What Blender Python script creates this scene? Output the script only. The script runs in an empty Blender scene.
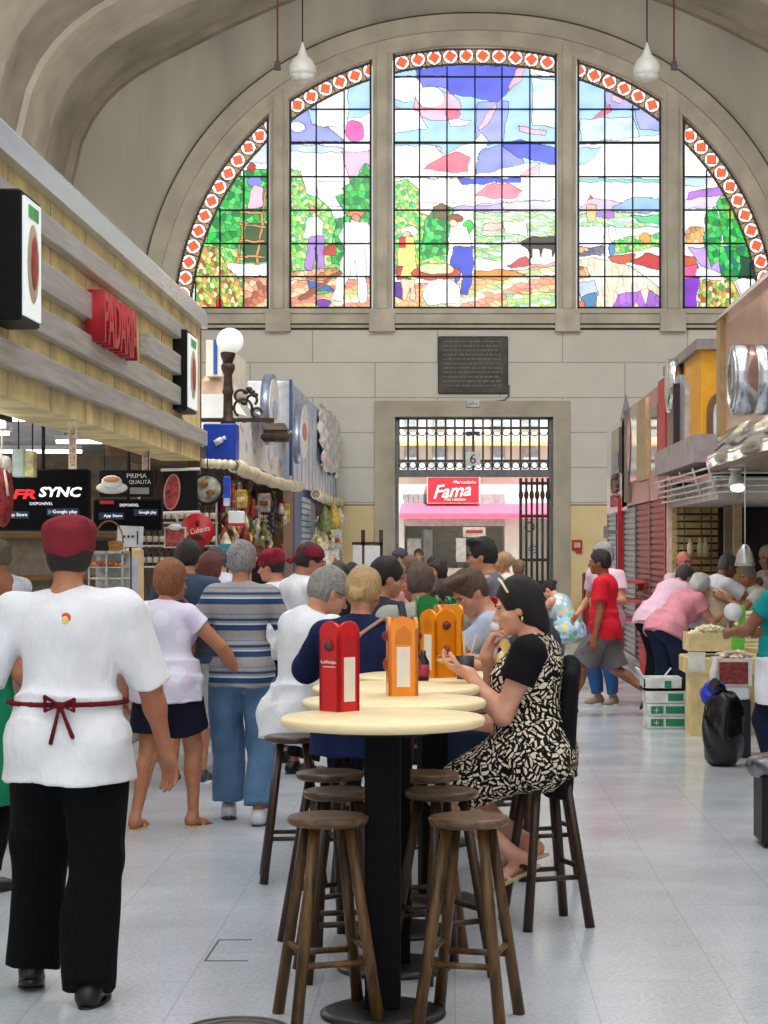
import bpy, bmesh, math, random
import numpy as np
from mathutils import Vector, Matrix
random.seed(7)
rng = np.random.default_rng(11)
col = bpy.context.scene.collection
F = 2000.0; VX = 455.0; VY = 546.0; EYE = 1.6
PI = math.pi
def P(px, py, k): return Vector(((px-VX)/k, F/k, EYE+(VY-py)/k))
def onX(px, py, X):
    k = (px-VX)/X; return Vector((X, F/k, EYE+(VY-py)/k))
def floorp(px, py):
    k = (py-VY)/EYE; return Vector(((px-VX)/k, F/k, 0))

# ---------------------------------------------------------------- materials
def srgb(c):
    def f(v):
        v /= 255.0
        return v/12.92 if v <= .04045 else ((v+.055)/1.055)**2.4
    return (f(c[0]), f(c[1]), f(c[2]), 1)
MC = {}
class NT:
    def __init__(s, name):
        s.m = bpy.data.materials.new(name); s.m.use_nodes = True
        s.t = s.m.node_tree; s.b = s.t.nodes['Principled BSDF']
    def n(s, t, **kw):
        x = s.t.nodes.new(t)
        for k, v in kw.items(): setattr(x, k, v)
        return x
    def l(s, a, b): s.t.links.new(a, b)
    def co(s, kind='Object', scale=(1,1,1), rot=(0,0,0)):
        tc = s.n('ShaderNodeTexCoord'); mp = s.n('ShaderNodeMapping')
        mp.inputs['Scale'].default_value = scale; mp.inputs['Rotation'].default_value = rot
        s.l(tc.outputs[kind], mp.inputs[0]); return mp.outputs[0]
    def noise(s, vec, scale, detail=3, rough=.5, dist=0):
        x = s.n('ShaderNodeTexNoise'); x.inputs['Scale'].default_value = scale
        x.inputs['Detail'].default_value = detail; x.inputs['Roughness'].default_value = rough
        x.inputs['Distortion'].default_value = dist
        s.l(vec, x.inputs['Vector']); return x
    def vor(s, vec, scale, feature='F1'):
        x = s.n('ShaderNodeTexVoronoi'); x.feature = feature; x.inputs['Scale'].default_value = scale
        s.l(vec, x.inputs['Vector']); return x
    def ramp(s, fac, stops, interp='LINEAR'):
        x = s.n('ShaderNodeValToRGB'); x.color_ramp.interpolation = interp
        e = x.color_ramp.elements
        while len(e) < len(stops): e.new(.5)
        for i, (p, c) in enumerate(stops):
            e[i].position = p; e[i].color = srgb(c)
        s.l(fac, x.inputs[0]); return x.outputs[0]
    def math(s, op, a, b=None, c=None):
        x = s.n('ShaderNodeMath', operation=op)
        for i, v in enumerate((a, b, c)):
            if v is None: continue
            if isinstance(v, (int, float)): x.inputs[i].default_value = v
            else: s.l(v, x.inputs[i])
        return x.outputs[0]
    def mix(s, f, a, b, mode='MIX'):
        x = s.n('ShaderNodeMix', data_type='RGBA', blend_type=mode)
        for i, v in ((0, f), (6, a), (7, b)):
            if isinstance(v, (int, float)): x.inputs[i].default_value = v
            elif isinstance(v, tuple): x.inputs[i].default_value = v
            else: s.l(v, x.inputs[i])
        return x.outputs[2]
    def bump(s, h, strength, dist=.01):
        x = s.n('ShaderNodeBump'); x.inputs['Strength'].default_value = strength
        x.inputs['Distance'].default_value = dist
        s.l(h, x.inputs['Height']); s.l(x.outputs[0], s.b.inputs['Normal'])
    def set(s, color=None, rough=.6, metal=0, spec=.5):
        if color is not None:
            if isinstance(color, tuple): s.b.inputs['Base Color'].default_value = color
            else: s.l(color, s.b.inputs['Base Color'])
        s.b.inputs['Roughness'].default_value = rough; s.b.inputs['Metallic'].default_value = metal
        s.b.inputs['Specular IOR Level'].default_value = spec
        return s.m
def mat(c, rough=.6, metal=0, var=.12, scale=8, bump=0, bscale=60, stretch=(1,1,1), spec=.5):
    """general surface: colour with soft procedural variation and optional grain"""
    key = (c, rough, metal, var, scale, bump, bscale, stretch, spec)
    if key in MC: return MC[key]
    n = NT('m_%d_%d_%d' % c); v = n.co('Object', stretch)
    a = n.noise(v, scale, 4)
    d = tuple(max(0, int(x*(1-var))) for x in c); u = tuple(min(255, int(x*(1+var*.6))) for x in c)
    cc = n.ramp(a.outputs[0], [(.3, d), (.7, u)])
    if bump:
        b = n.noise(v, bscale, 3); n.bump(b.outputs[0], bump)
    MC[key] = n.set(cc, rough, metal, spec); return MC[key]
def emit(c, strength, name='lit'):
    key = ('e', c, strength)
    if key in MC: return MC[key]
    n = NT(name); n.set(srgb(c), .5)
    n.b.inputs['Emission Color'].default_value = srgb(c); n.b.inputs['Emission Strength'].default_value = strength
    MC[key] = n.m; return n.m
def attr_mat(name, rough=.5, emission=0, spec=.4):
    if name in MC: return MC[name]
    n = NT(name); a = n.n('ShaderNodeAttribute', attribute_name='Col')
    n.set(a.outputs['Color'], rough, 0, spec)
    if emission:
        n.l(a.outputs['Color'], n.b.inputs['Emission Color']); n.b.inputs['Emission Strength'].default_value = emission
    MC[name] = n.m; return n.m
def wood(c1, c2, rough=.5, axis=2, scale=3, spec=.4):
    key = ('w', c1, c2, axis, scale)
    if key in MC: return MC[key]
    st = [9, 9, 9]; st[axis] = 1
    n = NT('wood'); v = n.co('Object', tuple(st)); a = n.noise(v, scale, 6, .6, .6)
    cc = n.ramp(a.outputs[0], [(.32, c1), (.68, c2)]); n.bump(a.outputs[0], .25, .004)
    MC[key] = n.set(cc, rough, 0, spec); return MC[key]
# ---------------------------------------------------------------- mesh building
def tag(o, label=None, cat=None, group=None, kind=None):
    if label: o['label'] = label
    if cat: o['category'] = cat
    if group: o['group'] = group
    if kind: o['kind'] = kind
    return o
def empty(name, loc, label=None, cat=None, group=None, rz=0, kind=None):
    o = bpy.data.objects.new(name, None); col.objects.link(o); o.location = loc
    o.rotation_euler = (0, 0, rz); o.empty_display_size = .1
    return tag(o, label, cat, group, kind)
def V(*a): return Vector(a)
def basis(d):
    d = Vector(d).normalized(); a = Vector((0,0,1)) if abs(d.z) < .95 else Vector((1,0,0))
    x = a.cross(d).normalized(); return x, d.cross(x).normalized(), d
class MB:
    def __init__(s): s.v = []; s.f = []; s.mi = []; s.sm = []; s.cur = 0
    def add(s, vs, fs, smooth=False):
        o = len(s.v); s.v += [tuple(p) for p in vs]
        for f in fs: s.f.append([i+o for i in f]); s.mi.append(s.cur); s.sm.append(smooth)
        return s
    def box(s, lo, hi, rot=None, piv=None):
        x0,y0,z0 = lo; x1,y1,z1 = hi
        vs = [V(x,y,z) for z in (z0,z1) for y in (y0,y1) for x in (x0,x1)]
        if rot is not None:
            pv = Vector(piv) if piv is not None else (Vector(lo)+Vector(hi))/2
            vs = [pv+rot@(p-pv) for p in vs]
        return s.add(vs, [(0,2,3,1),(4,5,7,6),(0,1,5,4),(2,6,7,3),(0,4,6,2),(1,3,7,5)])
    def rbox(s, lo, hi, r=.01):
        """box with chamfered vertical and horizontal edges"""
        x0,y0,z0 = lo; x1,y1,z1 = hi
        def ring(z, i): return [V(x0+r+i,y0+i,z),V(x1-r-i,y0+i,z),V(x1-i,y0+r+i,z),V(x1-i,y1-r-i,z),V(x1-r-i,y1-i,z),V(x0+r+i,y1-i,z),V(x0+i,y1-r-i,z),V(x0+i,y0+r+i,z)]
        rs = [ring(z0, r), ring(z0+r, 0), ring(z1-r, 0), ring(z1, r)]
        return s.loft(rs)
    def loft(s, rings, cap=True, closed=True, smooth=False):
        n = len(rings[0]); vs = [p for r in rings for p in r]; fs = []
        for i in range(len(rings)-1):
            for j in range(n if closed else n-1):
                a = i*n+j; b = i*n+(j+1)%n
                fs.append((a, b, b+n, a+n))
        o = len(s.v); s.add(vs, fs, smooth)
        if cap:
            s.f.append([o+i for i in range(n)][::-1]); s.mi.append(s.cur); s.sm.append(False)
            m = (len(rings)-1)*n
            s.f.append([o+m+i for i in range(n)]); s.mi.append(s.cur); s.sm.append(False)
        return s
    def cyl(s, a, b, r1, r2=None, n=16, cap=True):
        r2 = r1 if r2 is None else r2; a = Vector(a); b = Vector(b); x, y, d = basis(b-a)
        def ring(c, r): return [c+(x*math.cos(2*PI*i/n)+y*math.sin(2*PI*i/n))*r for i in range(n)]
        return s.loft([ring(a, r1), ring(b, r2)], cap, smooth=True)
    def tube(s, pts, r, n=8, cap=True):
        pts = [Vector(p) for p in pts]; rings = []; px = None
        for i, p in enumerate(pts):
            d = (pts[min(i+1, len(pts)-1)]-pts[max(i-1, 0)]).normalized()
            if px is None: px, py, _ = basis(d)
            else:
                px = (px-d*px.dot(d)).normalized(); py = d.cross(px)
            rr = r[i] if isinstance(r, (list, tuple)) else r
            rings.append([p+(px*math.cos(2*PI*j/n)+py*math.sin(2*PI*j/n))*rr for j in range(n)])
        return s.loft(rings, cap, smooth=True)
    def lathe(s, prof, c=(0,0,0), n=24, axis=(0,0,1), sx=1, sy=1):
        c = Vector(c); x, y, d = basis(axis)
        rings = [[c+d*z+x*(r*sx*math.cos(2*PI*i/n))+y*(r*sy*math.sin(2*PI*i/n)) for i in range(n)] for r, z in prof]
        return s.loft(rings, True, smooth=True)
    def ell(s, c, r, n=16, m=10, rot=None):
        c = Vector(c); rings = []
        for j in range(m+1):
            t = -PI/2+PI*j/m; rr = max(math.cos(t), 1e-3)
            ring = []
            for i in range(n):
                p = V(r[0]*rr*math.cos(2*PI*i/n), r[1]*rr*math.sin(2*PI*i/n), r[2]*math.sin(t))
                ring.append(c+(rot@p if rot is not None else p))
            rings.append(ring)
        return s.loft(rings, True, smooth=True)
    def prism(s, poly, vec, smooth=False):
        """poly: list of 3D points; extruded along vec"""
        poly = [Vector(p) for p in poly]; vec = Vector(vec)
        return s.loft([poly, [p+vec for p in poly]], True, smooth=smooth)
    def torus(s, c, R, r, axis=(0,0,1), n=32, m=8, a0=0, a1=2*PI):
        c = Vector(c); x, y, d = basis(axis); full = abs(a1-a0-2*PI) < 1e-6
        pts = []
        k = n if full else n+1
        rings = []
        for i in range(k):
            t = a0+(a1-a0)*i/n; e = x*math.cos(t)+y*math.sin(t)
            rings.append([c+e*(R+r*math.cos(2*PI*j/m))+d*(r*math.sin(2*PI*j/m)) for j in range(m)])
        if full: rings.append(rings[0]); return s.loft(rings, False, smooth=True)
        return s.loft(rings, True, smooth=True)
    def quad(s, a, b, c, d): return s.add([a,b,c,d], [(0,1,2,3)])
    def build(s, name, mats, parent=None, world=True, bevel=0, base=True, subd=0):
        if not isinstance(mats, (list, tuple)): mats = [mats]
        off = Vector((0,0,0))
        if parent is not None:
            if world:
                off = Vector(parent.location); q = parent
                while q.parent: q = q.parent; off += Vector(q.location)
        elif base and s.v:
            xs = [v[0] for v in s.v]; ys = [v[1] for v in s.v]; zs = [v[2] for v in s.v]
            off = V((min(xs)+max(xs))/2, (min(ys)+max(ys))/2, min(zs))
        me = bpy.data.meshes.new(name)
        me.from_pydata([(v[0]-off.x, v[1]-off.y, v[2]-off.z) for v in s.v], [], s.f)
        for m in mats: me.materials.append(m)
        me.polygons.foreach_set('material_index', s.mi); me.polygons.foreach_set('use_smooth', s.sm)
        bm = bmesh.new(); bm.from_mesh(me); bmesh.ops.recalc_face_normals(bm, faces=bm.faces); bm.to_mesh(me); bm.free()
        me.update()
        o = bpy.data.objects.new(name, me); col.objects.link(o)
        if parent is not None: o.parent = parent
        else: o.location = off
        if bevel:
            b = o.modifiers.new('bevel', 'BEVEL'); b.width = bevel; b.segments = 2; b.limit_method = 'ANGLE'
        return o
def copy_tree(o, parent=None):
    c = o.copy(); col.objects.link(c)
    if parent is not None: c.parent = parent
    for ch in list(o.children): copy_tree(ch, c)
    return c
def struct(o): o['kind'] = 'structure'; return o
_dg = None
def text(s, name, m, origin, right, up, w=None, h=None, depth=.01, parent=None, align='C', bold=0, shear=0, space=1):
    """lettering: origin is the centre of the text block; right/up unit vectors"""
    cu = bpy.data.curves.new('t', 'FONT'); cu.body = s; cu.extrude = .5; cu.resolution_u = 2; cu.offset = bold; cu.shear = shear
    cu.space_character = space
    o = bpy.data.objects.new('t', cu); col.objects.link(o)
    me = bpy.data.meshes.new_from_object(o.evaluated_get(bpy.context.evaluated_depsgraph_get()))
    bpy.data.objects.remove(o); bpy.data.curves.remove(cu)
    co = np.empty(len(me.vertices)*3); me.vertices.foreach_get('co', co); co = co.reshape(-1, 3)
    lo = co.min(0); hi = co.max(0); sz = np.maximum(hi-lo, 1e-6)
    sx = w/sz[0] if w else None; sy = h/sz[1] if h else None
    sx = sx or sy; sy = sy or sx
    q = (co-(lo+hi)/2)*np.array([sx, sy, depth/sz[2]])
    R = np.array([list(right), list(up), list(Vector(right).cross(Vector(up)))])
    off = Vector(origin); base = Vector((0,0,0))
    if parent is not None:
        base = Vector(parent.location); qq = parent
        while qq.parent: qq = qq.parent; base += Vector(qq.location)
        pos = Vector((0,0,0)); w_ = q@R+np.array(off-base)
    else: pos = off; w_ = q@R
    me.vertices.foreach_set('co', w_.ravel()); me.materials.clear(); me.materials.append(m); me.update()
    ob = bpy.data.objects.new(name, me); col.objects.link(ob); ob.location = pos
    if parent is not None: ob.parent = parent
    return ob
# ================================================================ HALL
KW = 50.0; YW = F/KW                                  # end wall
def W(px, py, dy=0.0):                                # a point on the end wall
    p = P(px, py, KW); return V(p.x, YW-dy, p.z)
def wz(py): return EYE+(VY-py)/KW
def wx(px): return (px-VX)/KW
# stone wall with block joints above, ochre dado below
def wall_material(dado=True, base=(222,217,207)):
    n = NT('stone_wall'); v = n.co('Object'); sx = n.n('ShaderNodeSeparateXYZ'); n.l(v, sx.inputs[0])
    cb = n.n('ShaderNodeCombineXYZ'); n.l(n.math('ADD', sx.outputs[0], .35), cb.inputs[0]); n.l(n.math('ADD', sx.outputs[2], -.37), cb.inputs[1])
    br = n.n('ShaderNodeTexBrick'); n.l(cb.outputs[0], br.inputs[0])
    br.inputs['Scale'].default_value = 1; br.inputs['Brick Width'].default_value = 2.5; br.inputs['Row Height'].default_value = .7
    br.inputs['Mortar Size'].default_value = .012; br.inputs['Mortar Smooth'].default_value = .1; br.inputs['Bias'].default_value = 0
    b = base
    br.inputs['Color1'].default_value = srgb(b); br.inputs['Color2'].default_value = srgb(tuple(x-6 for x in b))
    br.inputs['Mortar'].default_value = srgb((150,140,122))
    nz = n.noise(v, 1.3, 6, .6); c = n.mix(.35, br.outputs[0], n.ramp(nz.outputs[0], [(.3, (200,195,184)), (.7, (230,226,218))]))
    if dado:
        nz2 = n.noise(v, 2.2, 5); yc = n.ramp(nz2.outputs[0], [(.3, (232,208,154)), (.7, (242,222,174))])
        m = n.math('LESS_THAN', sx.outputs[2], wz(505)); c = n.mix(m, c, yc)
        e = n.math('LESS_THAN', n.math('ABSOLUTE', n.math('ADD', sx.outputs[2], -wz(505))), .012); c = n.mix(e, c, srgb((120,106,80)))
    return n.set(c, .85, 0, .2)
WALLM = wall_material()
PLASTER = mat((196,188,172), .85, var=.1, scale=1.2, spec=.2)
PLASTERD = mat((172,163,146), .85, var=.12, scale=1.5, spec=.2)
TRIM = mat((203,195,178), .8, var=.1, scale=2, spec=.2)
GROOVE = mat((96,88,74), .9, spec=.1)
CX = wx(475); CZ = wz(340); SILL = wz(309)
DX0, DX1, DTOP = wx(395), wx(553), wz(417)
XL_, XR_ = -9.5, 10.3
# lower wall with the doorway
m = MB(); m.box((XL_, YW, -.3), (DX0, YW+.8, SILL)); m.box((DX1, YW, -.3), (XR_, YW+.8, SILL)); m.box((DX0, YW, DTOP), (DX1, YW+.8, SILL))
struct(m.build('wall_back', WALLM, base=False))
# upper wall round the great arch
RO = 294.5/KW; N = 84; SN = 2.15; AX = 10.0           # the arch is a little fuller than a half circle
def arch_t0(r): return math.asin(((SILL-CZ)/r)**(SN/2))
def arch_pt(t, r):
    c, s = math.cos(t), max(math.sin(t), 0); return (r+AX/KW)*math.copysign(abs(c)**(2/SN), c), r*s**(2/SN)
m = MB(); ang0 = arch_t0(RO)
ts = [ang0+(PI-2*ang0)*i/N for i in range(N+1)]
inn = [V(CX+arch_pt(t, RO)[0], YW, CZ+arch_pt(t, RO)[1]) for t in ts]; out = []
for t in ts:
    dx, dz = math.cos(t), math.sin(t)
    s_ = min((9.9/abs(dx)) if abs(dx) > 1e-6 else 1e9, (9.3/dz) if dz > 1e-6 else 1e9)
    o_ = V(CX+dx*s_, YW, CZ+dz*s_); o_.z = max(o_.z, SILL); out.append(o_)
out[0] = V(XR_, YW, SILL); out[-1] = V(XL_, YW, SILL)
vs = inn+out+[p+V(0,.55,0) for p in inn]; n1 = N+1; fs = []
for i in range(N): fs += [(i, i+1, n1+i+1, n1+i), (i, 2*n1+i, 2*n1+i+1, i+1)]
m.add(vs, fs); struct(m.build('wall_gable', mat((196,190,178), .9, var=.12, scale=.8, stretch=(1,1,.25), spec=.15), base=False))
# mouldings round the arch
def arc_band(r0, r1, dy, th, name, mt, a0=None, yb=0):
    m = MB(); a0_ = arch_t0(r0); rings = []
    for i in range(N+1):
        t = a0_+(PI-2*a0_)*i/N
        rings.append([V(CX+arch_pt(t, r)[0], y, max(CZ+arch_pt(t, r)[1], SILL)) for r, y in ((r0, YW-yb), (r0, YW-dy), (r1, YW-dy), (r1, YW-yb))])
    m.loft(rings, True); return struct(m.build(name, mt, base=False))
arc_band(294.5/KW, 309/KW, .05, 0, 'trim_1', TRIM)
arc_band(309/KW, 325/KW, .12, 0, 'trim_2', PLASTER)
arc_band(325/KW, 326.6/KW, .125, 0, 'trim_3', GROOVE)
# sill cornice with the blocks under the piers
m = MB(); m.box((XL_, YW-.16, wz(314)), (XR_, YW+.1, wz(309.5))); m.box((XL_, YW-.1, wz(328)), (XR_, YW, wz(314)))
piers = [(269.5, 288), (372.5, 392), (558, 576.5), (662.5, 682)]
for a, b in piers: m.box((wx(a-3), YW-.2, wz(332)), (wx(b+3), YW, wz(314)))
struct(m.build('trim_4', TRIM, base=False))
m = MB(); m.box((XL_, YW-.115, wz(325.5)), (XR_, YW-.09, wz(323.8))); m.box((XL_, YW-.02, wz(330)), (XR_, YW, wz(328)))
struct(m.build('trim_5', GROOVE, base=False))
# piers between the lights
for i, (a, b) in enumerate(piers):
    m = MB(); xa, xb = wx(a), wx(b)
    def top(x, r=303): r = r/KW; return CZ+r*(1-(abs(x-CX)/(r+AX/KW))**SN)**(1/SN)
    for (x0, x1, y0, y1) in ((xa, xb, YW-.03, YW+.3), (xa+.09, xb-.09, YW-.13, YW-.03)):
        m.prism([V(x0, y0, SILL), V(x1, y0, SILL), V(x1, y0, top(x1)), V(x0, y0, top(x0))], (0, y1-y0, 0))
    struct(m.build('trim_%d' % (6+i), TRIM, base=False))
# ---------------------------------------------------------------- stained glass
def cr(w, x, y):
    if w == 1: return x/3.2+160, y/3.2+30
    if w == 3: return x/3.415+380, y/3.415+30
    if w == 4: return x/3.413+560, y/3.413+30
    return x, y
PIC = []
def pg(w, c, pts, k=0): PIC.append((c, [cr(w, *p) for p in pts], k))
W_ = (255,255,255); SKY = (172,214,246); PER = (128,134,246); LIL = (186,190,250); PNK = (250,190,214); ROS = (246,118,140); BLU = (72,86,214)
def blob(w, c, x, y, rx, ry, k=0, n=14): pg(w, c, [(x+rx*math.cos(2*PI*i/n), y+ry*math.sin(2*PI*i/n)) for i in range(n)], k)
# light 1 and 2
pg(1, (210,228,250), [(330,300),(345,300),(345,420),(250,420)])
pg(1, (150,214,120), [(110,890),(110,640),(180,560),(250,470),(345,470),(345,890)], 2)
pg(1, (90,190,100), [(180,480),(250,440),(270,560),(260,700),(150,680),(140,600)], 1)
pg(1, (60,150,84), [(262,450),(300,440),(345,440),(345,600),(300,620),(262,600)], 1)
blob(1, PER, 300, 480, 24, 18); pg(1, PNK, [(285,520),(300,490),(325,500),(328,560),(280,570)])
pg(1, (196,56,56), [(275,440),(290,418),(305,430),(300,455)])
pg(1, (58,92,54), [(275,615),(345,615),(345,740),(260,740)])
for a in ((238,770,262,600),(300,770,335,490)): pg(1, (206,142,80), [(a[0],a[1]),(a[2],a[3]),(a[2]+8,a[3]),(a[0]+9,a[1])])
for y in (575,615,665,715): pg(1, (216,156,92), [(250,y),(335,y+6),(335,y+13),(250,y+7)])
pg(1, W_, [(200,745),(345,745),(345,785),(190,785)])
pg(1, (206,122,100), [(262,790),(345,790),(345,890),(262,890)], 4)
pg(1, (204,196,110), [(110,890),(110,690),(180,690),(215,760),(262,800),(262,890)], 3)
blob(1, (206,26,30), 186, 872, 12, 14)
pg(1, SKY, [(415,230),(680,130),(680,260),(540,300),(415,300)]); pg(1, W_, [(500,200),(600,165),(600,300),(500,310)])
pg(1, (150,160,246), [(415,275),(470,252),(486,300),(540,310),(590,352),(415,352)]); blob(1, W_, 438, 306, 24, 18)
blob(1, (240,96,186), 622, 320, 31, 34)
pg(1, (196,216,246), [(415,360),(585,370),(575,390),(415,385)]); pg(1, (246,186,214), [(580,385),(680,385),(680,460),(600,470)])
pg(1, (222,234,246), [(500,480),(590,480),(590,560),(500,560)])
pg(1, (120,204,110), [(415,440),(450,450),(465,520),(500,530),(545,570),(575,640),(590,760),(415,790)], 2)
pg(1, (46,170,60), [(655,420),(680,440),(680,620),(600,600),(560,530),(590,520),(580,500),(610,490),(605,470),(630,465)], 1)
pg(1, (40,120,70), [(560,600),(610,590),(600,760),(545,740)], 1)
pg(1, (186,60,44), [(520,690),(560,680),(560,720),(520,720)])
pg(1, (216,150,96), [(415,770),(560,755),(590,790),(415,800)], 4)
pg(1, (226,140,120), [(415,800),(680,790),(680,890),(415,890)], 5)
blob(1, (130,60,180), 520, 870, 26, 12); blob(1, (60,190,90), 515, 832, 26, 14); pg(1, (60,110,190), [(470,800),(520,805),(560,830),(480,835)])
pg(1, (248,244,236), [(470,600),(500,590),(522,610),(520,660),(455,665)]); blob(1, (232,160,130), 486, 572, 12, 13); pg(1, (170,130,210), [(475,655),(522,655),(524,760),(500,765),(497,690),(485,768),(462,762)])
blob(1, (206,130,70), 624, 585, 32, 9); blob(1, (200,140,110), 624, 596, 13, 12)
pg(1, (252,250,250), [(590,615),(660,610),(680,640),(680,680),(655,700),(662,865),(636,870),(622,730),(578,868),(545,862),(590,700),(570,660)])
pg(1, (150,90,60), [(440,855),(575,765),(580,775),(452,866)])
# light 3
pg(3, SKY, [(45,110),(605,110),(605,470),(45,470)])
pg(3, (92,104,226), [(122,130),(240,112),(470,118),(465,180),(400,245),(330,225),(240,215),(225,190),(140,185)])
pg(3, PER, [(122,150),(230,150),(230,195),(140,185)]); pg(3, (160,172,248), [(330,240),(440,240),(420,380),(325,390)])
blob(3, W_, 85, 195, 62, 45); blob(3, PNK, 195, 255, 82, 50); blob(3, W_, 170, 225, 48, 38); blob(3, ROS, 250, 285, 25, 20)
pg(3, W_, [(45,260),(130,270),(160,330),(45,350)]); pg(3, W_, [(230,300),(310,305),(300,320),(240,325)])
pg(3, PNK, [(465,130),(500,122),(485,160),(445,205),(440,190)]); pg(3, PNK, [(400,240),(385,300),(335,342),(335,325),(375,262)])
pg(3, W_, [(505,120),(605,125),(605,150),(515,150)]); pg(3, PNK, [(470,320),(570,342),(560,354),(480,345)])
pg(3, (214,236,250), [(520,160),(605,165),(605,330),(520,320)])
pg(3, W_, [(45,390),(190,390),(215,420),(300,385),(350,350),(370,375),(330,430),(325,500),(45,500)])
pg(3, ROS, [(145,470),(215,425),(265,410),(308,430),(300,480),(240,482),(180,475)])
pg(3, PNK, [(185,388),(212,400),(208,418)])
pg(3, (142,152,242), [(350,400),(420,390),(490,440),(500,490),(330,500),(325,450)]); pg(3, (84,98,224), [(420,380),(480,370),(605,400),(605,455),(520,440),(470,430),(420,395)])
pg(3, W_, [(500,450),(605,455),(605,575),(45,590),(45,500),(270,505)]); pg(3, BLU, [(265,502),(480,500),(480,514),(280,524)])
pg(3, (250,140,160), [(325,560),(360,525),(440,520),(485,545),(470,570),(380,572)]); pg(3, PNK, [(480,495),(500,470),(550,455),(545,485)])
pg(3, (220,214,244), [(330,590),(605,575),(605,620),(330,620)]); pg(3, (190,176,236), [(240,600),(420,592),(420,612),(240,614)])
pg(3, (196,230,190), [(320,620),(605,612),(605,720),(320,720)], 6); pg(3, (240,200,190), [(350,660),(420,655),(420,680),(350,680)])
pg(3, (150,214,150), [(320,700),(420,700),(415,785),(325,780)], 6); pg(3, W_, [(420,650),(500,650),(500,700),(430,690)])
pg(3, (66,54,50), [(480,720),(520,700),(600,705),(600,740),(590,780),(585,745),(560,745),(550,778),(545,745),(520,745),(515,780),(505,745),(480,730)])
pg(3, (196,80,90), [(430,800),(500,770),(520,800),(450,810)]); pg(3, (236,170,186), [(520,800),(600,790),(600,830),(520,835)])
pg(3, (126,196,90), [(45,510),(90,505),(130,540),(130,620),(230,640),(230,790),(45,830)], 2)
pg(3, (50,140,70), [(150,640),(200,590),(245,600),(250,640),(225,760),(140,780)], 1); pg(3, (110,92,56), [(180,600),(205,585),(235,600),(230,640),(180,640)]); blob(3, (40,210,70), 300, 668, 18, 26)
pg(3, (240,190,140), [(45,880),(330,830),(605,800),(605,955),(45,955)], 5)
pg(3, (230,150,60), [(320,820),(420,815),(500,830),(420,850),(330,845)]); pg(3, (200,230,130), [(430,900),(600,890),(600,955),(430,955)], 6)
pg(3, (90,50,150), [(45,855),(75,860),(80,920),(45,905)]); pg(3, (250,250,248), [(140,900),(170,850),(230,840),(270,870),(275,930),(160,935)])
pg(3, (242,222,130), [(70,700),(115,705),(128,850),(55,850),(60,760)]); pg(3, (214,50,60), [(60,705),(90,700),(85,740),(65,740)]); pg(3, (206,60,60), [(55,800),(75,800),(70,840),(110,846),(55,850)])
blob(3, W_, 98, 682, 30, 18); blob(3, (240,190,150), 90, 695, 15, 12); pg(3, (244,206,176), [(70,850),(120,850),(118,920),(104,920),(100,870),(90,925),(76,920)])
pg(3, (250,250,250), [(240,660),(300,670),(310,735),(300,745),(230,740)]); blob(3, (150,70,50), 256, 640, 26, 16); blob(3, (240,206,180), 252, 658, 14, 12)
pg(3, (70,86,206), [(250,738),(320,735),(312,860),(300,905),(275,900),(280,820),(262,870),(240,800)])
blob(3, (196,80,60), 190, 825, 88, 26); blob(3, (232,220,180), 190, 812, 62, 20)
# light 4
pg(4, SKY, [(58,160),(345,160),(345,390),(58,390)]); pg(4, (172,178,244), [(150,200),(340,240),(340,340),(270,330),(255,270),(160,265)])
pg(4, PNK, [(180,215),(215,230),(205,245),(178,240)]); pg(4, ROS, [(105,300),(170,250),(175,270),(140,300)]); pg(4, (204,226,250), [(70,300),(250,290),(275,370),(70,375)])
pg(4, W_, [(58,390),(345,350),(345,560),(58,600)]); pg(4, SKY, [(60,400),(140,395),(120,430),(60,460)]); pg(4, (120,210,210), [(58,503),(340,505),(340,516),(58,514)])
pg(4, (206,190,240), [(100,570),(200,580),(240,600),(60,620)]); pg(4, (150,190,232), [(180,600),(260,565),(345,570),(345,618),(180,618)])
pg(4, (170,230,190), [(58,625),(345,618),(345,670),(58,670)], 6); pg(4, (90,200,140), [(240,630),(340,628),(340,655),(280,655)])
pg(4, (170,110,220), [(125,618),(185,612),(185,638),(130,636)]); pg(4, W_, [(58,665),(150,665),(150,735),(58,735)]); pg(4, (240,196,140), [(92,590),(120,590),(124,650),(92,650)]); pg(4, (210,60,60), [(98,575),(107,560),(118,575)])
pg(4, (120,200,110), [(180,715),(250,700),(345,690),(345,735),(180,765)], 2); blob(4, (236,160,70), 290, 705, 18, 18); blob(4, (80,140,200), 178, 745, 13, 26); blob(4, W_, 178, 690, 14, 24)
pg(4, (196,90,60), [(160,770),(260,760),(250,790),(190,800)]); pg(4, (190,50,54), [(240,790),(290,755),(345,770),(345,820),(270,800)])
pg(4, (120,120,150), [(62,740),(150,735),(150,765),(62,770)], 4)
pg(4, (250,236,214), [(58,780),(120,775),(240,800),(345,880),(345,955),(58,955)], 7)
pg(4, (176,110,220), [(170,955),(200,900),(300,880),(345,910),(345,955)], 7); pg(4, (190,96,80), [(58,800),(90,805),(105,840),(60,850)], 4); pg(4, (190,206,236), [(58,860),(120,850),(130,900),(70,910)]); pg(4, (80,130,170), [(70,910),(125,890),(125,955),(80,955)])
pg(4, (236,120,80), [(58,920),(80,920),(90,955),(58,955)])
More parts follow.
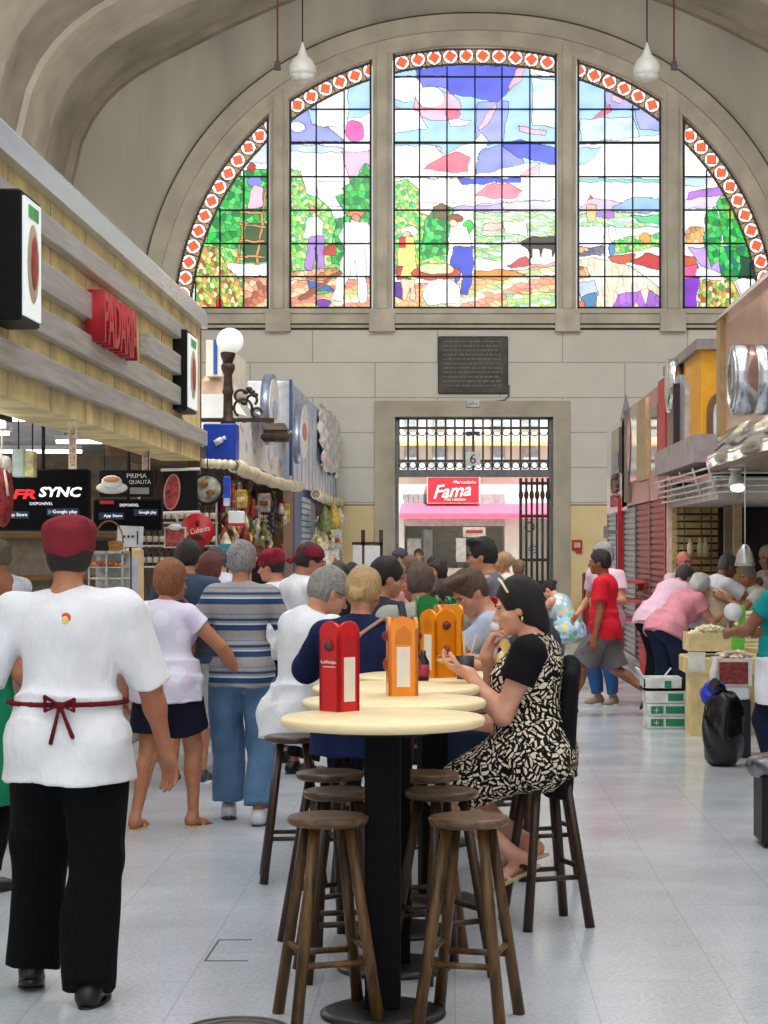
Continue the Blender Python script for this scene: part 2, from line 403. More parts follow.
# light 5
pg(4, W_, [(415,350),(640,620),(710,955),(415,955)])
pg(4, (190,224,240), [(420,500),(530,500),(480,530),(420,530)]); pg(4, (180,120,222), [(440,550),(580,522),(575,555),(430,580)]); pg(4, (222,210,244), [(420,575),(550,560),(540,600),(420,610)])
pg(4, (240,180,110), [(425,690),(450,665),(490,670),(490,720),(430,725)], 4); pg(4, (196,160,236), [(440,740),(560,735),(560,830),(480,800)])
pg(4, (60,200,120), [(490,720),(500,620),(530,600),(550,660),(550,780),(520,810)], 1)
pg(4, (40,210,70), [(540,600),(565,545),(600,560),(640,650),(650,735),(560,730)], 1); pg(4, (150,200,70), [(535,600),(550,560),(590,560),(610,640),(560,640)], 1)
pg(4, (20,120,130), [(545,735),(655,735),(668,840),(580,855),(548,830)], 1); pg(4, (24,76,56), [(620,770),(660,770),(670,850),(610,845)])
pg(4, (196,90,54), [(415,765),(460,770),(475,810),(415,815)]); pg(4, (244,90,150), [(415,805),(470,795),(465,845),(415,845)]); pg(4, (130,50,196), [(415,850),(478,840),(465,955),(415,955)])
pg(4, (236,214,170), [(480,850),(590,850),(640,955),(470,955)], 3); pg(4, W_, [(600,850),(710,840),(710,955),(640,955)])
def inpoly(X, Y, poly):
    r = np.zeros(X.shape, bool); n = len(poly)
    for i in range(n):
        x0, y0 = poly[i]; x1, y1 = poly[(i+1) % n]
        if y0 == y1: continue
        r ^= ((y0 > Y) != (y1 > Y)) & (X < (x1-x0)*(Y-y0)/(y1-y0)+x0)
    return r
def cells(X, Y, s, sy=1.0, seed=1):
    """index of the nearest jittered lattice point"""
    g = np.random.default_rng(seed); J = g.random((512, 512, 2))
    gx = np.floor(X/s).astype(int); gy = np.floor(Y/(s*sy)).astype(int); best = np.full(X.shape, 1e9); bid = np.zeros(X.shape, int)
    for dx in (-1, 0, 1):
        for dy in (-1, 0, 1):
            a = (gx+dx) % 512; b = (gy+dy) % 512; j = J[a, b]
            qx = (gx+dx+j[..., 0])*s; qy = (gy+dy+j[..., 1])*s*sy
            d = (X-qx)**2+((Y-qy)/sy)**2; m_ = d < best; best[m_] = d[m_]; bid[m_] = (a*512+b)[m_]
    return bid
STEP = .75
def glass_light(x0, x1, bars_x, n):
    r_in = 277; xs = np.arange(x0, x1+.01, (x1-x0)/max(1, round((x1-x0)/STEP))); ys = np.arange(47, 309.9, STEP)
    Xc = (xs[:-1]+xs[1:])/2; Yc = (ys[:-1]+ys[1:])/2; X, Y = np.meshgrid(Xc, Yc, indexing='ij')
    colr = np.ones(X.shape+(3,))*255.0; idm = np.zeros(X.shape, int)
    wob = .5*np.sin(X*.35+Y*.2)+.5*np.sin(Y*.3-X*.17)
    for q, (c, poly, kind) in enumerate(PIC):
        mk = inpoly(X+wob, Y+wob, poly)
        if not mk.any(): continue
        idm[mk] = 1000*(q+1); base = np.array(c, float)
        if kind == 0: colr[mk] = base
        else:
            s = {1: 6, 2: 4, 3: 3.6, 4: 6, 5: 9, 6: 7, 7: 6}[kind]; sy = {3: 1.4, 5: .5, 6: .4, 7: 3}.get(kind, 1.1)
            b = cells(X, Y, s, sy, kind)
            pal = {1: [(40,170,60),(30,200,80),(90,210,110),(24,130,70),base], 2: [(120,220,120),(170,230,110),(60,190,90),(210,235,150),(90,200,150),(226,206,120)],
                   3: [(150,200,90),(240,220,130),(226,160,90),(90,170,80),(250,240,190),(180,90,50)], 4: [base, base*.8, (236,170,130), (250,210,170)],
                   5: [(250,214,170),(240,160,120),(226,170,150),(250,236,214),(206,220,160),(236,190,130),base,base], 6: [base, (250,250,246), (150,220,170), (214,236,170)], 7: [base, np.minimum(base*1.06, 255), base*.9, (250,230,200)]}[kind]
            pal = np.array([np.array(p, float) for p in pal]); h = (b*7919+b//13) % len(pal)
            colr[mk] = pal[h[mk]]; idm[mk] += b[mk] % 997
    # soft tonal drift in the hand-made glass and the lead lines between pieces
    colr *= (1-.05*(1+np.sin(X*.23+Y*.11))*(.5+.5*np.sin(Y*.31)))[..., None]
    e = np.zeros(X.shape, bool); e[1:] |= idm[1:] != idm[:-1]; e[:, 1:] |= idm[:, 1:] != idm[:, :-1]
    light = colr.mean(-1) > 232; pid = idm//1000; pe = np.zeros(X.shape, bool); pe[1:] |= pid[1:] != pid[:-1]; pe[:, 1:] |= pid[:, 1:] != pid[:, :-1]; colr[pe & light] *= .5; colr[e & ~light & pe] *= .5; colr[e & ~light & ~pe] *= .76; colr[e & light & ~pe] *= .82
    # border band
    rm = 285.6; R = (np.abs((X-475)/(1+AX/rm))**SN+np.abs(340-Y)**SN)**(1/SN); A = np.arctan2(340-Y, X-475)
    u = np.full(X.shape, 99.); w = np.full(X.shape, 99.); rr = np.full(X.shape, 99.)
    tt = np.linspace(0, PI, 4000); cx_ = np.sign(np.cos(tt))*np.abs(np.cos(tt))**(2/SN)*(rm+AX); cy_ = np.abs(np.sin(tt))**(2/SN)*rm
    arc = np.concatenate([[0], np.cumsum(np.hypot(np.diff(cx_), np.diff(cy_)))]); mid = arc[2000]
    for q in range(-30, 30):
        j = np.searchsorted(arc, mid+(q+.5)*16.3)
        if j < 5 or j > 3994: continue
        ex, ey = cx_[j+3]-cx_[j-3], cy_[j+3]-cy_[j-3]; el_ = math.hypot(ex, ey); ex, ey = ex/el_, ey/el_
        dx, dy = X-475-cx_[j], 340-Y-cy_[j]; d = np.hypot(dx, dy); mk = d < rr
        rr[mk] = d[mk]; u[mk] = (dx*ex+dy*ey)[mk]; w[mk] = (dy*ex-dx*ey)[mk]
    phi = np.abs(u*math.cos(.1)+w*math.sin(.1))+np.abs(w*math.cos(.1)-u*math.sin(.1))
    och = np.where((np.abs(np.sin(A*160)) > .35)[..., None], np.array([150,128,82.]), np.array([60,48,30.]))
    bc = np.where((rr < 7.3)[..., None], np.array([255,232,236.]), och); bc = np.where(((rr > 7.0) & (rr < 7.9))[..., None], np.array([30,22,20.]), bc)
    sq = np.maximum(np.abs(u), np.abs(w)) if False else phi
    bc = np.where((sq < 5.3)[..., None], np.array([240,92,44.]), bc); bc = np.where(((sq >= 5.3) & (sq < 6.1))[..., None], np.array([110,50,36.]), bc)
    bc = np.where((np.abs(R-r_in) < 1.2)[..., None] | (np.abs(R-292.5) < 1.3)[..., None], np.array([22,18,16.]), bc)
    colr = np.where((R > r_in-1.2)[..., None], bc, colr)
    keep = R <= 294
    c = colr/255.0; lin = np.where(c <= .04045, c/12.92, ((c+.055)/1.055)**2.4)
    nx, ny = len(xs), len(ys); GX, GY = np.meshgrid(xs, ys, indexing='ij')
    co = np.stack([(GX-VX)/KW, np.full(GX.shape, YW+.1), EYE+(VY-GY)/KW], -1).reshape(-1, 3)
    I, J = np.nonzero(keep); q = np.stack([I*ny+J, (I+1)*ny+J, (I+1)*ny+J+1, I*ny+J+1], -1)
    used = np.unique(q); mp = np.full(nx*ny, -1); mp[used] = np.arange(len(used))
    me = quads_mesh('stained_glass', co[used], mp[q]); ca = me.color_attributes.new('Col', 'FLOAT_COLOR', 'CORNER')
    cc = np.concatenate([lin[I, J], np.ones((len(I), 1))], -1); ca.data.foreach_set('color', np.repeat(cc, 4, 0).astype(np.float32).ravel())
    w_ = empty('window_%d' % n, (wx((x0+x1)/2), YW+.3, SILL), 'stained glass %s of the great arched window' % ['far left light with the ladder','second light with a pink sun','wide central light with blue sky','light with fields and a road','far right light with tall green tree'][n-1], 'window', kind='structure')
    me.materials.append(attr_mat('stained_glass_lit', .3, GLASS_E))
    o = bpy.data.objects.new('stained_glass', me); col.objects.link(o); o.parent = w_; o.location = -Vector(w_.location)
    b = MB()
    def lim(x): 
        v_ = 1-(abs(x-475)/(275+AX))**SN; return 340-275*v_**(1/SN) if v_ > 0 else 309
    for x in bars_x:
        if lim(x) < 307: b.box((wx(x)-.014, YW+.05, SILL), (wx(x)+.014, YW+.09, wz(lim(x))))
    for y in (76, 108.5, 142, 176, 209.5, 243, 276):
        v_ = 1-((340-y)/275)**SN
        if v_ < 0: continue
        h_ = (275+AX)*v_**(1/SN); xa, xb = max(x0, 475-h_), min(x1, 475+h_); tk = .024 if y == 142 else .014
        if xb > xa: b.box((wx(xa), YW+.05, wz(y)-tk), (wx(xb), YW+.09, wz(y)+tk))
    b.box((wx(x0), YW+.02, SILL), (wx(x1), YW+.12, SILL+.05))
    b.box((wx(x0), YW+.02, SILL), (wx(x0)+.04, YW+.12, wz(max(47, lim(x0)-22)))); b.box((wx(x1)-.04, YW+.02, SILL), (wx(x1), YW+.12, wz(max(47, lim(x1)-22))))
    b.build('glazing_bars', mat((34,38,40), .6, .3), w_)
def quads_mesh(name, co, q):
    me = bpy.data.meshes.new(name); me.vertices.add(len(co)); me.vertices.foreach_set('co', np.asarray(co, np.float32).ravel())
    nq = len(q); me.loops.add(nq*4); me.loops.foreach_set('vertex_index', np.asarray(q, np.int32).ravel())
    me.polygons.add(nq); me.polygons.foreach_set('loop_start', np.arange(0, nq*4, 4, dtype=np.int32))
    me.update(calc_edges=True); return me
GLASS_E = .84
glass_light(175, 268.5, (195, 219.5, 243.5), 1); glass_light(289, 371.5, (316, 344), 2)
glass_light(393, 557, (419.5, 447, 475, 502, 530), 3); glass_light(577.5, 661.5, (605, 633), 4); glass_light(683, 776, (707, 730.5, 751), 5)
# ---------------------------------------------------------------- vault
prof_px = [(62, 560), (62, 250), (63, 215), (66, 180), (75, 142), (86, 118), (100, 99), (116, 83), (135, 69), (158, 56), (180, 45), (225, 22), (275, 0), (330, -20), (400, -36), (475, -42)]
prof = [((x-VX)/KW, EYE+(VY-y)/KW) for x, y in prof_px]
prof[0] = (prof[0][0], 0)
prof += [(2*CX-x, z) for x, z in prof[:-1][::-1]]
VAULT = mat((190,182,167), .9, var=.14, scale=.9, spec=.15)
RIB = mat((216,208,192), .85, var=.1, scale=1.2, spec=.2)
def shell(y0, y1, off, name, mt, thick=.3):
    m = MB(); n = len(prof); c = (CX, 6.0)
    def sc(d):
        out = []
        for i, (x, z) in enumerate(prof):
            a = prof[max(i-1, 0)]; b = prof[min(i+1, n-1)]; tx, tz = b[0]-a[0], b[1]-a[1]; L = math.hypot(tx, tz)
            nx_, nz_ = tz/L, -tx/L; out.append((x+nx_*d, max(z+nz_*d, 0)))
        return out
    a = sc(off); b = sc(-thick)
    A0 = [V(x, y0, z) for x, z in a]; A1 = [V(x, y1, z) for x, z in a]; B0 = [V(x, y0, z) for x, z in b]; B1 = [V(x, y1, z) for x, z in b]
    fs = []
    for i in range(n-1): fs += [(i, i+1, n+i+1, n+i), (i, 2*n+i, 2*n+i+1, i+1), (n+i, n+i+1, 3*n+i+1, 3*n+i), (2*n+i, 3*n+i, 3*n+i+1, 2*n+i+1)]
    m.add(A0+A1+B0+B1, fs, smooth=False); return struct(m.build(name, mt, base=False))
shell(26.8, YW, 0, 'ceiling', VAULT)
shell(YW-.25, YW, .16, 'trim_10', PLASTERD)
shell(F/56.5, F/53.5, .12, 'trim_11', RIB, 0); shell(F/56.5+.3, F/53.5+.25, .06, 'trim_12', PLASTER, 0)
shell(F/64.5, F/60, .12, 'trim_13', RIB, 0); shell(F/67, F/65.2, .12, 'trim_14', RIB, 0)
# hall: floor, side walls, roof with skylights
n = NT('granite_paving'); v = n.co('Object'); sx = n.n('ShaderNodeSeparateXYZ'); n.l(v, sx.inputs[0])
cb = n.n('ShaderNodeCombineXYZ'); n.l(sx.outputs[1], cb.inputs[0]); n.l(n.math('ADD', sx.outputs[0], .0), cb.inputs[1])
br = n.n('ShaderNodeTexBrick'); n.l(cb.outputs[0], br.inputs[0]); br.inputs['Scale'].default_value = 1
br.inputs['Brick Width'].default_value = 1.05; br.inputs['Row Height'].default_value = .49; br.inputs['Mortar Size'].default_value = .0035; br.inputs['Mortar Smooth'].default_value = .2
br.inputs['Color1'].default_value = srgb((182,187,191)); br.inputs['Color2'].default_value = srgb((174,179,183)); br.inputs['Mortar'].default_value = srgb((146,147,148))
a = n.noise(v, 55, 4, .7); b = n.noise(v, 1.1, 5, .6)
c = n.mix(.5, br.outputs[0], n.ramp(a.outputs[0], [(.3, (160,162,166)), (.7, (222,224,228))])); c = n.mix(.35, c, n.ramp(b.outputs[0], [(.3, (150,152,156)), (.7, (224,226,230))]), 'SOFT_LIGHT')
FLOORM = n.set(c, .42, 0, .4)
rr_ = n.ramp(b.outputs[0], [(.3, (90,90,90)), (.7, (140,140,140))]); n.l(rr_, n.b.inputs['Roughness'])
m = MB(); m.box((-9.5, -8, -.2), (10.3, YW+.8, 0)); struct(m.build('floor', FLOORM, base=False))
m = MB(); m.box((-8.4, -8, 0), (-8.1, 26.8, 14.4)); struct(m.build('wall_left', PLASTER, base=False))
m = MB(); m.box((8.9, -8, 0), (9.2, 26.8, 14.4)); struct(m.build('wall_right', PLASTER, base=False))
m = MB()
for i in range(6):
    y = -7.2+i*5.7
    m.box((-8.4, y-.8, 14.4), (9.2, y, 14.7))
m.box((-8.4, -8, 14.4), (-6.6, 27.2, 14.7)); m.box((7.4, -8, 14.4), (9.2, 27.2, 14.7)); m.box((-8.4, 26.6, 13.2), (9.2, 27.2, 14.7)); m.box((-.2, -8, 14.4), (1, 27.2, 14.7))
struct(m.build('ceiling_grid', PLASTER, base=False))
SKY_E = 2.6
for i in range(5):
    y = -7.2+i*5.7
    for j, (x0, x1) in enumerate(((-6.6, -.2), (1, 7.4))):
        m = MB(); m.box((x0, y, 14.62), (x1, y+4.9, 14.66)); o = m.build('skylight', emit((244,248,255), SKY_E, 'frosted_skylight'), base=False); struct(o)
# ---------------------------------------------------------------- doorway
tr = MB(); a, b = wx(375), wx(570)
tr.box((a, YW-.08, 0), (wx(395), YW, wz(401))); tr.box((wx(553), YW-.08, 0), (b, YW, wz(401))); tr.box((wx(395), YW-.08, wz(417)), (wx(553), YW, wz(401)))
tr.box((wx(391), YW-.12, 0), (wx(394.9), YW-.081, wz(417.2))); tr.box((wx(553.1), YW-.12, 0), (wx(557), YW-.081, wz(417.2))); tr.box((wx(391), YW-.12, wz(417)), (wx(557), YW-.081, wz(413)))
struct(tr.build('trim_15', mat((190,181,163), .85, var=.12, scale=1.5, spec=.2), base=False))
IRON = mat((70,72,74), .5, .4); IRONL = mat((112,114,116), .5, .4)
d = empty('door_1', (wx(474), YW+.2, 0), kind='structure')
b = MB(); b.box((wx(395), YW+.1, 0), (wx(398.5), YW+.3, DTOP)); b.box((wx(549.5), YW+.1, 0), (wx(553), YW+.3, DTOP)); b.box((wx(395), YW+.1, wz(419)), (wx(553), YW+.3, DTOP)); b.box((wx(395), YW+.08, wz(477)), (wx(553), YW+.12, wz(469.5)))
b.build('door_frame', IRONL, d)
b = MB()
for i in range(17):
    x = wx(398.5+i*9.4); b.box((x-.02, YW+.17, wz(470)), (x+.02, YW+.21, wz(418)))
for y in (427.5, 460.5): b.box((wx(397), YW+.16, wz(y)-.025), (wx(551), YW+.22, wz(y)+.025))
b.box((wx(472), YW+.12, wz(470)), (wx(474.5), YW+.05, wz(418))); b.box((wx(466), YW+.12, wz(434.5)), (wx(480), YW+.2, wz(431)))
for i in range(16):
    x = wx(403.2+i*9.4); b.torus((x, YW+.19, wz(464.8)), .07, .012, (0,1,0), 12, 5); b.torus((x, YW+.19, wz(431.5)), .075, .012, (0,1,0), 10, 5, -PI, 0)
b.build('transom_grille', IRON, d)
b = MB(); gx0, gx1 = wx(519.5), wx(549.5)
for i in range(6):
    x = gx0+.03+(gx1-gx0-.06)*i/5; b.cyl((x, YW+.05, .1), (x, YW+.05, wz(478)), .025, n=8); b.ell((x, YW+.05, wz(495)), (.05,.05,.1), 8, 6)
for y in (483, 516, 560, 588): b.box((gx0, YW+.22, wz(y)-.03), (gx1, YW+.28, wz(y)+.03))
b.box((gx0, YW+.22, .05), (gx0+.05, YW+.28, wz(478))); b.torus((wx(530), YW+.2, wz(527)), .09, .015, (0,1,0), 14, 5)
b.box((gx0, YW+.23, .1), (gx1, YW+.27, .9))
b.build('gate_leaf', IRON, d)
s = empty('number_plate', (wx(473), YW+.05, wz(465.5)), 'square white plate with black number six on the door grille', 'sign')
b = MB(); b.rbox((wx(465.5), YW+.03, wz(465.5)), (wx(480.5), YW+.07, wz(451.5)), .01); b.build('plate', mat((236,236,230), .5), s)
text('6', 'number', mat((30,40,60), .5), (wx(473), YW+.02, wz(458.7)), (1,0,0), (0,0,1), None, .2, .01, s)
s = empty('notice_paper', (wx(533), YW+.2, wz(555)), 'white paper notice fixed on the open iron gate leaf', 'paper notice')
b = MB(); b.box((wx(526), YW+.19, wz(557)), (wx(540), YW+.2, wz(543))); b.build('paper', mat((240,240,238), .8), s)
b = MB(); b.torus((wx(531), YW+.185, wz(549)), .04, .008, (0,1,0), 14, 4)
for i in range(3): b.box((wx(534), YW+.18, wz(547+i*3)), (wx(538.5), YW+.19, wz(546.2+i*3)))
b.build('print', mat((110,110,112), .8), s)
s = empty('exit_sign', (wx(473), YW-.1, wz(407)), 'small white exit sign above the doorway', 'sign')
b = MB(); b.rbox((wx(466.5), YW-.14, wz(407.5)), (wx(479.5), YW-.1, wz(400.5)), .01); b.build('plate', mat((220,222,222), .5), s)
text('SAÍDA', 'lettering', mat((60,66,70), .5), (wx(473), YW-.146, wz(404)), (1,0,0), (0,0,1), .2, .07, .006, s)
s = empty('memorial_plaque', (wx(473), YW-.05, wz(394)), 'dark bronze inscribed plaque above the doorway', 'plaque')
b = MB(); b.rbox((wx(438), YW-.07, wz(394)), (wx(508), YW-.01, wz(336.5)), .02); b.build('plate', mat((74,70,64), .55, .4, var=.2, scale=4, bump=.4, bscale=30), s)
b = MB(); rg = random.Random(5)
for i in range(11):
    x = 443.0
    while x < 502:
        w = rg.uniform(2, 6)
        if x+w > 503: break
        b.box((wx(x), YW-.076, wz(342.5+i*4.4)), (wx(x+w), YW-.07, wz(341+i*4.4))); x += w+1.2
b.build('inscription', mat((104,98,86), .5, .4), s)
s = empty('fire_call_box', (wx(577), YW-.04, wz(552)), 'small red fire point box on ochre wall', 'fire alarm')
b = MB(); b.rbox((wx(572), YW-.08, wz(550)), (wx(582), YW, wz(540)), .01); b.box((wx(576), YW-.07, wz(553)), (wx(582), YW, wz(550))); b.build('case', mat((190,30,36), .4), s)
b = MB(); b.box((wx(574), YW-.09, wz(547.5)), (wx(580), YW-.075, wz(542.5))); b.build('glass_front', mat((232,200,190), .3), s)
# small conduit from the plaque
b = MB(); b.tube([W(479, 404, .03), W(505, 400, .03), W(509, 396, .03), W(509, 385, .03)], .015, 6); tag(b.build('cable_conduit', mat((90,86,80), .6)), 'thin dark cable running from exit sign to plaque', 'cable')
# ---------------------------------------------------------------- street outside
KO = 38.5; YO = F/KO
def ox(px): return (px-VX)/KO
def oz(py): return EYE+(VY-py)/KO
b = MB(); b.box((-14, YW+.8, -.25), (16, 80, -.02)); struct(b.build('ground', mat((170,168,164), .9, scale=2), base=False))
fac = empty('shop_building', (ox(474), YO, 0), 'sunlit white shop building across the street with barred windows', 'building')
CW = mat((240,238,230), .8, var=.05, scale=2)
b = MB(); b.box((ox(330), YO, oz(507)), (ox(640), YO+6, oz(330)))
for a_, c_ in ((330, 404), (505, 521), (600, 640)): b.box((ox(a_), YO-.05, 0), (ox(c_), YO+6, oz(500)))
b.box((ox(330), YO+2.6, 0), (ox(640), YO+2.8, oz(500)))
b.build('facade', CW, fac)
b = MB(); b.box((ox(480), YO-.04, oz(506)), (ox(505), YO+.02, oz(494))); b.build('window', mat((150,156,160), .4), fac); b = MB(); b.box((ox(403), YO-.04, oz(506)), (ox(428), YO+.02, oz(494)))
for x in range(404, 428, 5): b.box((ox(x), YO-.08, oz(506)), (ox(x+.7), YO-.04, oz(494)))
b.build('window', mat((150,156,160), .4), fac)
for i, (x0, x1, y0, y1) in enumerate(((404,419,474,435),(432,448,474,435),(462,474,474,435),(490,505,474,435),(522,540,474,435),(404,419,428,400),(432,448,428,400),(490,505,428,400),(522,540,428,400))):
    f = MB(); f.box((ox(x0), YO-.06, oz(y0)), (ox(x1), YO, oz(y1))); fr = f.build('window', mat((196,190,176), .6), fac)
    g = MB(); g.box((ox(x0+1.5), YO-.09, oz(y0-1.5)), (ox(x1-1.5), YO-.05, oz(y1+1.5))); g.build('pane', mat((176,186,194), .2), fr)
b = MB(); b.box((ox(330), YO-.25, oz(446)), (ox(640), YO, oz(442))); b.box((ox(330), YO-.12, oz(476)), (ox(640), YO, oz(474))); b.build('ledge', mat((236,206,140), .7), fac)
aw = MB(); aw.prism([V(ox(401), YO, oz(503)), V(ox(401), YO-.9, oz(514)), V(ox(401), YO-.9, oz(519)), V(ox(401), YO, oz(506))], (ox(600)-ox(401), 0, 0))
tag(aw.build('shop_awning', mat((236,96,128), .7, var=.06)), 'long pink awning over the shop across the street', 'awning')
b = MB(); b.box((ox(404), YO-.1, oz(526)), (ox(505), YO+.1, oz(514))); b.build('shutter_box', mat((190,190,186), .6), fac)
sg = empty('shop_sign', (ox(453.5), YO-.2, oz(503)), 'red shop sign with white script over the far awning', 'sign')
b = MB(); b.rbox((ox(427), YO-.3, oz(504)), (ox(480), YO-.12, oz(476.5)), .02); b.build('board', mat((226,222,218), .5), sg)
b = MB(); b.box((ox(428.3), YO-.33, oz(502.7)), (ox(478.8), YO-.29, oz(477.8))); b.build('face', mat((226,40,58), .5, var=.05), sg)
text('Fama', 'lettering', mat((250,246,240), .5), (ox(452), YO-.345, oz(491)), (1,0,.08), (-.08,0,1), .98, .34, .02, sg, shear=.4, bold=.015)
text('Mercadinho', 'small_lettering', mat((250,240,236), .5), (ox(464.5), YO-.345, oz(482.5)), (1,0,0), (0,0,1), .6, .08, .02, sg, shear=.3)
text('Frios e laticínios', 'small_lettering', mat((250,240,236), .5), (ox(455), YO-.345, oz(499.5)), (1,0,0), (0,0,1), .55, .08, .02, sg, shear=.3)
# shop interior
sh = empty('shop_shelf', (ox(444), YO+.9, 0), 'grey metal shelf rack inside the shop across the street', 'shelf')
b = MB()
for y in (535, 543, 551, 559, 568, 578): b.box((ox(434), YO+.8, oz(y)), (ox(457), YO+1.3, oz(y-1)))
for x in (434, 456): b.box((ox(x), YO+.8, 0), (ox(x+1), YO+1.3, oz(532)))
b.build('rack', mat((120,124,128), .4, .5), sh)
for nm, lab, x0, x1, y0, c, ct in (('refrigerator', 'white refrigerator inside the shop across the street', 406, 421, 538, (206,208,208), 'refrigerator'), ('tall_cabinet', 'grey steel cabinet inside the far shop', 422, 433, 528, (146,150,152), 'cabinet')):
    t_ = empty(nm, (ox((x0+x1)/2), YO+1.1, 0), lab, ct); b = MB(); b.rbox((ox(x0), YO+.8, 0), (ox(x1), YO+1.5, oz(y0)), .02); b.build('body', mat(c, .4), t_)
    b = MB(); b.box((ox(x0)+.03, YO+.78, oz(585)), (ox(x1)-.03, YO+.8, oz(y0)-.04)); b.build('door', mat(tuple(min(255, v+10) for v in c), .35), t_)
mb_ = empty('menu_board', (ox(474), YO+.6, oz(536)), 'lit menu board hanging inside the shop across the street', 'menu board')
b = MB(); b.box((ox(463), YO+.6, oz(537)), (ox(486), YO+.66, oz(527))); b.build('panel', mat((232,226,220), .5), mb_)
b = MB(); b.box((ox(466), YO+.58, oz(533)), (ox(483), YO+.6, oz(530))); b.build('print', mat((196,70,60), .5), mb_)
b = MB(); b.box((ox(456), YO+.5, oz(562)), (ox(466), YO+.54, oz(538))); tag(b.build('price_list', mat((228,230,230), .6)), 'white price list sheet inside the shop across the street', 'poster')
b = MB(); b.rbox((ox(405), YO+.2, 0), (ox(504), YO+.6, oz(568)), .02); tag(b.build('shop_counter', mat((204,200,192), .5)), 'pale counter of the shop across the street', 'counter')
for x in (468, 483):
    b = MB(); b.ell(V(ox(x), YO+.4, oz(523)), (.08,.08,.06), 10, 6); tag(b.build('ceiling_spotlight', emit((255,250,240), 6)), 'small round spotlight, %s of two in the far shop' % ('left' if x == 468 else 'right'), 'light')
# building beyond, further up the street
bb = empty('neighbour_building', (ox(620), YO+3, 0), 'cream building further along the street', 'building')
b = MB(); b.box((ox(640), YO+.2, 0), (ox(900), YO+6, oz(330))); b.build('facade', mat((236,222,190), .8), bb)
# ================================================================ LEFT STALLS
LX = -2.35
def L(px, py, X=LX): return onX(px, py, X)
def ly(px, X=LX): return F*X/(px-VX)
STONE = mat((236,212,150), .6, var=.18, scale=3, bump=.3, bscale=6)
STEEL = mat((186,184,180), .42, .2, var=.12, scale=4, stretch=(8,.4,8))
STEELB = mat((206,212,220), .25, .55, var=.03, scale=4, stretch=(8,.4,8))
BLACK = mat((12,12,13), .5, spec=.25); DARK = mat((34,30,28), .7); WHITE = mat((238,238,236), .5, var=.04)
f0, f1 = 8.0, ly(200)
fs = empty('stall_fascia', (LX, f1, 0), 'long stone-tiled snack bar fascia with brushed steel bands on the left', 'stall sign')
def zz(z): return 1.6+(z-1.6)*.98
b = MB(); b.box((LX-.35, f0, zz(2.4)), (LX, f1, zz(3.66)))
b.build('tiled_backing', STONE, fs)
b = MB(); b.prism([V(LX-.35, f0, zz(3.64)), V(LX+.07, f0, zz(3.64)), V(LX+.07, f0, zz(3.78)), V(LX-.02, f0, zz(3.88)), V(LX-.35, f0, zz(3.88))], (0, f1-f0, 0)); b.build('cap', STEELB, fs)
for z0, z1, segs in ((3.36, 3.50, [(f0, ly(181))]), (3.05, 3.22, [(f0, ly(94)), (ly(139), ly(180))]), (2.80, 2.95, [(f0, ly(180))]), (2.54, 2.68, [(f0, f1)])):
    for y0, y1 in segs:
        b = MB(); b.rbox((LX, y0, zz(z0)), (LX+.07, y1, zz(z1)), .006); b.build('steel_band', STEEL, fs)
b = MB(); y = f0+.3                                    # tile joints
while y < f1: b.box((LX, y, zz(2.4)), (LX+.004, y+.012, zz(3.64))); y += 1.1
b.build('tile_joints', mat((196,176,134), .8), fs)
def lightbox(px0, px1, y0, y1, X, lab):
    a = onX(px0, y0, X); c = onX(px1, y0, X); z0 = EYE+(VY-y1)*a.y/F; z1 = a.z
    r = empty('lightbox_sign', (X, a.y, z0), lab, 'sign', 'lightbox signs on the stone fascia')
    m = MB(); m.rbox((LX+.0, a.y, z0), (X, c.y, z1), .01); m.build('case', BLACK, r)
    m = MB(); m.box((X, a.y+.03, z0+.03), (X+.012, c.y-.03, z1-.03)); m.build('panel', emit((226,232,232), .55, 'backlit_panel'), r)
    cy = (a.y+c.y)/2; cz = (z0+z1)/2; hy = (c.y-a.y)/2; hz = (z1-z0)/2
    m = MB(); m.ell((X+.014, cy, cz-.06*hz), (.006, hy*.62, hz*.62), 16, 10); m.build('picture', mat((206,190,160), .5), r)
    m = MB(); m.ell((X+.02, cy, cz-.05*hz), (.006, hy*.34, hz*.42), 12, 8); m.build('picture', mat((176,66,50), .5, var=.3, scale=20), r)
    m = MB(); m.box((X+.012, cy-hy*.5, cz+hz*.62), (X+.018, cy+hy*.5, cz+hz*.82)); m.build('heading', mat((90,186,110), .5), r)
lightbox(21, 40, 188, 320, -2.17, 'black edged lightbox with food picture, nearest to the left edge')
lightbox(187, 196.5, 329, 410, -2.23, 'black edged lightbox at the far end of the stone fascia')
yb0, yb1 = ly(97, LX+.1), ly(131, LX+.1)
text('PADARIA', 'letter_sign', mat((196,24,40), .35), (LX+.09, (yb0+yb1)/2, 3.05), (0,1,0), (0,0,1), yb1-yb0, .33, .12, None, bold=.02)
lt = bpy.data.objects['letter_sign']; tag(lt, 'red raised block letters on the stone snack bar fascia', 'lettering')
# brown end post
b = MB(); b.box((-2.5, ly(203), 0), (-2.38, ly(203)+.12, 3.62)); tag(b.build('end_post', mat((84,58,34), .6)), 'brown timber post at the end of the stone fascia', 'post')
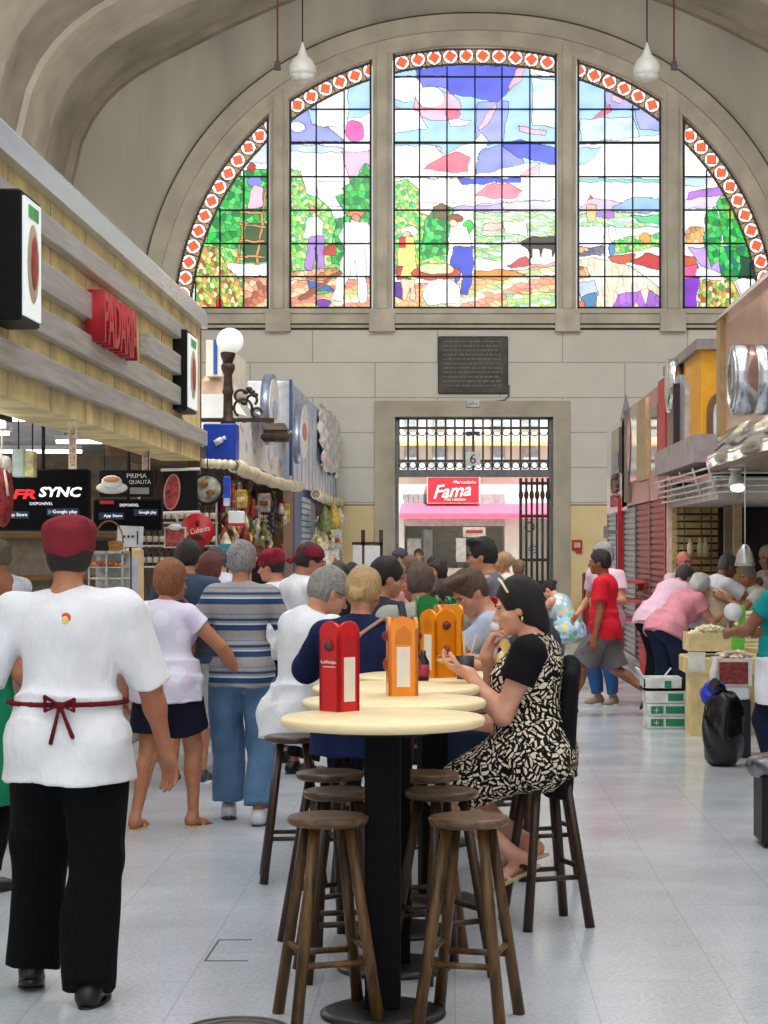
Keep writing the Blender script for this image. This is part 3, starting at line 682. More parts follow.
# interior of the snack bar
ins = MB(); ins.box((-8.1, 8, 2.72), (LX-.35, 24, 2.82)); struct(ins.build('ceiling_stall', mat((206,204,200), .8), base=False))
ins = MB(); ins.box((-8.1, 24, 0), (-3.2, 24.1, 2.8)); struct(ins.build('wall_stall', mat((186,172,150), .8), base=False))
rg = random.Random(3)
k_ = 0
for x, y in ((-3.3, 12.5), (-3.3, 16.0), (-3.3, 19.5), (-4.6, 14), (-4.6, 18), (-4.6, 21.5), (-6, 17), (-6, 21)):
    t = empty('ceiling_tube_light', (x, y, 2.62), 'white strip light hanging under the snack bar ceiling', 'ceiling light', 'strip lights in the snack bar')
    m = MB(); m.box((x-.6, y-.06, 2.63), (x+.6, y+.06, 2.68)); m.build('housing', WHITE, t)
    m = MB(); m.box((x-.58, y-.045, 2.6), (x+.58, y+.045, 2.63)); m.build('tube', emit((250,250,255), 9, 'tube'), t)
    m = MB(); m.cyl((x-.5, y, 2.68), (x-.5, y, 2.72), .01, n=6); m.cyl((x+.5, y, 2.68), (x+.5, y, 2.72), .01, n=6); m.build('hanger', DARK, t)
t = empty('strip_light', (-2.75, 10.6, 2.3), 'long bright strip light below the fascia at the left edge', 'ceiling light')
m = MB(); m.box((-2.88, 8.4, 2.36), (-2.72, 12.3, 2.44)); m.build('housing', DARK, t)
m = MB(); m.box((-2.86, 8.4, 2.32), (-2.74, 12.2, 2.36)); m.build('tube', emit((250,252,255), 5, 'tube'), t)
# rail with hanging glasses and shelf at back
m = MB(); m.box((-7, 23.6, 1.7), (-3.3, 23.9, 1.75)); m.box((-7, 23.6, 1.2), (-3.3, 23.9, 1.25)); m.box((-7, 23.6, 2.2), (-3.3, 23.9, 2.25)); tag(m.build('back_shelf', mat((160,120,60), .6)), 'wooden back shelves inside the snack bar', 'shelf')
# screens
def tv(px0, px1, py0, py1, k, lab):
    a = P(px0, py1, k); c = P(px1, py0, k)
    r = empty('television', ((a.x+c.x)/2, a.y, a.z), lab, 'television', 'menu televisions over the snack bar counter')
    m = MB(); m.rbox((a.x, a.y, a.z), (c.x, a.y+.07, c.z), .01); m.build('case', BLACK, r)
    m = MB(); m.box((a.x+.015, a.y-.004, a.z+.015), (c.x-.015, a.y+.002, c.z-.015)); m.build('screen', mat((5,5,8), .5, spec=.1), r)
    m = MB(); m.cyl(((a.x+c.x)/2, a.y+.05, c.z-.05), ((a.x+c.x)/2, a.y+.05, 2.72), .015, n=8); m.build('bracket', DARK, r)
    return r, a.y-.008
def sc_text(s, r, y, px0, px1, py0, py1, k, c, e=0, nm='caption', shear=0, bold=0):
    m_ = emit(c, e, 'screen_text') if e else mat(c, .5)
    return text(s, nm, m_, (P((px0+px1)/2, (py0+py1)/2, k).x, y, P(0, (py0+py1)/2, k).z), (1,0,0), (0,0,1), (px1-px0)/k, (py1-py0)/k, .004, r, shear=shear, bold=bold)
r, y = tv(-6, 90, 469, 531, 130, 'wide dark television showing SYNC lettering, nearest to camera')
sc_text('FR', r, y, 13, 36, 489.5, 499, 130, (246,30,40), 1.1, shear=.2, bold=.03); sc_text('SYNC', r, y, 39, 82, 487, 497, 130, (250,240,246), 1.1, shear=.2, bold=.03)
sc_text('DISPONÍVEL', r, y, 30, 53, 501.5, 505, 130, (220,224,236), .9)
for px0, px1, py, s in ((1, 29, 515, 'App Store'), (47, 79, 512, 'Google play')):
    m = MB(); a = P(px0, py+3.6, 130); c = P(px1, py-3.6, 130); m.box((a.x, y, a.z), (c.x, y+.003, c.z)); m.build('badge', mat((30,44,70), .4), r)
    sc_text(s, r, y-.004, px0+6, px1-1.5, py-2, py+2.2, 130, (230,236,246), .9)
    m = MB(); a = P(px0+3.4, py, 130); m.prism([V(a.x-.012, y-.006, a.z-.016), V(a.x-.012, y-.006, a.z+.016), V(a.x+.015, y-.006, a.z)], (0,.004,0)); m.build('badge_icon', mat((90,190,210), .5), r)
r, y = tv(93, 162, 499, 531, 117, 'dark television below the coffee cup sign')
sc_text('DISPONÍVEL', r, y, 120, 139, 503, 506.5, 117, (230,232,240), .9)
for px0, px1, py, s in ((99, 124, 516, 'App Store'), (134, 158, 512.5, 'Google play')):
    m = MB(); a = P(px0, py+3.4, 117); c = P(px1, py-3.4, 117); m.box((a.x, y, a.z), (c.x, y+.003, c.z)); m.build('badge', mat((30,44,80), .4), r)
    sc_text(s, r, y-.004, px0+5, px1-1.5, py-1.8, py+2, 117, (230,236,246), .9)
m = MB(); a = P(100, 504, 117); c = P(114, 500.5, 117); m.box((a.x, y, a.z), (c.x, y+.003, c.z)); m.build('banner', mat((190,20,34), .5), r)
# coffee sign
K = 123; a = P(99, 497, K); c = P(153, 470, K); r = empty('coffee_sign', ((a.x+c.x)/2, a.y, a.z), 'black hanging sign with a white coffee cup picture', 'sign')
m = MB(); m.rbox((a.x, a.y, a.z), (c.x, a.y+.05, c.z), .008); m.build('board', BLACK, r)
m = MB(); u = P(112, 486, K); m.ell((u.x, a.y-.004, u.z-.015), (.13, .012, .05), 20, 8); m.build('saucer_picture', mat((236,232,222), .5), r)
m = MB(); u = P(112, 482, K); m.ell((u.x, a.y-.016, u.z), (.085, .012, .055), 20, 8); m.build('cup_picture', mat((246,244,238), .5), r)
m = MB(); u = P(112, 479.5, K); m.ell((u.x, a.y-.03, u.z), (.068, .006, .024), 20, 8); m.build('coffee_picture', mat((206,150,90), .5), r)
m = MB(); u = P(130, 494, K); v_ = P(149, 487.5, K); m.box((u.x, a.y-.006, u.z), (v_.x, a.y, v_.z)); m.build('picture_panel', mat((150,146,138), .5), r)
sc_text('PRIMA', r, a.y-.006, 127, 147, 473.5, 478, K, (236,234,228)); sc_text('QUALITÀ', r, a.y-.006, 129, 151, 479, 484.5, K, (236,234,228))
m = MB()
for x in (104, 148): u = P(x, 470, K); m.cyl((u.x, a.y+.02, u.z), (u.x, a.y+.02, 2.72), .004, n=5)
m.build('hanger', DARK, r)
# hanging meat poster
K = 112; a = P(163.5, 512, K); c = P(197.5, 471, K); r = empty('meat_poster', ((a.x+c.x)/2, a.y, a.z), 'black hanging poster with a cured meat slice picture', 'poster')
m = MB(); m.box((a.x, a.y, a.z), (c.x, a.y+.02, c.z)); m.build('sheet', BLACK, r)
m = MB(); u = P(172, 492, K); m.ell((u.x, a.y-.004, u.z), (.075, .01, .165), 20, 10, Matrix.Rotation(.12, 3, 'Y')); m.build('meat_picture', mat((206,150,140), .5), r)
m = MB(); m.ell((u.x, a.y-.014, u.z), (.062, .008, .15), 20, 10, Matrix.Rotation(.12, 3, 'Y')); m.build('meat_picture', mat((164,58,58), .5, var=.5, scale=30), r)
for py in (470, 513): m = MB(); u = P(161, py, K); v_ = P(200, py-1, K); m.cyl((u.x, a.y, u.z), (v_.x, a.y, v_.z), .014, n=10); m.build('rod', WHITE, r)
def simple(nm, lab, ct, parts, group=None, bev=0):
    """thing made of several named meshes [(part, MB, material)]"""
    xs = [v for _, m, _ in parts for v in m.v]; lo = [min(v[i] for v in xs) for i in range(3)]; hi = [max(v[i] for v in xs) for i in range(3)]
    if len(parts) == 1:
        o = parts[0][1].build(nm, parts[0][2]); tag(o, lab, ct, group); return o
    r = empty(nm, ((lo[0]+hi[0])/2, (lo[1]+hi[1])/2, lo[2]), lab, ct, group)
    for pn, m, mt in parts: m.build(pn, mt, r)
    return r
# hanging price ribbons
for px, p0, p1, k, lab in ((72.5, 421, 469, 160, 'left of two long pale menu strips hanging from the fascia'), (146, 443, 483, 120, 'right of two long pale menu strips hanging from the fascia')):
    a = P(px-4, p1, k); c = P(px+4, p0, k); m = MB(); m.box((a.x, a.y, a.z), (c.x, a.y+.008, c.z)); q = MB(); q.box((a.x+.008, a.y-.003, a.z+.02), (c.x-.008, a.y, c.z-.03))
    s_ = MB(); s_.cyl((px and (a.x+c.x)/2, a.y, c.z), ((a.x+c.x)/2, a.y, c.z+.12), .003, n=5)
    simple('menu_strip', lab, 'menu strip', [('card', m, mat((236,226,196), .6)), ('print', q, mat((206,170,150), .6, var=.4, scale=60)), ('string', s_, DARK)], 'menu strips below the fascia')
# salami net bundle
K = 165; m = MB(); 
m.ell(P(3, 496, K), (.065, .065, .19), 16, 12); m.ell(P(-6, 492, K), (.06, .06, .18), 14, 10)
q = MB(); q.torus(P(2, 468, K), .045, .022, (0,1,0), 14, 8); q.ell(P(-2, 462, K), (.06,.04,.05), 10, 8); q.ell(P(6, 464, K), (.04,.04,.05), 10, 8); s_ = MB(); s_.cyl(P(2, 462, K), P(2, 430, K), .006, n=6); s_.tube([P(4, 468, K), P(7, 485, 168), P(8, 496, 168)], .008, 6)
simple('salami_bundle', 'large red salami in white netting hanging at left edge', 'salami', [('sausage', m, mat((150,36,34), .5, var=.5, scale=40, bump=.6, bscale=60)), ('knot', q, mat((220,210,196), .8)), ('string', s_, mat((220,206,190), .8))])
# small white cabinet and yellow box hanging
K = 150; a = P(12, 477, K); c = P(34, 449, K); m = MB(); m.rbox((a.x, a.y, a.z), (P(24, 0, K).x, a.y+.1, c.z), .008); q = MB(); q.rbox((P(24.3, 0, K).x, a.y, a.z), (c.x, a.y+.1, c.z-.01), .008)
w_ = MB(); w_.cyl((P(17,0,K).x, a.y+.05, c.z), (P(17,0,K).x, a.y+.05, 2.72), .005, n=5); w_.cyl((P(31,0,K).x, a.y+.05, c.z-.01), (P(31,0,K).x, a.y+.05, 2.72), .005, n=5)
simple('hanging_sign_box', 'small pale green and yellow box hanging beside salami', 'hanging box', [('side', m, mat((208,226,216), .5)), ('front', q, mat((222,206,150), .5, var=.3, scale=14)), ('hanger', w_, DARK)])
# counter with display case
m = MB(); m.rbox((-3.15, 10, 0), (-2.6, 18.5, 1.0), .02); q = MB(); q.box((-3.2, 10, 1.0), (-2.55, 18.5, 1.04))
simple('snack_counter', 'long steel snack bar counter below the stone fascia', 'counter', [('body', m, mat((150,130,110), .5)), ('worktop', q, STEEL)])
K = 128; a = P(88, 600, K); c = P(123, 551, K)
bx = MB(); bx.box((a.x, a.y, 1.04), (c.x, a.y+.35, 1.07)); bx.box((a.x, a.y, c.z-.02), (c.x, a.y+.35, c.z)); bx.box((a.x, a.y+.33, 1.04), (c.x, a.y+.35, c.z))
for x in (a.x, (a.x+c.x)/2, c.x-.012): bx.box((x, a.y, 1.04), (x+.012, a.y+.012, c.z))
fd = MB()
for i in range(7): fd.ell((a.x+.03+.035*i, a.y+.1+.05*(i%3), 1.18+.05*(i%2)), (.025,.03,.022), 8, 6)
f2 = MB()
for i in range(6): f2.ell((a.x+.04+.04*i, a.y+.12, 1.46), (.026,.03,.026), 8, 6)
sh_ = MB(); sh_.box((a.x, a.y+.02, 1.15), (c.x, a.y+.33, 1.16)); sh_.box((a.x, a.y+.02, 1.34), (c.x, a.y+.33, 1.35)); sh_.box((a.x, a.y+.02, 1.43), (c.x, a.y+.33, 1.435))
simple('display_case', 'glass fronted steel display case of pastries on snack counter', 'display case', [('frame', bx, STEEL), ('shelf', sh_, mat((216,220,214), .3)), ('pastries', fd, mat((212,160,84), .6, var=.4, scale=30)), ('cold_cuts', f2, mat((206,120,80), .6, var=.5, scale=40))])
K = 126; m = MB(); u = P(115, 550.5, K); v_ = P(122, 541, K); m.prism([V(P(108,0,K).x+.01, u.y, u.z), V(v_.x-.01, u.y, u.z), V(v_.x, u.y, v_.z), V(P(108,0,K).x, u.y, v_.z)], (0,.1,0))
q = MB(); q.torus(P(108, 541, K), .1, .007, (0,1,0), 20, 6, 0, -PI) if False else None
q.tube([V(P(94,0,K).x, u.y+.05, v_.z-.01)]+[V(P(108-14*math.cos(PI*i/12), 0, K).x, u.y+.05, v_.z+.16*math.sin(PI*i/12)) for i in range(1, 12)]+[V(v_.x, u.y+.05, v_.z)], .007, 6)
s_ = MB(); s_.rbox((P(93,0,K).x, u.y+.01, u.z), (P(109,0,K).x-.004, u.y+.1, v_.z+.01), .01)
simple('wicker_basket', 'brown wicker basket with arched handle on display case', 'basket', [('bowl', m, mat((176,130,70), .8, var=.4, scale=60, bump=.5, bscale=90)), ('handle', q, mat((150,110,60), .7)), ('cloth', s_, mat((44,40,40), .9))])
K = 122; m = MB(); a = P(117, 547, K); c = P(143, 526, K); m.box((a.x, a.y, a.z), (c.x, a.y+.01, c.z), Matrix.Rotation(.05, 3, 'Y')); q = MB()
for i, s in enumerate((1,1,1)): q.ell((a.x+.06+.035*i, a.y-.004, (a.z+c.z)/2), (.01,.004,.012), 8, 5)
q.box((c.x-.05, a.y-.004, a.z+.02), (c.x-.04, a.y, c.z-.04)); w_ = MB(); w_.box(((a.x+c.x)/2-.01, a.y+.01, 1.04), ((a.x+c.x)/2+.01, a.y+.03, a.z+.05))
simple('notice_card', 'white card notice with black marks below televisions', 'notice', [('card', m, mat((222,224,228), .6)), ('print', q, DARK), ('stand', w_, DARK)])
K = 120; m = MB(); u = P(126, 548, K); m.lathe([(.02,0),(.022,.06),(.008,.085),(.008,.1)], V(u.x, u.y-.15, 1.5), 12); q = MB(); q.cyl((u.x, u.y-.15, 1.04), (u.x, u.y-.15, 1.5), .05, n=12); w_ = MB(); w_.lathe([(.01,0),(.014,.02)], V(u.x, u.y-.15, 1.6), 10)
simple('sauce_bottle', 'clear dispenser bottle standing in front of white card', 'bottle', [('bottle', m, mat((230,234,236), .2)), ('stand', q, mat((206,180,150), .6)), ('cap', w_, WHITE)])
K = 119; a = P(124, 600, K); c = P(142, 548, K); m = MB(); m.rbox((a.x, a.y, 1.04), (c.x, a.y+.12, c.z), .02); q = MB(); q.box((a.x+.015, a.y-.005, 1.15), (c.x-.04, a.y, c.z-.08))
simple('napkin_cabinet', 'cream dispenser box with blue panel on counter', 'dispenser', [('body', m, mat((224,196,150), .6)), ('panel', q, mat((186,196,226), .4))])
# jars and bottles standing behind
rg = random.Random(8); SHB = MB()
for z in (1.3, 1.62): SHB.box((-2.95, 15.8, z-.02), (-2.5, 15.95, z))
for pz in (0,): pass
K = 107.5; u0 = P(140, 565, K)
rackz = [EYE+(VY-y)/K for y in (566, 545, 522)]
rk = MB()
for z in rackz: rk.box((P(140,0,K).x, u0.y-.05, z-.015), (P(217,0,K).x, u0.y+.12, z))
for px in (140, 178, 217): rk.box((P(px,0,K).x-.008, u0.y-.05, .0), (P(px,0,K).x+.008, u0.y-.035, 2.1))
tag(rk.build('bottle_rack', mat((190,190,186), .4, .5)), 'white wire rack full of dark bottles below the meat poster', 'rack')
bt = None
for ri, z in enumerate(rackz):
    for i in range(12):
        px = 143+i*6.3
        if bt is None:
            bt = empty('dark_bottle', (0,0,0)); m = MB(); m.lathe([(.0,0),(.024,.0),(.025,.1),(.012,.14),(.011,.165),(0,.165)], (0,0,0), 12); m.build('glass', mat((48,26,16), .25), bt)
            m = MB(); m.lathe([(.0255,.03),(.026,.03),(.026,.085),(.0255,.085)], (0,0,0), 12); m.build('label', mat((216,206,180), .6, var=.3, scale=60), bt)
            m = MB(); m.lathe([(0,.165),(.013,.165),(.013,.18),(0,.18)], (0,0,0), 10); m.build('cap', mat((200,170,90), .4, .5), bt); o = bt
        else: o = copy_tree(bt)
        o.location = (P(px,0,K).x, u0.y+.03, z); tag(o, 'small dark bottle with pale label on the white wire rack', 'bottle', 'bottles on the wire rack')
# round red tin sign
u = P(197.5, 530.5, 113); r = empty('round_tin_sign', u, 'round red tin sign with slanted white script', 'sign'); m = MB(); m.lathe([(0,0),(.15,0),(.152,.012),(.148,.02),(0,.02)], u, 40, (0,-1,0)); m.build('disc', mat((186,22,26), .35), r)
text('La Cubanita', 'script', mat((240,226,220), .5), (u.x-.005, u.y-.026, u.z+.0), V(1,0,.22).normalized(), V(-.22,0,1).normalized(), .24, .05, .004, r, shear=.3)
m = MB(); m.prism([V(u.x-.08,u.y-.024,u.z-.09), V(u.x+.07,u.y-.024,u.z-.09), V(u.x+.03,u.y-.024,u.z-.04), V(u.x-.03,u.y-.024,u.z-.04)], (0,.003,0)); m.ell((u.x, u.y-.022, u.z+.06), (.02,.004,.03), 10, 6); m.build('emblem', mat((70,20,24), .5), r)
# framed picture, round plate
K = 116; a = P(164, 548, K); c = P(186, 527, K); m = MB(); m.box((a.x, a.y, a.z), (c.x, a.y+.02, c.z)); q = MB(); q.box((a.x+.012, a.y-.004, a.z+.012), (c.x-.012, a.y, c.z-.012)); w_ = MB(); w_.ell((P(175,0,K).x, a.y, c.z), (.06,.015,.03), 14, 8); s_ = MB(); s_.cyl(((a.x+c.x)/2, a.y+.01, 1.04), ((a.x+c.x)/2, a.y+.01, a.z), .012, n=8)
simple('framed_card', 'small framed red picture with white rounded top', 'framed picture', [('frame', m, mat((220,214,206), .5)), ('picture', q, mat((164,70,64), .5, var=.6, scale=30)), ('top', w_, WHITE), ('stand', s_, DARK)])
u = P(207.5, 489, 108); r = empty('round_tray', u, 'round dark rimmed tray with food relief below rolled awning', 'tray'); m = MB(); m.torus(u, .135, .014, (0,1,0), 40, 8); m.build('rim', BLACK, r); m = MB(); m.lathe([(0,0),(.13,0),(.13,.01),(0,.01)], u, 30, (0,-1,0)); m.build('plate', mat((146,140,128), .4, var=.5, scale=14), r)
m = MB(); m.ell((u.x-.03, u.y-.015, u.z+.05), (.04,.01,.035), 12, 8); m.ell((u.x+.03, u.y-.015, u.z-.03), (.045,.01,.03), 12, 8); m.build('relief', mat((150,104,50), .6, var=.4, scale=30), r)
m = MB(); m.cyl((u.x, u.y, u.z+.14), (u.x, u.y, 2.42), .006, n=5); m.build('hanger', DARK, r)
# teal poster
K = 103; a = P(218, 568, K); c = P(237, 544, K); m = MB(); m.box((a.x, a.y, a.z), (c.x, a.y+.01, c.z)); q = MB()
for i in range(5): q.box((a.x+.02, a.y-.003, c.z-.06-.035*i), (a.x+.06+.06*((i*37)%10)/10, a.y, c.z-.05-.035*i))
s_ = MB(); s_.cyl(((a.x+c.x)/2, a.y+.01, 0), ((a.x+c.x)/2, a.y+.01, a.z), .012, n=8)
simple('teal_poster', 'small teal price poster on a thin stand', 'poster', [('sheet', m, mat((40,150,166), .5)), ('print', q, mat((220,236,240), .5)), ('pole', s_, DARK)])
# rolled awnings
AWN = mat((226,212,180), .8, var=.12, scale=5, bump=.3, bscale=20)
def roll(a, c, r0, lab, sag=.04):
    pts = [a.lerp(c, i/16)+V(0,0,-sag*math.sin(PI*i/16)+.012*math.sin(i*2.1)) for i in range(17)]
    m = MB(); m.tube(pts, [r0*(1+.03*math.sin(i*1.7)) for i in range(17)], 14); q = MB()
    d = (a-c).normalized(); q.torus(a+d*.005, r0*.62, r0*.1, tuple(d), 18, 6); q.torus(a+d*.008, r0*.3, r0*.1, tuple(d), 14, 6)
    simple('rolled_awning', lab, 'awning', [('canvas', m, AWN), ('roll_end', q, mat((120,108,90), .8))], 'rolled cream awnings of the left stalls')
roll(V(P(229,0,106).x, F/104, P(0,465,104).z), V(P(201,0,106).x, F/106, P(0,463,106).z), .04, 'short rolled cream awning below the blue sign', 0)
roll(L(234, 465.5, -2.3), L(299, 487, -2.3), .075, 'long rolled cream awning leading away past the blue sign')
roll(L(316, 494, -2.25), L(342, 502, -2.25), .085, 'farthest rolled cream awning close to the end wall')
# blue sign with white bottle
a = P(203, 459, 103); c = P(236, 423.5, 103); r = empty('blue_sign', ((a.x+c.x)/2, a.y, a.z), 'square deep blue sign with white bottle picture', 'sign')
m = MB(); m.rbox((a.x, a.y, a.z), (c.x, a.y+.3, c.z), .01); m.build('box', mat((22,64,178), .4), r)
m = MB(); u = P(218, 442.5, 103); q = P(225, 438, 103); m.cyl((u.x-.03, a.y-.01, u.z-.01), (u.x+.04, a.y-.01, u.z+.03), .03, n=14); m.cyl((u.x+.04, a.y-.01, u.z+.03), (u.x+.075, a.y-.01, u.z+.05), .018, .02, 12); m.build('bottle_picture', mat((226,230,240), .5), r)
# ornate lamp
BR = mat((72,58,46), .5, .5, var=.3, scale=10)
K = 100; u = P(228, 425, K); r = empty('globe_lamp', (u.x, u.y, u.z-.02), 'white globe street lamp on ornate dark bracket above blue sign', 'lamp')
m = MB(); m.lathe([(.05,0),(.075,.0),(.075,.05),(.05,.08),(.045,.3),(.06,.33),(.05,.36),(.04,.5),(.07,.56),(.07,.6),(.045,.62)], u, 20); m.build('post', BR, r)
m = MB(); m.lathe([(.03,.6),(.05,.63),(.07,.68),(.078,.72),(.06,.73),(.0,.73)], u, 20); m.build('lamp_cup', BR, r)
g = P(233.5, 341, K); m = MB(); m.ell((u.x+.02, u.y, g.z), (.135,.135,.13), 28, 18); m.build('globe', emit((246,246,240), .4, 'opal_globe'), r)
m = MB(); m.box((u.x-.3, u.y-.02, u.z+.03), (u.x+.46, u.y+.02, u.z+.07)); m.build('bracket_arm', BR, r)
m = MB()
for cx_, cz_, rad, a0, a1 in ((.15,.17,.09,-.5,4.2), (.29,.12,.05,0,4.8), (.13,.29,.06,1,5.5), (.24,.25,.05,-1,3.6)): m.torus((u.x+cx_, u.y, u.z+cz_), rad, .014, (0,-1,0), 20, 6, a0, a1)
for cx_, cz_ in ((.18,.33), (.24,.33), (.21,.36), (.16,.22), (.27,.3)): m.ell((u.x+cx_, u.y, u.z+cz_), (.035,.02,.025), 8, 6)
m.build('scroll_ornament', BR, r)
K = 97; u = P(276, 438, K); r = empty('lantern_cap', (u.x, u.y, u.z-.04), 'stepped dark metal lantern canopy beyond the globe lamp', 'lantern')
m = MB(); m.loft([[V(u.x+s*w_, u.y+t*w_*.8, u.z+z) for s, t in ((-1,-1),(1,-1),(1,1),(-1,1))] for w_, z in ((.12,-.04),(.15,.0),(.15,.03),(.12,.04),(.12,.07),(.13,.08),(.1,.13),(.09,.15))]); m.build('canopy', BR, r)
m = MB(); m.tube([V(u.x-.02, u.y, u.z+.15), V(u.x-.2, u.y+.02, u.z+.19), V(u.x-.35, u.y+.06, u.z+.17)], .012, 6); m.build('arm', BR, r)
# ---- second stall (spices and sausages)
CREAM = mat((240,232,216), .55, var=.08, scale=4); PALEB = mat((196,204,220), .35, .3, var=.2, scale=3)
r = empty('stall_canopy', (-2.75, 22.5, 2.55), 'white and cream stall front with blue stripe and scalloped hood', 'stall front')
a = P(206, 376, 94); c = P(222, 340, 94)
m = MB(); m.box((a.x, a.y, a.z), (c.x, ly(246, c.x), c.z)); m.build('sign_box', CREAM, r)
m = MB(); m.box((P(213.5,0,94).x, a.y-.01, a.z+.02), (P(217.5,0,94).x, a.y, c.z)); m.build('stripe', mat((40,96,170), .4), r)
m = MB(); rings = []                                  # hood
for j in range(9):
    t = j/8; rad = .12+.4*t
    rings.append([V(-2.62+.15*0+rad*math.cos(PI*i/14)*.8, a.y+.05-.0*j+ .25*t*0+ (1-t)*.25, a.z-.02-.42*t+ .07*math.sin(PI*i/14)) for i in range(15)])
m.loft(rings, False, False, True); m.build('hood', mat((232,212,190), .7, var=.1), r)
m = MB(); m.box((-2.95, 21.4, zz(2.9)), (-2.42, 21.6, zz(3.4))); m.build('panel', mat((226,190,170), .7), r)
m = MB(); m.box((-2.9, ly(228,-2.42), 2.55), (-2.42, 28.3, 3.22)); m.build('sign_panel', WHITE, r)
rg = random.Random(21)
m = MB(); q = MB()
for i in range(16):
    y0 = ly(232,-2.42)+i*.46; zc = rg.uniform(2.65, 3.05); mm = m if i % 2 else q
    mm.ell((-2.415, y0+.1, zc), (.01, rg.uniform(.1,.28), rg.uniform(.04,.13)), 12, 6)
m.build('graphics', mat((186,198,222), .4), r); q.build('graphics', mat((236,214,206), .4), r)
m = MB(); m.box((-3.4, 21, 0), (-3.3, 28.3, 2.55)); m.box((-3.3, 18.8, 2.45), (-2.42, 28.3, 2.55)); m.build('booth_body', mat((92,70,50), .8, var=.4, scale=6), r)
for i, (px, X, py, hl, hh, tilt, c) in enumerate(((266, -2.3, 410, .75, .43, 0, (180,190,220)), (297, -2.2, 432, .8, .42, .25, (206,214,232)))):
    k = (px-VX)/X; u = V(X, F/k, EYE+(VY-py)/k); rr = empty('oval_sign', u, ['pale oval lightbox sign on the grey panelled stall, nearer one', 'pale oval lightbox sign with red tip, farther one'][i], 'sign', 'oval signs over the left stalls')
    R_ = Matrix.Rotation(tilt, 3, 'X'); rings = []
    for dx, s in ((0,1),(.1,1)): rings.append([u+V(dx, 0, 0)+R_@V(0, hl*s*math.cos(2*PI*j/32), hh*s*math.sin(2*PI*j/32)) for j in range(32)])
    m = MB(); m.loft(rings, True, smooth=True); m.build('case', mat((150,160,186), .3, .6), rr)
    rings = [[u+V(dx, 0, 0)+R_@V(0, hl*.9*math.cos(2*PI*j/32), hh*.88*math.sin(2*PI*j/32)) for j in range(32)] for dx in (.1,.108)]
    m = MB(); m.loft(rings, True); m.build('face', mat((240,240,246), .4), rr)
    m = MB(); m.ell(u+V(.11, 0, 0), (.006, hl*.5, hh*.3), 14, 8); m.build('logo', mat(c if i == 0 else (206,90,90), .4), rr)
    m = MB(); m.cyl(u+V(.0,0,0), u+V(-.25,0,0), .02, n=8); m.build('bracket', STEEL, rr)
# ---- third stall: pale metal clad block
r = empty('clad_stall', (-2.75, 33, 2.2), 'pale grey metal clad stall upper front near end wall', 'stall front')
y0 = ly(290); y1 = YW-.2
m = MB(); m.box((-2.95, y0, 2.5), (LX, y1, zz(4.0))); m.build('cladding', PALEB, r)
m = MB()
for i in range(14): yy = y0+.4+i*.8; m.box((LX, yy, 2.5), (LX+.015, yy+.03, zz(4.0)))
m.build('cladding_ribs', mat((160,170,190), .35, .5), r)
m = MB(); m.box((-2.36, y0-.03, 2.6), (-2.32, y0+.05, zz(4.02))); m.build('edge_trim', mat((40,74,130), .4), r)
m = MB(); m.box((-2.95, y0-.02, 3.1), (-2.36, y0, zz(3.98))); m.build('end_panel', mat((176,178,182), .35, .3), r)
m = MB(); gx = 24; pts = []; ys = np.linspace(ly(317), YW-.25, gx); zs = np.linspace(2.95, 4.05, 16)
for i, yy in enumerate(ys):
    for j, z_ in enumerate(zs): pts.append(V(LX+.05+.04*math.sin(i*1.3+j*.5)+.03*math.sin(j*1.9+i*.4), yy, z_+.05*math.sin(i*.9)*(j == 0)))
m.add(pts, [(i*16+j, (i+1)*16+j, (i+1)*16+j+1, i*16+j+1) for i in range(gx-1) for j in range(15)], True); m.build('plastic_sheet', mat((226,228,236), .12, var=.1, scale=3), r)
m = MB(); m.box((-2.95, ly(293), 0), (-2.45, YW-.25, 2.5)); m.build('booth_body', mat((90,84,76), .8), r)
# blue shutter of the third stall
r = empty('blue_roller_shutter', (-2.4, 29, 0), 'blue framed roller shutter beside the farther left stall', 'roller shutter')
m = MB(); m.box((-2.45, ly(293,-2.42), .1), (-2.4, ly(314,-2.42), 2.5)); m.build('frame', mat((26,64,120), .5), r)
m = MB()
for i in range(22): m.box((-2.4, ly(300,-2.4), .3+i*.095), (-2.37, ly(309,-2.4), .37+i*.095))
m.build('slats', mat((130,156,186), .4, .4), r)
m = MB(); m.box((-2.6, ly(282,-2.42), 0), (-2.4, ly(292,-2.42), 2.45)); tag(m.build('stall_post', wood((70,44,24), (120,80,46))), 'brown wooden post beside the blue shutter', 'post')
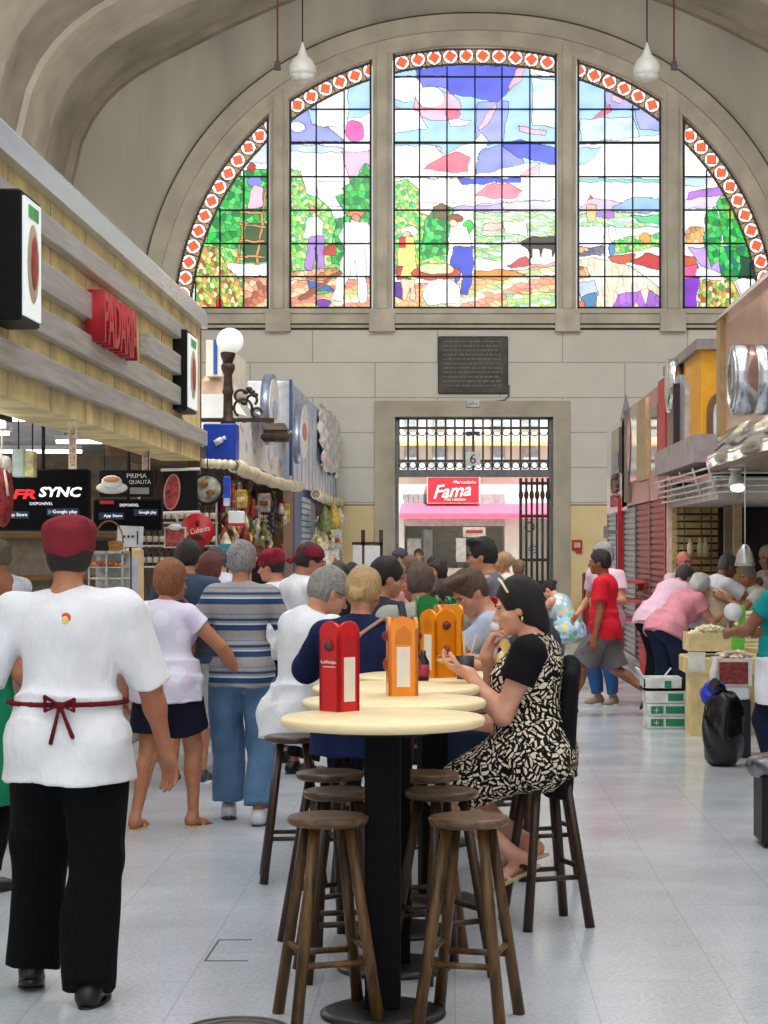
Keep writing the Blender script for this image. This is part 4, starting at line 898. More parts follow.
# hanging goods of the spice stall
GC = [(150,30,34), (214,196,160), (236,232,222), (120,40,30), (206,170,70), (90,70,50), (196,90,60), (60,60,60), (226,206,176), (170,60,60), (110,120,60)]
gmats = [mat(c, .5, var=.3, scale=20) for c in GC]
kinds = {'hanging_sausage': 'sausage', 'hanging_packet': 'packet', 'garlic_braid': 'garlic', 'hanging_bag': 'bag', 'hanging_ham': 'ham'}
HG = []
def hang(kind, px, py, X, size, ci, lab, grp):
    k = (px-VX)/X; u = V(X, F/k, EYE+(VY-py)/k); cn = kinds[kind]; r = empty(kind, u, lab, cn, grp); s = size
    st = MB(); st.cyl(u+V(0,0,s*.5), u+V(0,0,s*.5+.12), .004, n=5)
    m = MB()
    if kind == 'hanging_sausage':
        pts = [u+V(.02*math.sin(i*.9+px), .02*math.cos(i*.7), s*.5-s*i/8) for i in range(9)]; m.tube(pts, [.012,.026,.028,.026,.016,.026,.028,.024,.01], 10)
    elif kind == 'hanging_packet':
        w_ = s*.32; m.loft([[u+V(a*w_*f_, b_*.02*g_, z_) for a, b_ in ((-1,-1),(1,-1),(1,1),(-1,1))] for f_, g_, z_ in ((.9,.2,-s*.5),(1,1,-s*.4),(1,1.4,0),(1,1,s*.4),(.9,.2,s*.5))])
    elif kind == 'garlic_braid':
        for i in range(7): m.ell(u+V(.02*(-1)**i, .015*math.sin(i*2), s*.4-s*.13*i), (.03,.03,.032), 10, 7)
    elif kind == 'hanging_bag':
        m.lathe([(.005,s*.5),(.02,s*.42),(s*.22,s*.1),(s*.28,-s*.25),(s*.2,-s*.48),(.01,-s*.5)], u, 14)
    else: m.lathe([(.01,s*.5),(.03,s*.4),(s*.14,s*.1),(s*.24,-s*.2),(s*.16,-s*.44),(.01,-s*.5)], u, 14)
    m.build({'hanging_packet': 'packet', 'garlic_braid': 'bulbs', 'hanging_sausage': 'sausage'}.get(kind, 'body'), gmats[ci], r); st.build('string', DARK, r)
    if kind == 'hanging_packet':
        q = MB(); q.box((u.x-s*.22, u.y-.035, u.z-s*.15), (u.x+s*.22, u.y-.028, u.z+s*.1)); q.build('label', gmats[(ci+4) % len(gmats)], r)
# singled-out items first
hang('hanging_packet', 241, 499, -2.3, .2, 4, 'yellow packet with red print hanging below long rolled awning', None)
hang('hanging_bag', 245, 535, -2.3, .22, 3, 'dark maroon sack hanging above grey haired man', None)
hang('hanging_ham', 248, 484, -2.35, .2, 5, 'dark cured ham hanging right below long rolled awning', None)
rg = random.Random(77); kk = list(kinds)
names = {'hanging_sausage': 'string of cured sausage hanging among goods of the spice stall', 'hanging_packet': 'small food packet hanging among goods of the spice stall', 'garlic_braid': 'braid of bulbs hanging among goods of the spice stall', 'hanging_bag': 'small filled bag hanging among goods of the spice stall', 'hanging_ham': 'small cured ham hanging among goods of the spice stall'}
grps = {'hanging_sausage': 'hanging sausages of the spice stall', 'hanging_packet': 'hanging packets of the spice stall', 'garlic_braid': 'braids of the spice stall', 'hanging_bag': 'hanging bags of the spice stall', 'hanging_ham': 'hanging hams of the spice stall'}
for i in range(115):
    px = rg.uniform(222, 286); top = 476+(px-230)*.36; py = rg.uniform(top+8, 556); kd = rg.choice(kk); X = rg.uniform(-2.75, -2.38)
    hang(kd, px, py, X, rg.uniform(.14,.28), rg.randrange(len(GC)), names[kd], grps[kd])
n2 = {'hanging_packet': 'food packet hanging at the farthest left stall', 'hanging_bag': 'filled bag hanging at the farthest left stall', 'garlic_braid': 'pale braid hanging at the farthest left stall'}
for i in range(26):
    px = rg.uniform(315, 341); py = rg.uniform(508, 570); kd = rg.choice(list(n2)); X = rg.uniform(-2.3, -2.12)
    hang(kd, px, py, X, rg.uniform(.28,.5), rg.choice([2,2,8,1,0,7,4,10]), n2[kd], kinds[kd]+' goods of the farthest left stall')
K = 99; a = P(223, 506, K); c = P(230, 476, K); m = MB(); m.rbox((a.x, a.y, a.z), (c.x, a.y+.06, c.z), .012); q = MB(); q.box((a.x+.005, a.y-.004, a.z), (c.x-.005, a.y, a.z+.08)); s_ = MB(); s_.cyl(((a.x+c.x)/2, a.y+.03, c.z), ((a.x+c.x)/2, a.y+.03, 2.45), .004, n=5)
simple('blue_dispenser', 'tall narrow bright blue packet hanging beside round tray', 'packet', [('body', m, mat((34,86,214), .3)), ('base', q, mat((214,220,236), .4)), ('string', s_, DARK)])
K = 98; a = P(228, 526, K); c = P(244, 511, K); m = MB(); m.rbox((a.x, a.y, a.z), (c.x, a.y+.1, c.z), .01); q = MB(); q.box((a.x, a.y-.003, a.z), (c.x+.01, a.y+.1, a.z+.03)); s_ = MB(); s_.cyl(((a.x+c.x)/2, a.y+.03, c.z), ((a.x+c.x)/2, a.y+.03, 2.45), .004, n=5)
simple('white_box', 'white carton with red base hanging among spice stall goods', 'box', [('body', m, WHITE), ('base', q, mat((196,30,36), .5)), ('string', s_, DARK)])
# stacked chair / easel against the end wall
K = 55; r = empty('menu_easel', P(368, 600, K), 'dark wooden easel with white papers against ochre wall', 'easel'); u = P(368, 600, K); r.location = (u.x, u.y, 0)
m = MB()
for px in (363, 381): a = P(px, 530, K); m.box((a.x-.035, a.y, 0), (a.x+.035, a.y+.07, a.z))
a = P(352, 545, K); c = P(383, 542, K); m.box((a.x, a.y, a.z), (c.x, a.y+.05, c.z)); m.build('frame', wood((50,30,20), (86,56,36)), r)
m = MB(); a = P(353, 568, K); c = P(362, 545, K); m.box((a.x, a.y-.02, a.z), (c.x, a.y, c.z)); m.build('paper', WHITE, r)
m = MB(); a = P(364.5, 566, K); c = P(380, 546, K); m.box((a.x, a.y-.02, a.z), (c.x, a.y, c.z)); m.build('paper', WHITE, r)
# ================================================================ RIGHT STALLS
RX = 2.38
def R_(px, py, X=RX): return onX(px, py, X)
def ry(px, X=RX): return F*X/(px-VX)
COP = mat((214,170,150), .16, .7, var=.2, scale=2.2); SILV = mat((226,228,232), .07, .96, var=.05)
MIRR = mat((212,158,138), .18, .55, var=.15, scale=3, bump=.5, bscale=2)
TAN = mat((186,160,116), .5); REDM = mat((190,28,34), .4); PINK = mat((208,150,146), .4, .2, var=.1)
GREYM = mat((150,142,142), .5, .2); MAUV = mat((170,158,160), .6)
# copper mirrored stall
yn = ry(768)-3.5; yf = ry(720)
r = empty('copper_fascia', (RX+.2, (yn+yf)/2, 2.28), 'polished copper stall fascia at the right edge', 'stall sign')
m = MB(); m.box((RX, yn, zz(2.5)), (RX+.5, yf, 3.62)); m.build('panel', MIRR, r)
m = MB(); m.prism([V(RX-.06, yn, 3.6), V(RX+.5, yn, 3.6), V(RX+.5, yn, 3.78), V(RX+.1, yn, 3.78)], (0, yf-yn, 0)); m.build('cornice', COP, r)
m = MB(); m.box((RX-.03, yf-.25, zz(2.45)), (RX+.1, yf+.02, 3.62)); m.build('pilaster', mat((186,160,110), .35, .5), r)
m = MB(); gx = 30; pts = []
for i in range(gx):
    yy = yn+(yf-yn)*i/(gx-1)
    for z_, x_ in ((2.3, -.1), (2.36,-.13), (2.45,-.11), (2.55,-.05), (2.62,0)): pts.append(V(RX+x_+.008*math.sin(i*.8+z_*9), yy, z_))
m.add(pts, [(i*5+j, (i+1)*5+j, (i+1)*5+j+1, i*5+j+1) for i in range(gx-1) for j in range(4)], True); m.build('lower_band', SILV, r)
m = MB(); m.box((RX-.1, yn, 2.26), (RX+.5, yf, 2.3)); m.build('soffit', mat((120,104,90), .6), r)
u = V(2.05, 14.8, EYE+(VY-380)/135.0); r = empty('round_clock_sign', (2.2, 14.8, u.z-.27), 'round polished steel drum sign on the copper fascia', 'sign')
m = MB(); m.lathe([(.2,0),(.255,0),(.262,.02),(.262,.15),(.255,.155),(.255,.165),(.262,.17),(.262,.33)], u, 40, (1,0,0)); m.build('drum', mat((206,208,212), .2, .95), r)
m = MB(); m.lathe([(0,.01),(.2,.01),(.215,.0),(.2,-.004),(0,-.004)], u, 36, (1,0,0)); m.build('face', mat((64,70,74), .12), r)
m = MB(); m.torus(u, .222, .014, (1,0,0), 40, 8); m.build('rim', SILV, r)
# yellow stall
ya, yb_ = ry(701), ry(668)
r = empty('yellow_fascia', (RX+.4, (ya+yb_)/2, 2.6), 'orange yellow stall fascia with arched windows and grey cap', 'stall sign')
OR = mat((228,160,30), .5, var=.05); 
m = MB(); m.box((RX, ya, 2.4), (RX+1.4, yb_, 3.5)); m.build('wall_panel', OR, r)
m = MB(); m.box((RX-.05, ya-.05, 3.5), (RX+1.45, yb_+.05, 3.6)); m.build('cap', GREYM, r)
def arch(cx, y, cz, hw, hz, th, axis):
    pts = [(-hw, -hz), (hw, -hz)]+[(hw*math.cos(PI*i/12), hz*.35+hz*.65*math.sin(PI*i/12)) for i in range(13)]
    m = MB()
    if axis == 'x': m.prism([V(cx, y+a, cz+b_) for a, b_ in pts], (-th, 0, 0))
    else: m.prism([V(cx+a, y, cz+b_) for a, b_ in pts], (0, -th, 0))
    return m
yc = (ry(672)+ry(690))/2; hw = (ry(672)-ry(690))/2; zc = EYE+(VY-413)/96.0
arch(RX, yc, zc, hw, .42, .05, 'x').build('arched_sign', mat((206,208,216), .3, .6), r); 
m = MB(); m.box((RX-.12, yc-hw*.45, zc-.42), (RX-.05, yc+hw*.25, zc+.3)); m.build('sign_box', mat((52,30,30), .3), r)
m = MB(); m.lathe([(0,0),(hw*.34,0),(hw*.34,.1),(0,.1)], (RX-.15, yc-hw*.1, zc+.3), 20, (1,0,0)); m.build('sign_top', SILV, r)
ac = P(718, 425, 103); arch(ac.x+.05, ya, ac.z, .17, .33, .03, 'y').build('arched_window', mat((110,86,60), .4), r); arch(ac.x+.06, ya-.03, ac.z, .12, .27, .02, 'y').build('arched_pane', mat((196,200,206), .2), r)
# mauve box canopy and grille
r = empty('grey_canopy', (2.6, 20, 1.9), 'grey mauve box canopy with white louvred rails', 'canopy')
a = P(698, 462, 108); m = MB(); m.box((2.22, F/108, EYE+84/108.), (3.4, F/90, EYE+112/108.)); m.build('box', MAUV, r)
m = MB()
for j in range(5):
    z_ = 2.30-.055*j; pts = []
    for i in range(9):
        t = i/8; pts.append(V(2.22+.05*math.sin(t*1.5)+.02*j, F/90-(F/90-F/112)*t, z_))
    pts += [V(2.3+.03*j, F/114, z_), V(3.4, F/114, z_)]
    m.tube(pts, .011, 6)
for i in range(5): t = i/4; m.cyl((2.25, F/90-(F/90-F/112)*t, 2.34), (2.33, F/90-(F/90-F/112)*t, 2.08), .012, n=6)
m.build('louvre_rails', mat((222,220,218), .35, .4), r)
m = MB(); m.prism([V(2.35, F/112, 2.02), V(2.35, F/112, 2.22), V(3.4, F/112, 2.22), V(3.4, F/112, 2.02)], (0, F/92-F/112, 0)); m.build('soffit', mat((190,184,178), .6), r)
# red pilaster
m = MB(); m.box((RX-.1, ry(665,RX-.1), EYE+(VY-460)/86.), (RX, ry(658,RX-.1), EYE+(VY-384)/88.)); tag(m.build('red_pilaster', REDM), 'bright red upright panel left of yellow fascia', 'panel')
# pink fascia with mirrors
y0, y1 = ry(658), ry(622)
r = empty('pink_fascia', (RX+.3, (y0+y1)/2, 2.2), 'pink stall fascia with tall mirrors and tan pilaster', 'stall sign')
m = MB(); m.box((RX, y0, 2.15), (RX+.6, y1, 3.48)); m.build('panel', PINK, r)
for p0, p1, z0_, z1_, mt, nm in ((651,657,2.5,3.25,SILV,'mirror'), (637,645.5,2.42,3.42,TAN,'pilaster'), (630,636.5,2.45,3.42,mat((226,226,224), .15, .6),'mirror'), (624,628,2.2,3.46,mat((120,104,84), .5),'post')):
    m = MB(); m.box((RX-.05, ry(p1,RX-.05), z0_), (RX, ry(p0,RX-.05), z1_)); m.build(nm, mt, r)
m = MB(); m.ell((RX-.06, (ry(636)+ry(630))/2, 2.95), (.01, .28, .36), 14, 8); m.build('mirror_motif', mat((206,150,150), .4), r)
y0, y1 = ry(627), ry(607)
r = empty('silver_fascia', (RX+.3, (y0+y1)/2, 2.1), 'silver and pink stall sign with dark panel near end wall', 'stall sign')
m = MB(); m.box((RX, y0, 2.1), (RX+.6, y1, 3.4)); m.build('panel', mat((212,206,206), .35, .4), r)
m = MB(); m.box((RX-.04, ry(619,RX-.04), 2.65), (RX, ry(611.5,RX-.04), 3.3)); m.build('screen', mat((100,90,80), .3), r)
m = MB(); m.box((RX-.05, ry(618,RX-.05), 2.72), (RX-.035, ry(613.5,RX-.05), 2.95)); m.build('picture', mat((40,70,120), .3), r)
text('Café', 'lettering', mat((120,84,74), .5), (RX-.03, (ry(622)+ry(611))/2, 2.52), (0,-1,0), (0,0,1), 1.0, .28, .04, r, bold=.02)
text('LANCHES', 'lettering', mat((190,96,100), .5), (RX-.03, (ry(622)+ry(611))/2, 2.27), (0,-1,0), (0,0,1), 1.2, .18, .03, r)
m = MB(); m.prism([V(RX+.05, ry(616), 3.4), V(RX+.25, ry(616), 3.4), V(RX+.15, ry(616), 3.85)], (0, .06, 0)); m.build('finial', mat((60,64,72), .4), r)
# roller shutters
def shutter(px0, px1, X, z1, c, lab, extra=None, base_c=None):
    ya_, yb2 = ry(px1, X), ry(px0, X); r = empty('roller_shutter', (X, (ya_+yb2)/2, 0), lab, 'roller shutter', 'roller shutters along the right stalls')
    m = MB(); pts = []; nn = int((z1-.12)/.075); prof_ = []
    for i in range(nn):
        z = .12+i*.075; prof_ += [(X, z), (X-.022, z+.02), (X-.022, z+.052), (X, z+.07)]
    for z in prof_: pts += [V(z[0], ya_+.06, z[1]), V(z[0], yb2-.06, z[1])]
    m.add(pts, [(2*i, 2*i+1, 2*i+3, 2*i+2) for i in range(len(prof_)-1)]); m.build('slats', c, r)
    m = MB(); m.box((X-.03, ya_, 0), (X+.05, ya_+.06, z1)); m.box((X-.03, yb2-.06, 0), (X+.05, yb2, z1)); m.build('guide_rail', mat((110,100,96), .5, .4), r)
    m = MB(); m.box((X-.035, ya_+.06, .06), (X+.02, yb2-.06, .13)); m.build('bottom_bar', mat((120,120,122), .5, .4), r); return r
RS = mat((170,74,74), .45, .2, var=.12, scale=3); GS = mat((156,160,164), .4, .5, var=.1, scale=3)
shutter(638, 652, RX+.03, 2.2, RS, 'faded red roller shutter next to the grey shutter')
shutter(652, 667, RX+.03, 2.35, RS, 'faded red roller shutter behind the red cabinet')
shutter(625, 637.5, RX+.05, 2.15, GS, 'grey steel roller shutter left of the red shutters')
shutter(609, 618, RX+.1, 2.15, GS, 'farthest grey steel roller shutter near ochre wall')
m = MB(); m.box((RX+.12, ry(718), 0), (RX+1.4, ry(607), .14)); m.box((RX-.1, ry(668), 0), (RX+.12, ry(607), .12)); struct(m.build('trim_16', mat((190,190,190), .7), base=False))
m = MB(); m.box((RX+.15, ry(668), .14), (RX+1.3, ry(607), 2.3)); struct(m.build('wall_booth', mat((96,70,66), .8), base=False))
for px, c in ((621, REDM), (669, REDM), (671.5, mat((230,210,190), .5))):
    m = MB(); m.box((RX-.05, ry(px)-.04, .14), (RX+.05, ry(px)+.04, 2.3)); tag(m.build('stall_post', c), ['thin red post between the grey shutters','thin red post at the corner of the red shutters','thin cream post at the corner of the red shutters'][(621,669,671.5).index(px)], 'post')
m = MB(); a = R_(604, 532, 2.2); m.box((2.2, a.y, a.z-.03), (2.9, a.y+.06, a.z+.03)); m.box((2.2, a.y-.04, a.z-.09), (2.26, a.y+.1, a.z+.09)); m.box((2.75, a.y-.04, a.z-.09), (2.81, a.y+.1, a.z+.09)); tag(m.build('barrier_rail', GREYM), 'grey metal rail sticking out beside far grey shutter', 'rail')
# wall tables folded by red man
for i, (py) in enumerate((581, 600, 618)):
    a = R_(624, py, 2.15); m = MB(); m.box((2.02, a.y-.6, a.z-.02), (2.38, a.y+.2, a.z+.02)); m.box((2.3, a.y-.3, a.z-.12), (2.38, a.y-.26, a.z-.02)); tag(m.build('wall_ledge', mat((196,90,84), .5)), 'small red wall shelf beside grey shutter, %s of three' % ['topmost','middle','lowest'][i], 'shelf', 'red wall shelves by the shutters')
# red cabinet
a = R_(648, 680, 2.2); c = R_(668, 612, 2.2); r = empty('red_cabinet', (2.25, (a.y+c.y)/2, 0), 'low red cabinet in front of the red shutter', 'cabinet')
m = MB(); m.rbox((2.12, c.y, .02), (RX, a.y, .98), .01); m.build('body', REDM, r); m = MB(); m.box((2.1, c.y+.05, .5), (2.12, a.y-.05, .95)); m.build('door', mat((150,30,36), .5), r); m = MB(); m.box((2.1, c.y+.05, .08), (2.12, a.y-.05, .46)); m.build('door', mat((206,34,40), .45), r)
# slatted frontal shutter with bottles
K = 91.2; a = P(672, 600, K); c = P(718, 493, K)
r = empty('slatted_shutter', ((a.x+c.x)/2, a.y, 0), 'yellowish slatted shutter facing the camera behind the stall keepers', 'roller shutter')
m = MB()
for i in range(26): z = .2+i*.08; m.box((a.x, a.y, z), (c.x, a.y+.03, z+.058))
m.build('slats', mat((206,180,116), .5, var=.2, scale=6), r); m = MB(); m.box((a.x, a.y+.06, 0), (c.x, a.y+.1, 2.3)); m.build('backing', mat((76,58,34), .8), r)
m = MB()
for px in (678, 684, 701, 711): x = P(px,0,K).x; m.cyl((x, a.y-.03, .2), (x, a.y-.03, 2.3), .008, n=6)
m.build('bars', mat((120,110,96), .5, .4), r)
m = MB(); u = P(705, 557, K); m.box((P(686,0,K).x, a.y-.2, u.z-.03), (P(712,0,K).x, a.y-.03, u.z)); tag(m.build('bottle_shelf', mat((120,84,50), .6)), 'narrow wooden shelf under the pale bottles', 'shelf')
for i, px in enumerate((689, 699, 704)):
    u = P(px, 557, K); r = empty('pale_bottle', (u.x, a.y-.12, u.z), 'tall pale bottle on narrow shelf, %s of three' % ['leftmost','middle','rightmost'][i], 'bottle', 'tall pale bottles on the narrow shelf')
    m = MB(); m.lathe([(0,0),(.034,0),(.036,.1),(.03,.14),(.014,.18),(0,.18)], (u.x, a.y-.12, u.z), 14); m.build('bottle', mat((236,222,176), .4), r); m = MB(); m.lathe([(.015,.178),(.018,.18),(.012,.21),(0,.21)], (u.x, a.y-.12, u.z), 12); m.build('cap', mat((240,236,220), .4), r)
# posts and dark interior of the near right stall
for i, (px0, px1, k, c) in enumerate(((724.5, 732, 97, (150,140,120)), (733.5, 742, 99, (206,180,130)))):
    a = P(px0, 600, k); c2 = P(px1, 0, k); m = MB(); m.box((a.x, a.y, 0), (c2.x, a.y+.08, 2.26)); tag(m.build('stall_post', mat(c, .5)), ['grey upright post of the right stall', 'cream upright post of the right stall'][i], 'post')
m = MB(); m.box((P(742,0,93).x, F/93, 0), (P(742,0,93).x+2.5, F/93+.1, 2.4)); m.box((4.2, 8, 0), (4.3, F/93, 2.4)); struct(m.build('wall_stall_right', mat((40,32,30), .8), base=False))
# spotlight and pendant
K = 118; u = P(735, 466, K); r = empty('spotlight', u, 'white clip spotlight under the copper fascia, switched on', 'spotlight')
m = MB(); m.rbox((u.x-.05, u.y-.05, u.z-.04), (u.x+.05, u.y+.05, u.z+.1), .01); m.build('housing', WHITE, r)
m = MB(); m.lathe([(.03,.0),(.05,.06),(.085,.14),(.0,.14)], u+V(0,0,-.03), 20, (.1,-.2,-1)); m.build('shade', mat((220,226,206), .4), r)
m = MB(); m.ell(u+V(.015,-.045,-.19), (.06,.05,.03), 14, 8); m.build('bulb', emit((255,255,236), 9, 'lamp'), r)
K = 125; u = P(745, 566, K); r = empty('pendant_lamp', u, 'grey metal cone pendant lamp over the right counter', 'pendant lamp')
m = MB(); m.lathe([(.085,0),(.078,.03),(.06,.1),(.03,.16),(.012,.175),(0,.18)], u, 22); m.build('shade', mat((190,188,186), .3, .6), r); m = MB(); m.cyl(u+V(0,0,.18), (u.x, u.y, 2.28), .005, n=6); m.build('cord', WHITE, r)
# counter, goods, boxes
WD = mat((226,198,140), .7, var=.12, scale=6)
K1 = 119; y1 = F/K1
r = empty('goods_counter', (2.5, 16.5, 0), 'pale wooden market counter on a broad upright leg', 'counter')
a = P(688, 675, K1); c = P(768, 651, K1); m = MB(); m.rbox((a.x, y1, a.z), (3.6, y1+.7, P(0,658,K1).z), .01); m.build('counter_top', WD, r)
m = MB(); a = P(690, 735, 116.5); c = P(713, 668, 116.5); m.box((P(691,0,K1).x, y1+.02, 0), (P(713,0,K1).x, y1+.4, P(0,672,K1).z)); m.build('leg', WD, r)
m = MB(); m.box((P(689,0,K1).x-.01, y1-.01, P(0,672,K1).z), (P(705,0,K1).x, y1, P(0,652,K1).z)); m.build('torn_label', mat((226,222,210), .7), r)
text('UNIDO NORTE', 'lettering', mat((196,60,40), .6), (P(706,0,K1).x, y1+.04, P(0,714,K1).z), (0,0,1), (-1,0,0), .36, .05, .004, r)
r = empty('goods_tray', (2.4, 16.5, P(0,652,K1).z), 'cream tray box heaped with shredded pale goods on counter', 'tray')
b0 = P(0,652,K1).z; b1 = P(0,634,K1).z; m = MB(); m.box((P(690,0,K1).x, y1+.1, b0), (P(742,0,K1).x, y1+.12, b1)); m.box((P(690,0,K1).x, y1+.12, b0), (P(690,0,K1).x+.02, y1+.55, b1)); m.box((P(742,0,K1).x-.02, y1+.12, b0), (P(742,0,K1).x, y1+.55, b1)); m.box((P(690,0,K1).x, y1+.53, b0), (P(742,0,K1).x, y1+.55, b1)); m.build('box', mat((232,208,152), .7), r)
m = MB(); rg = random.Random(4); x0, x1 = P(692,0,K1).x, P(740,0,K1).x
for i in range(420):
    x = rg.uniform(x0+.02, x1-.02); y = rg.uniform(y1+.16, y1+.48); z = b1-.03+.09*math.sin(PI*(x-x0)/(x1-x0))*rg.uniform(.5,1); m.ell((x, y, z), (.022,.014,.011), 6, 4, Matrix.Rotation(rg.uniform(0,3), 3, 'Z'))
m.box((x0, y1+.13, b1-.08), (x1, y1+.5, b1-.02)); o = m.build('shredded_goods', mat((242,230,196), .8, var=.15, scale=40), r); o['kind'] = 'stuff'
stk = None
for i in range(9):
    z = P(0,640,K1).z+.034*i-.1; x = P(752,0,113).x+.02*math.sin(i*2); m = MB(); m.rbox((x-.1, 17.7, z), (x+.16, 18.05, z+.033), .012); 
    tag(m.build('folded_packet', mat((236,228,206), .7, var=.1)), 'folded cream packet in the tall stack on the right counter', 'packet', 'stack of cream packets')
m = MB(); xx = P(752,0,113).x; m.rbox((xx-.16, 17.66, 0), (xx+.24, 18.09, P(0,640,K1).z-.101), .01); tag(m.build('wooden_crate', WD), 'tall pale wooden crate under the stack of cream packets', 'crate')
# white scale with green body
K = 119; u = P(738, 668, K); r = empty('kitchen_scale', (u.x, y1, P(0,651,K1).z), 'bright green weighing scale with white dial on counter', 'scale')
yy = y1+.06; zt = P(0,651,K1).z
m = MB(); m.rbox((P(733,0,K).x, yy, zt), (P(746,0,K).x, yy+.12, P(0,628,K).z), .015); m.box((P(735,0,K).x, yy-.02, P(0,650,K).z), (P(745,0,K).x, yy, P(0,640,K).z)); m.build('body', mat((110,206,60), .4), r)
m = MB(); m.rbox((P(740,0,K).x, yy+.02, P(0,628,K).z), (P(747,0,K).x, yy+.1, P(0,606,K).z), .01); m.build('column', mat((130,220,80), .4), r)
m = MB(); uu = P(734, 612, K); m.lathe([(0,0),(.07,0),(.075,.02),(.075,.06),(0,.06)], V(uu.x, yy+.03, uu.z), 26, (0,-1,0)); m.build('dial', WHITE, r)
# lower display: red goods tray and white containers
K = 133; yb = F/K
r = empty('meat_tray', (P(733,0,K).x, yb, P(0,672,K).z), 'white edged tray of red dried goods below counter edge', 'tray')
m = MB(); m.box((P(716,0,K).x, yb, P(0,686,K).z), (P(752,0,K).x, yb+.02, P(0,659,K).z)); m.build('front', mat((236,232,226), .4), r)
m = MB(); m.box((P(719,0,K).x, yb-.01, P(0,684,K).z), (P(748,0,K).x, yb, P(0,662,K).z)); m.build('window', mat((140,52,46), .4, var=.5, scale=50), r)
m = MB()
for i in range(40): m.ell((rg.uniform(P(722,0,K).x, P(752,0,K).x), yb+rg.uniform(.04,.3), P(0,657,K).z+rg.uniform(-.01,.03)), (.03,.02,.014), 6, 4)
m.box((P(716,0,K).x, yb+.02, P(0,664,K).z), (P(754,0,K).x, yb+.35, P(0,659,K).z)); o = m.build('dried_goods', mat((226,196,180), .7, var=.3, scale=30), r); o['kind'] = 'stuff'
m = MB(); m.rbox((P(718,0,K).x, yb+.01, P(0,700,K).z), (P(750,0,K).x, yb+.4, P(0,687,K).z), .015); tag(m.build('white_crate', WHITE), 'white plastic crate below the tray of red goods', 'crate')
m = MB(); m.rbox((P(722,0,K).x, yb+.05, 0), (P(752,0,K).x, yb+.5, P(0,700,K).z), .01); tag(m.build('dark_stool_box', mat((26,28,40), .6)), 'dark box standing behind the black rubbish bag', 'box')
# cloth roll hanging, blue bag
rg = random.Random(9)
def crumple(c, r, n, m_, seed, amp=.12, sq=1):
    g = random.Random(seed); ph = [(g.uniform(2,7), g.uniform(2,7), g.uniform(0,6)) for _ in range(6)]
    b = MB(); rings = []
    for j in range(m_+1):
        t = -PI/2+PI*j/m_; rr = max(math.cos(t), .02)**sq; ring = []
        for i in range(n):
            a = 2*PI*i/n; d = 1+amp*sum(math.sin(p*a*1.0+q*t+s) for p, q, s in [(round(p), q, s) for p, q, s in ph])/3
            ring.append(V(c[0]+r[0]*rr*d*math.cos(a), c[1]+r[1]*rr*d*math.sin(a), c[2]+r[2]*math.sin(t)*(1+amp*.3*math.sin(a*3+t))))
        rings.append(ring)
    b.loft(rings, True, smooth=True); return b
u = P(714.5, 694, 137); tag(crumple(u, (.1,.08,.1), 26, 16, 3, .2).build('blue_bag', mat((26,50,196), .4)), 'crumpled bright blue plastic bag hanging at counter', 'bag')
m = MB(); m.tube([P(712, 688, 136), P(714, 672, 135), P(716, 658, 134)], [.03,.035,.02], 10); tag(m.build('hanging_cloth', mat((206,196,186), .6)), 'grey white plastic roll hanging above blue bag', 'bag')
u = floorp(726, 768); bg_ = crumple((u.x, u.y+.15, .27), (.15,.14,.27), 30, 20, 5, .1, .45); q = MB(); q.tube([V(u.x, u.y+.15, .5), V(u.x-.03, u.y+.13, .57), V(u.x-.08, u.y+.1, .6)], [.05,.035,.05], 10)
simple('rubbish_bag', 'full black rubbish bag standing below the counter', 'bag', [('sack', bg_, mat((14,13,16), .22, var=.3, scale=8, bump=.8, bscale=9)), ('tied_neck', q, mat((14,13,16), .25))])
# stack of cartons
gx = P(645,0,115).x; zz0 = 0; rg = random.Random(2)
BXW = mat((222,224,222), .7); GRN = mat((24,134,92), .6)
for i in range(4):
    h = .105; z0 = .005+i*(h+.006); jx = [0, .0, -.01, -.03][i]; rz = [0, .02, -.02, .05][i]
    x0 = P(650,0,116).x+jx; x1 = P(689.5,0,116).x+jx; yy = F/114.5
    r = empty('carton', ((x0+x1)/2, yy+.2, z0), 'flat white and green fruit carton, ' + ['lowest of the stack of four', 'second from the bottom of the stack', 'third from the bottom of the stack', 'open one on top of the stack'][i], 'carton', 'cartons stacked beside the counter leg')
    m = MB(); m.box((x0, yy, z0), (x1, yy+.42, z0+h)) if i < 3 else (m.box((x0, yy, z0), (x1, yy+.42, z0+.02)), m.box((x0, yy, z0), (x1, yy+.012, z0+h)), m.box((x0, yy+.4, z0), (x1, yy+.42, z0+h)), m.box((x0, yy, z0), (x0+.012, yy+.42, z0+h)), m.box((x1-.012, yy, z0), (x1, yy+.42, z0+h)))
    m.build('tray', BXW, r)
    m = MB(); m.box((x0+.03 if i != 2 else x0+.19, yy-.004, z0+.02), (x0+.14 if i == 0 or i == 1 else x1-.015, yy, z0+h-.02)) if i < 3 else m.box((x0+.18, yy-.004, z0+.015), (x0+.24, yy, z0+h-.02)); m.build('green_print', GRN, r)
    if i < 2: m = MB(); m.box((x0+.16, yy-.004, z0+.02), (x1-.015, yy, z0+h-.02)); m.build('green_print', GRN, r); m = MB(); m.box((x0+.06, yy-.007, z0+.047), (x0+.1, yy-.003, z0+.055)); m.box((x0+.076, yy-.007, z0+.03), (x0+.084, yy-.003, z0+.073)); m.build('white_cross', BXW, r)
    if i == 3:
        for s, w_ in ((-.5, .09), (.7, .12)):
            m = MB(); bx_ = x0 if s < 0 else x0+.16; m.box((bx_-.006, yy, z0+h-.01), (bx_+.006, yy+(.35 if s < 0 else .02), z0+h+w_), Matrix.Rotation(s, 3, 'Y'), (bx_, yy, z0+h)); m.build('flap', BXW, r)
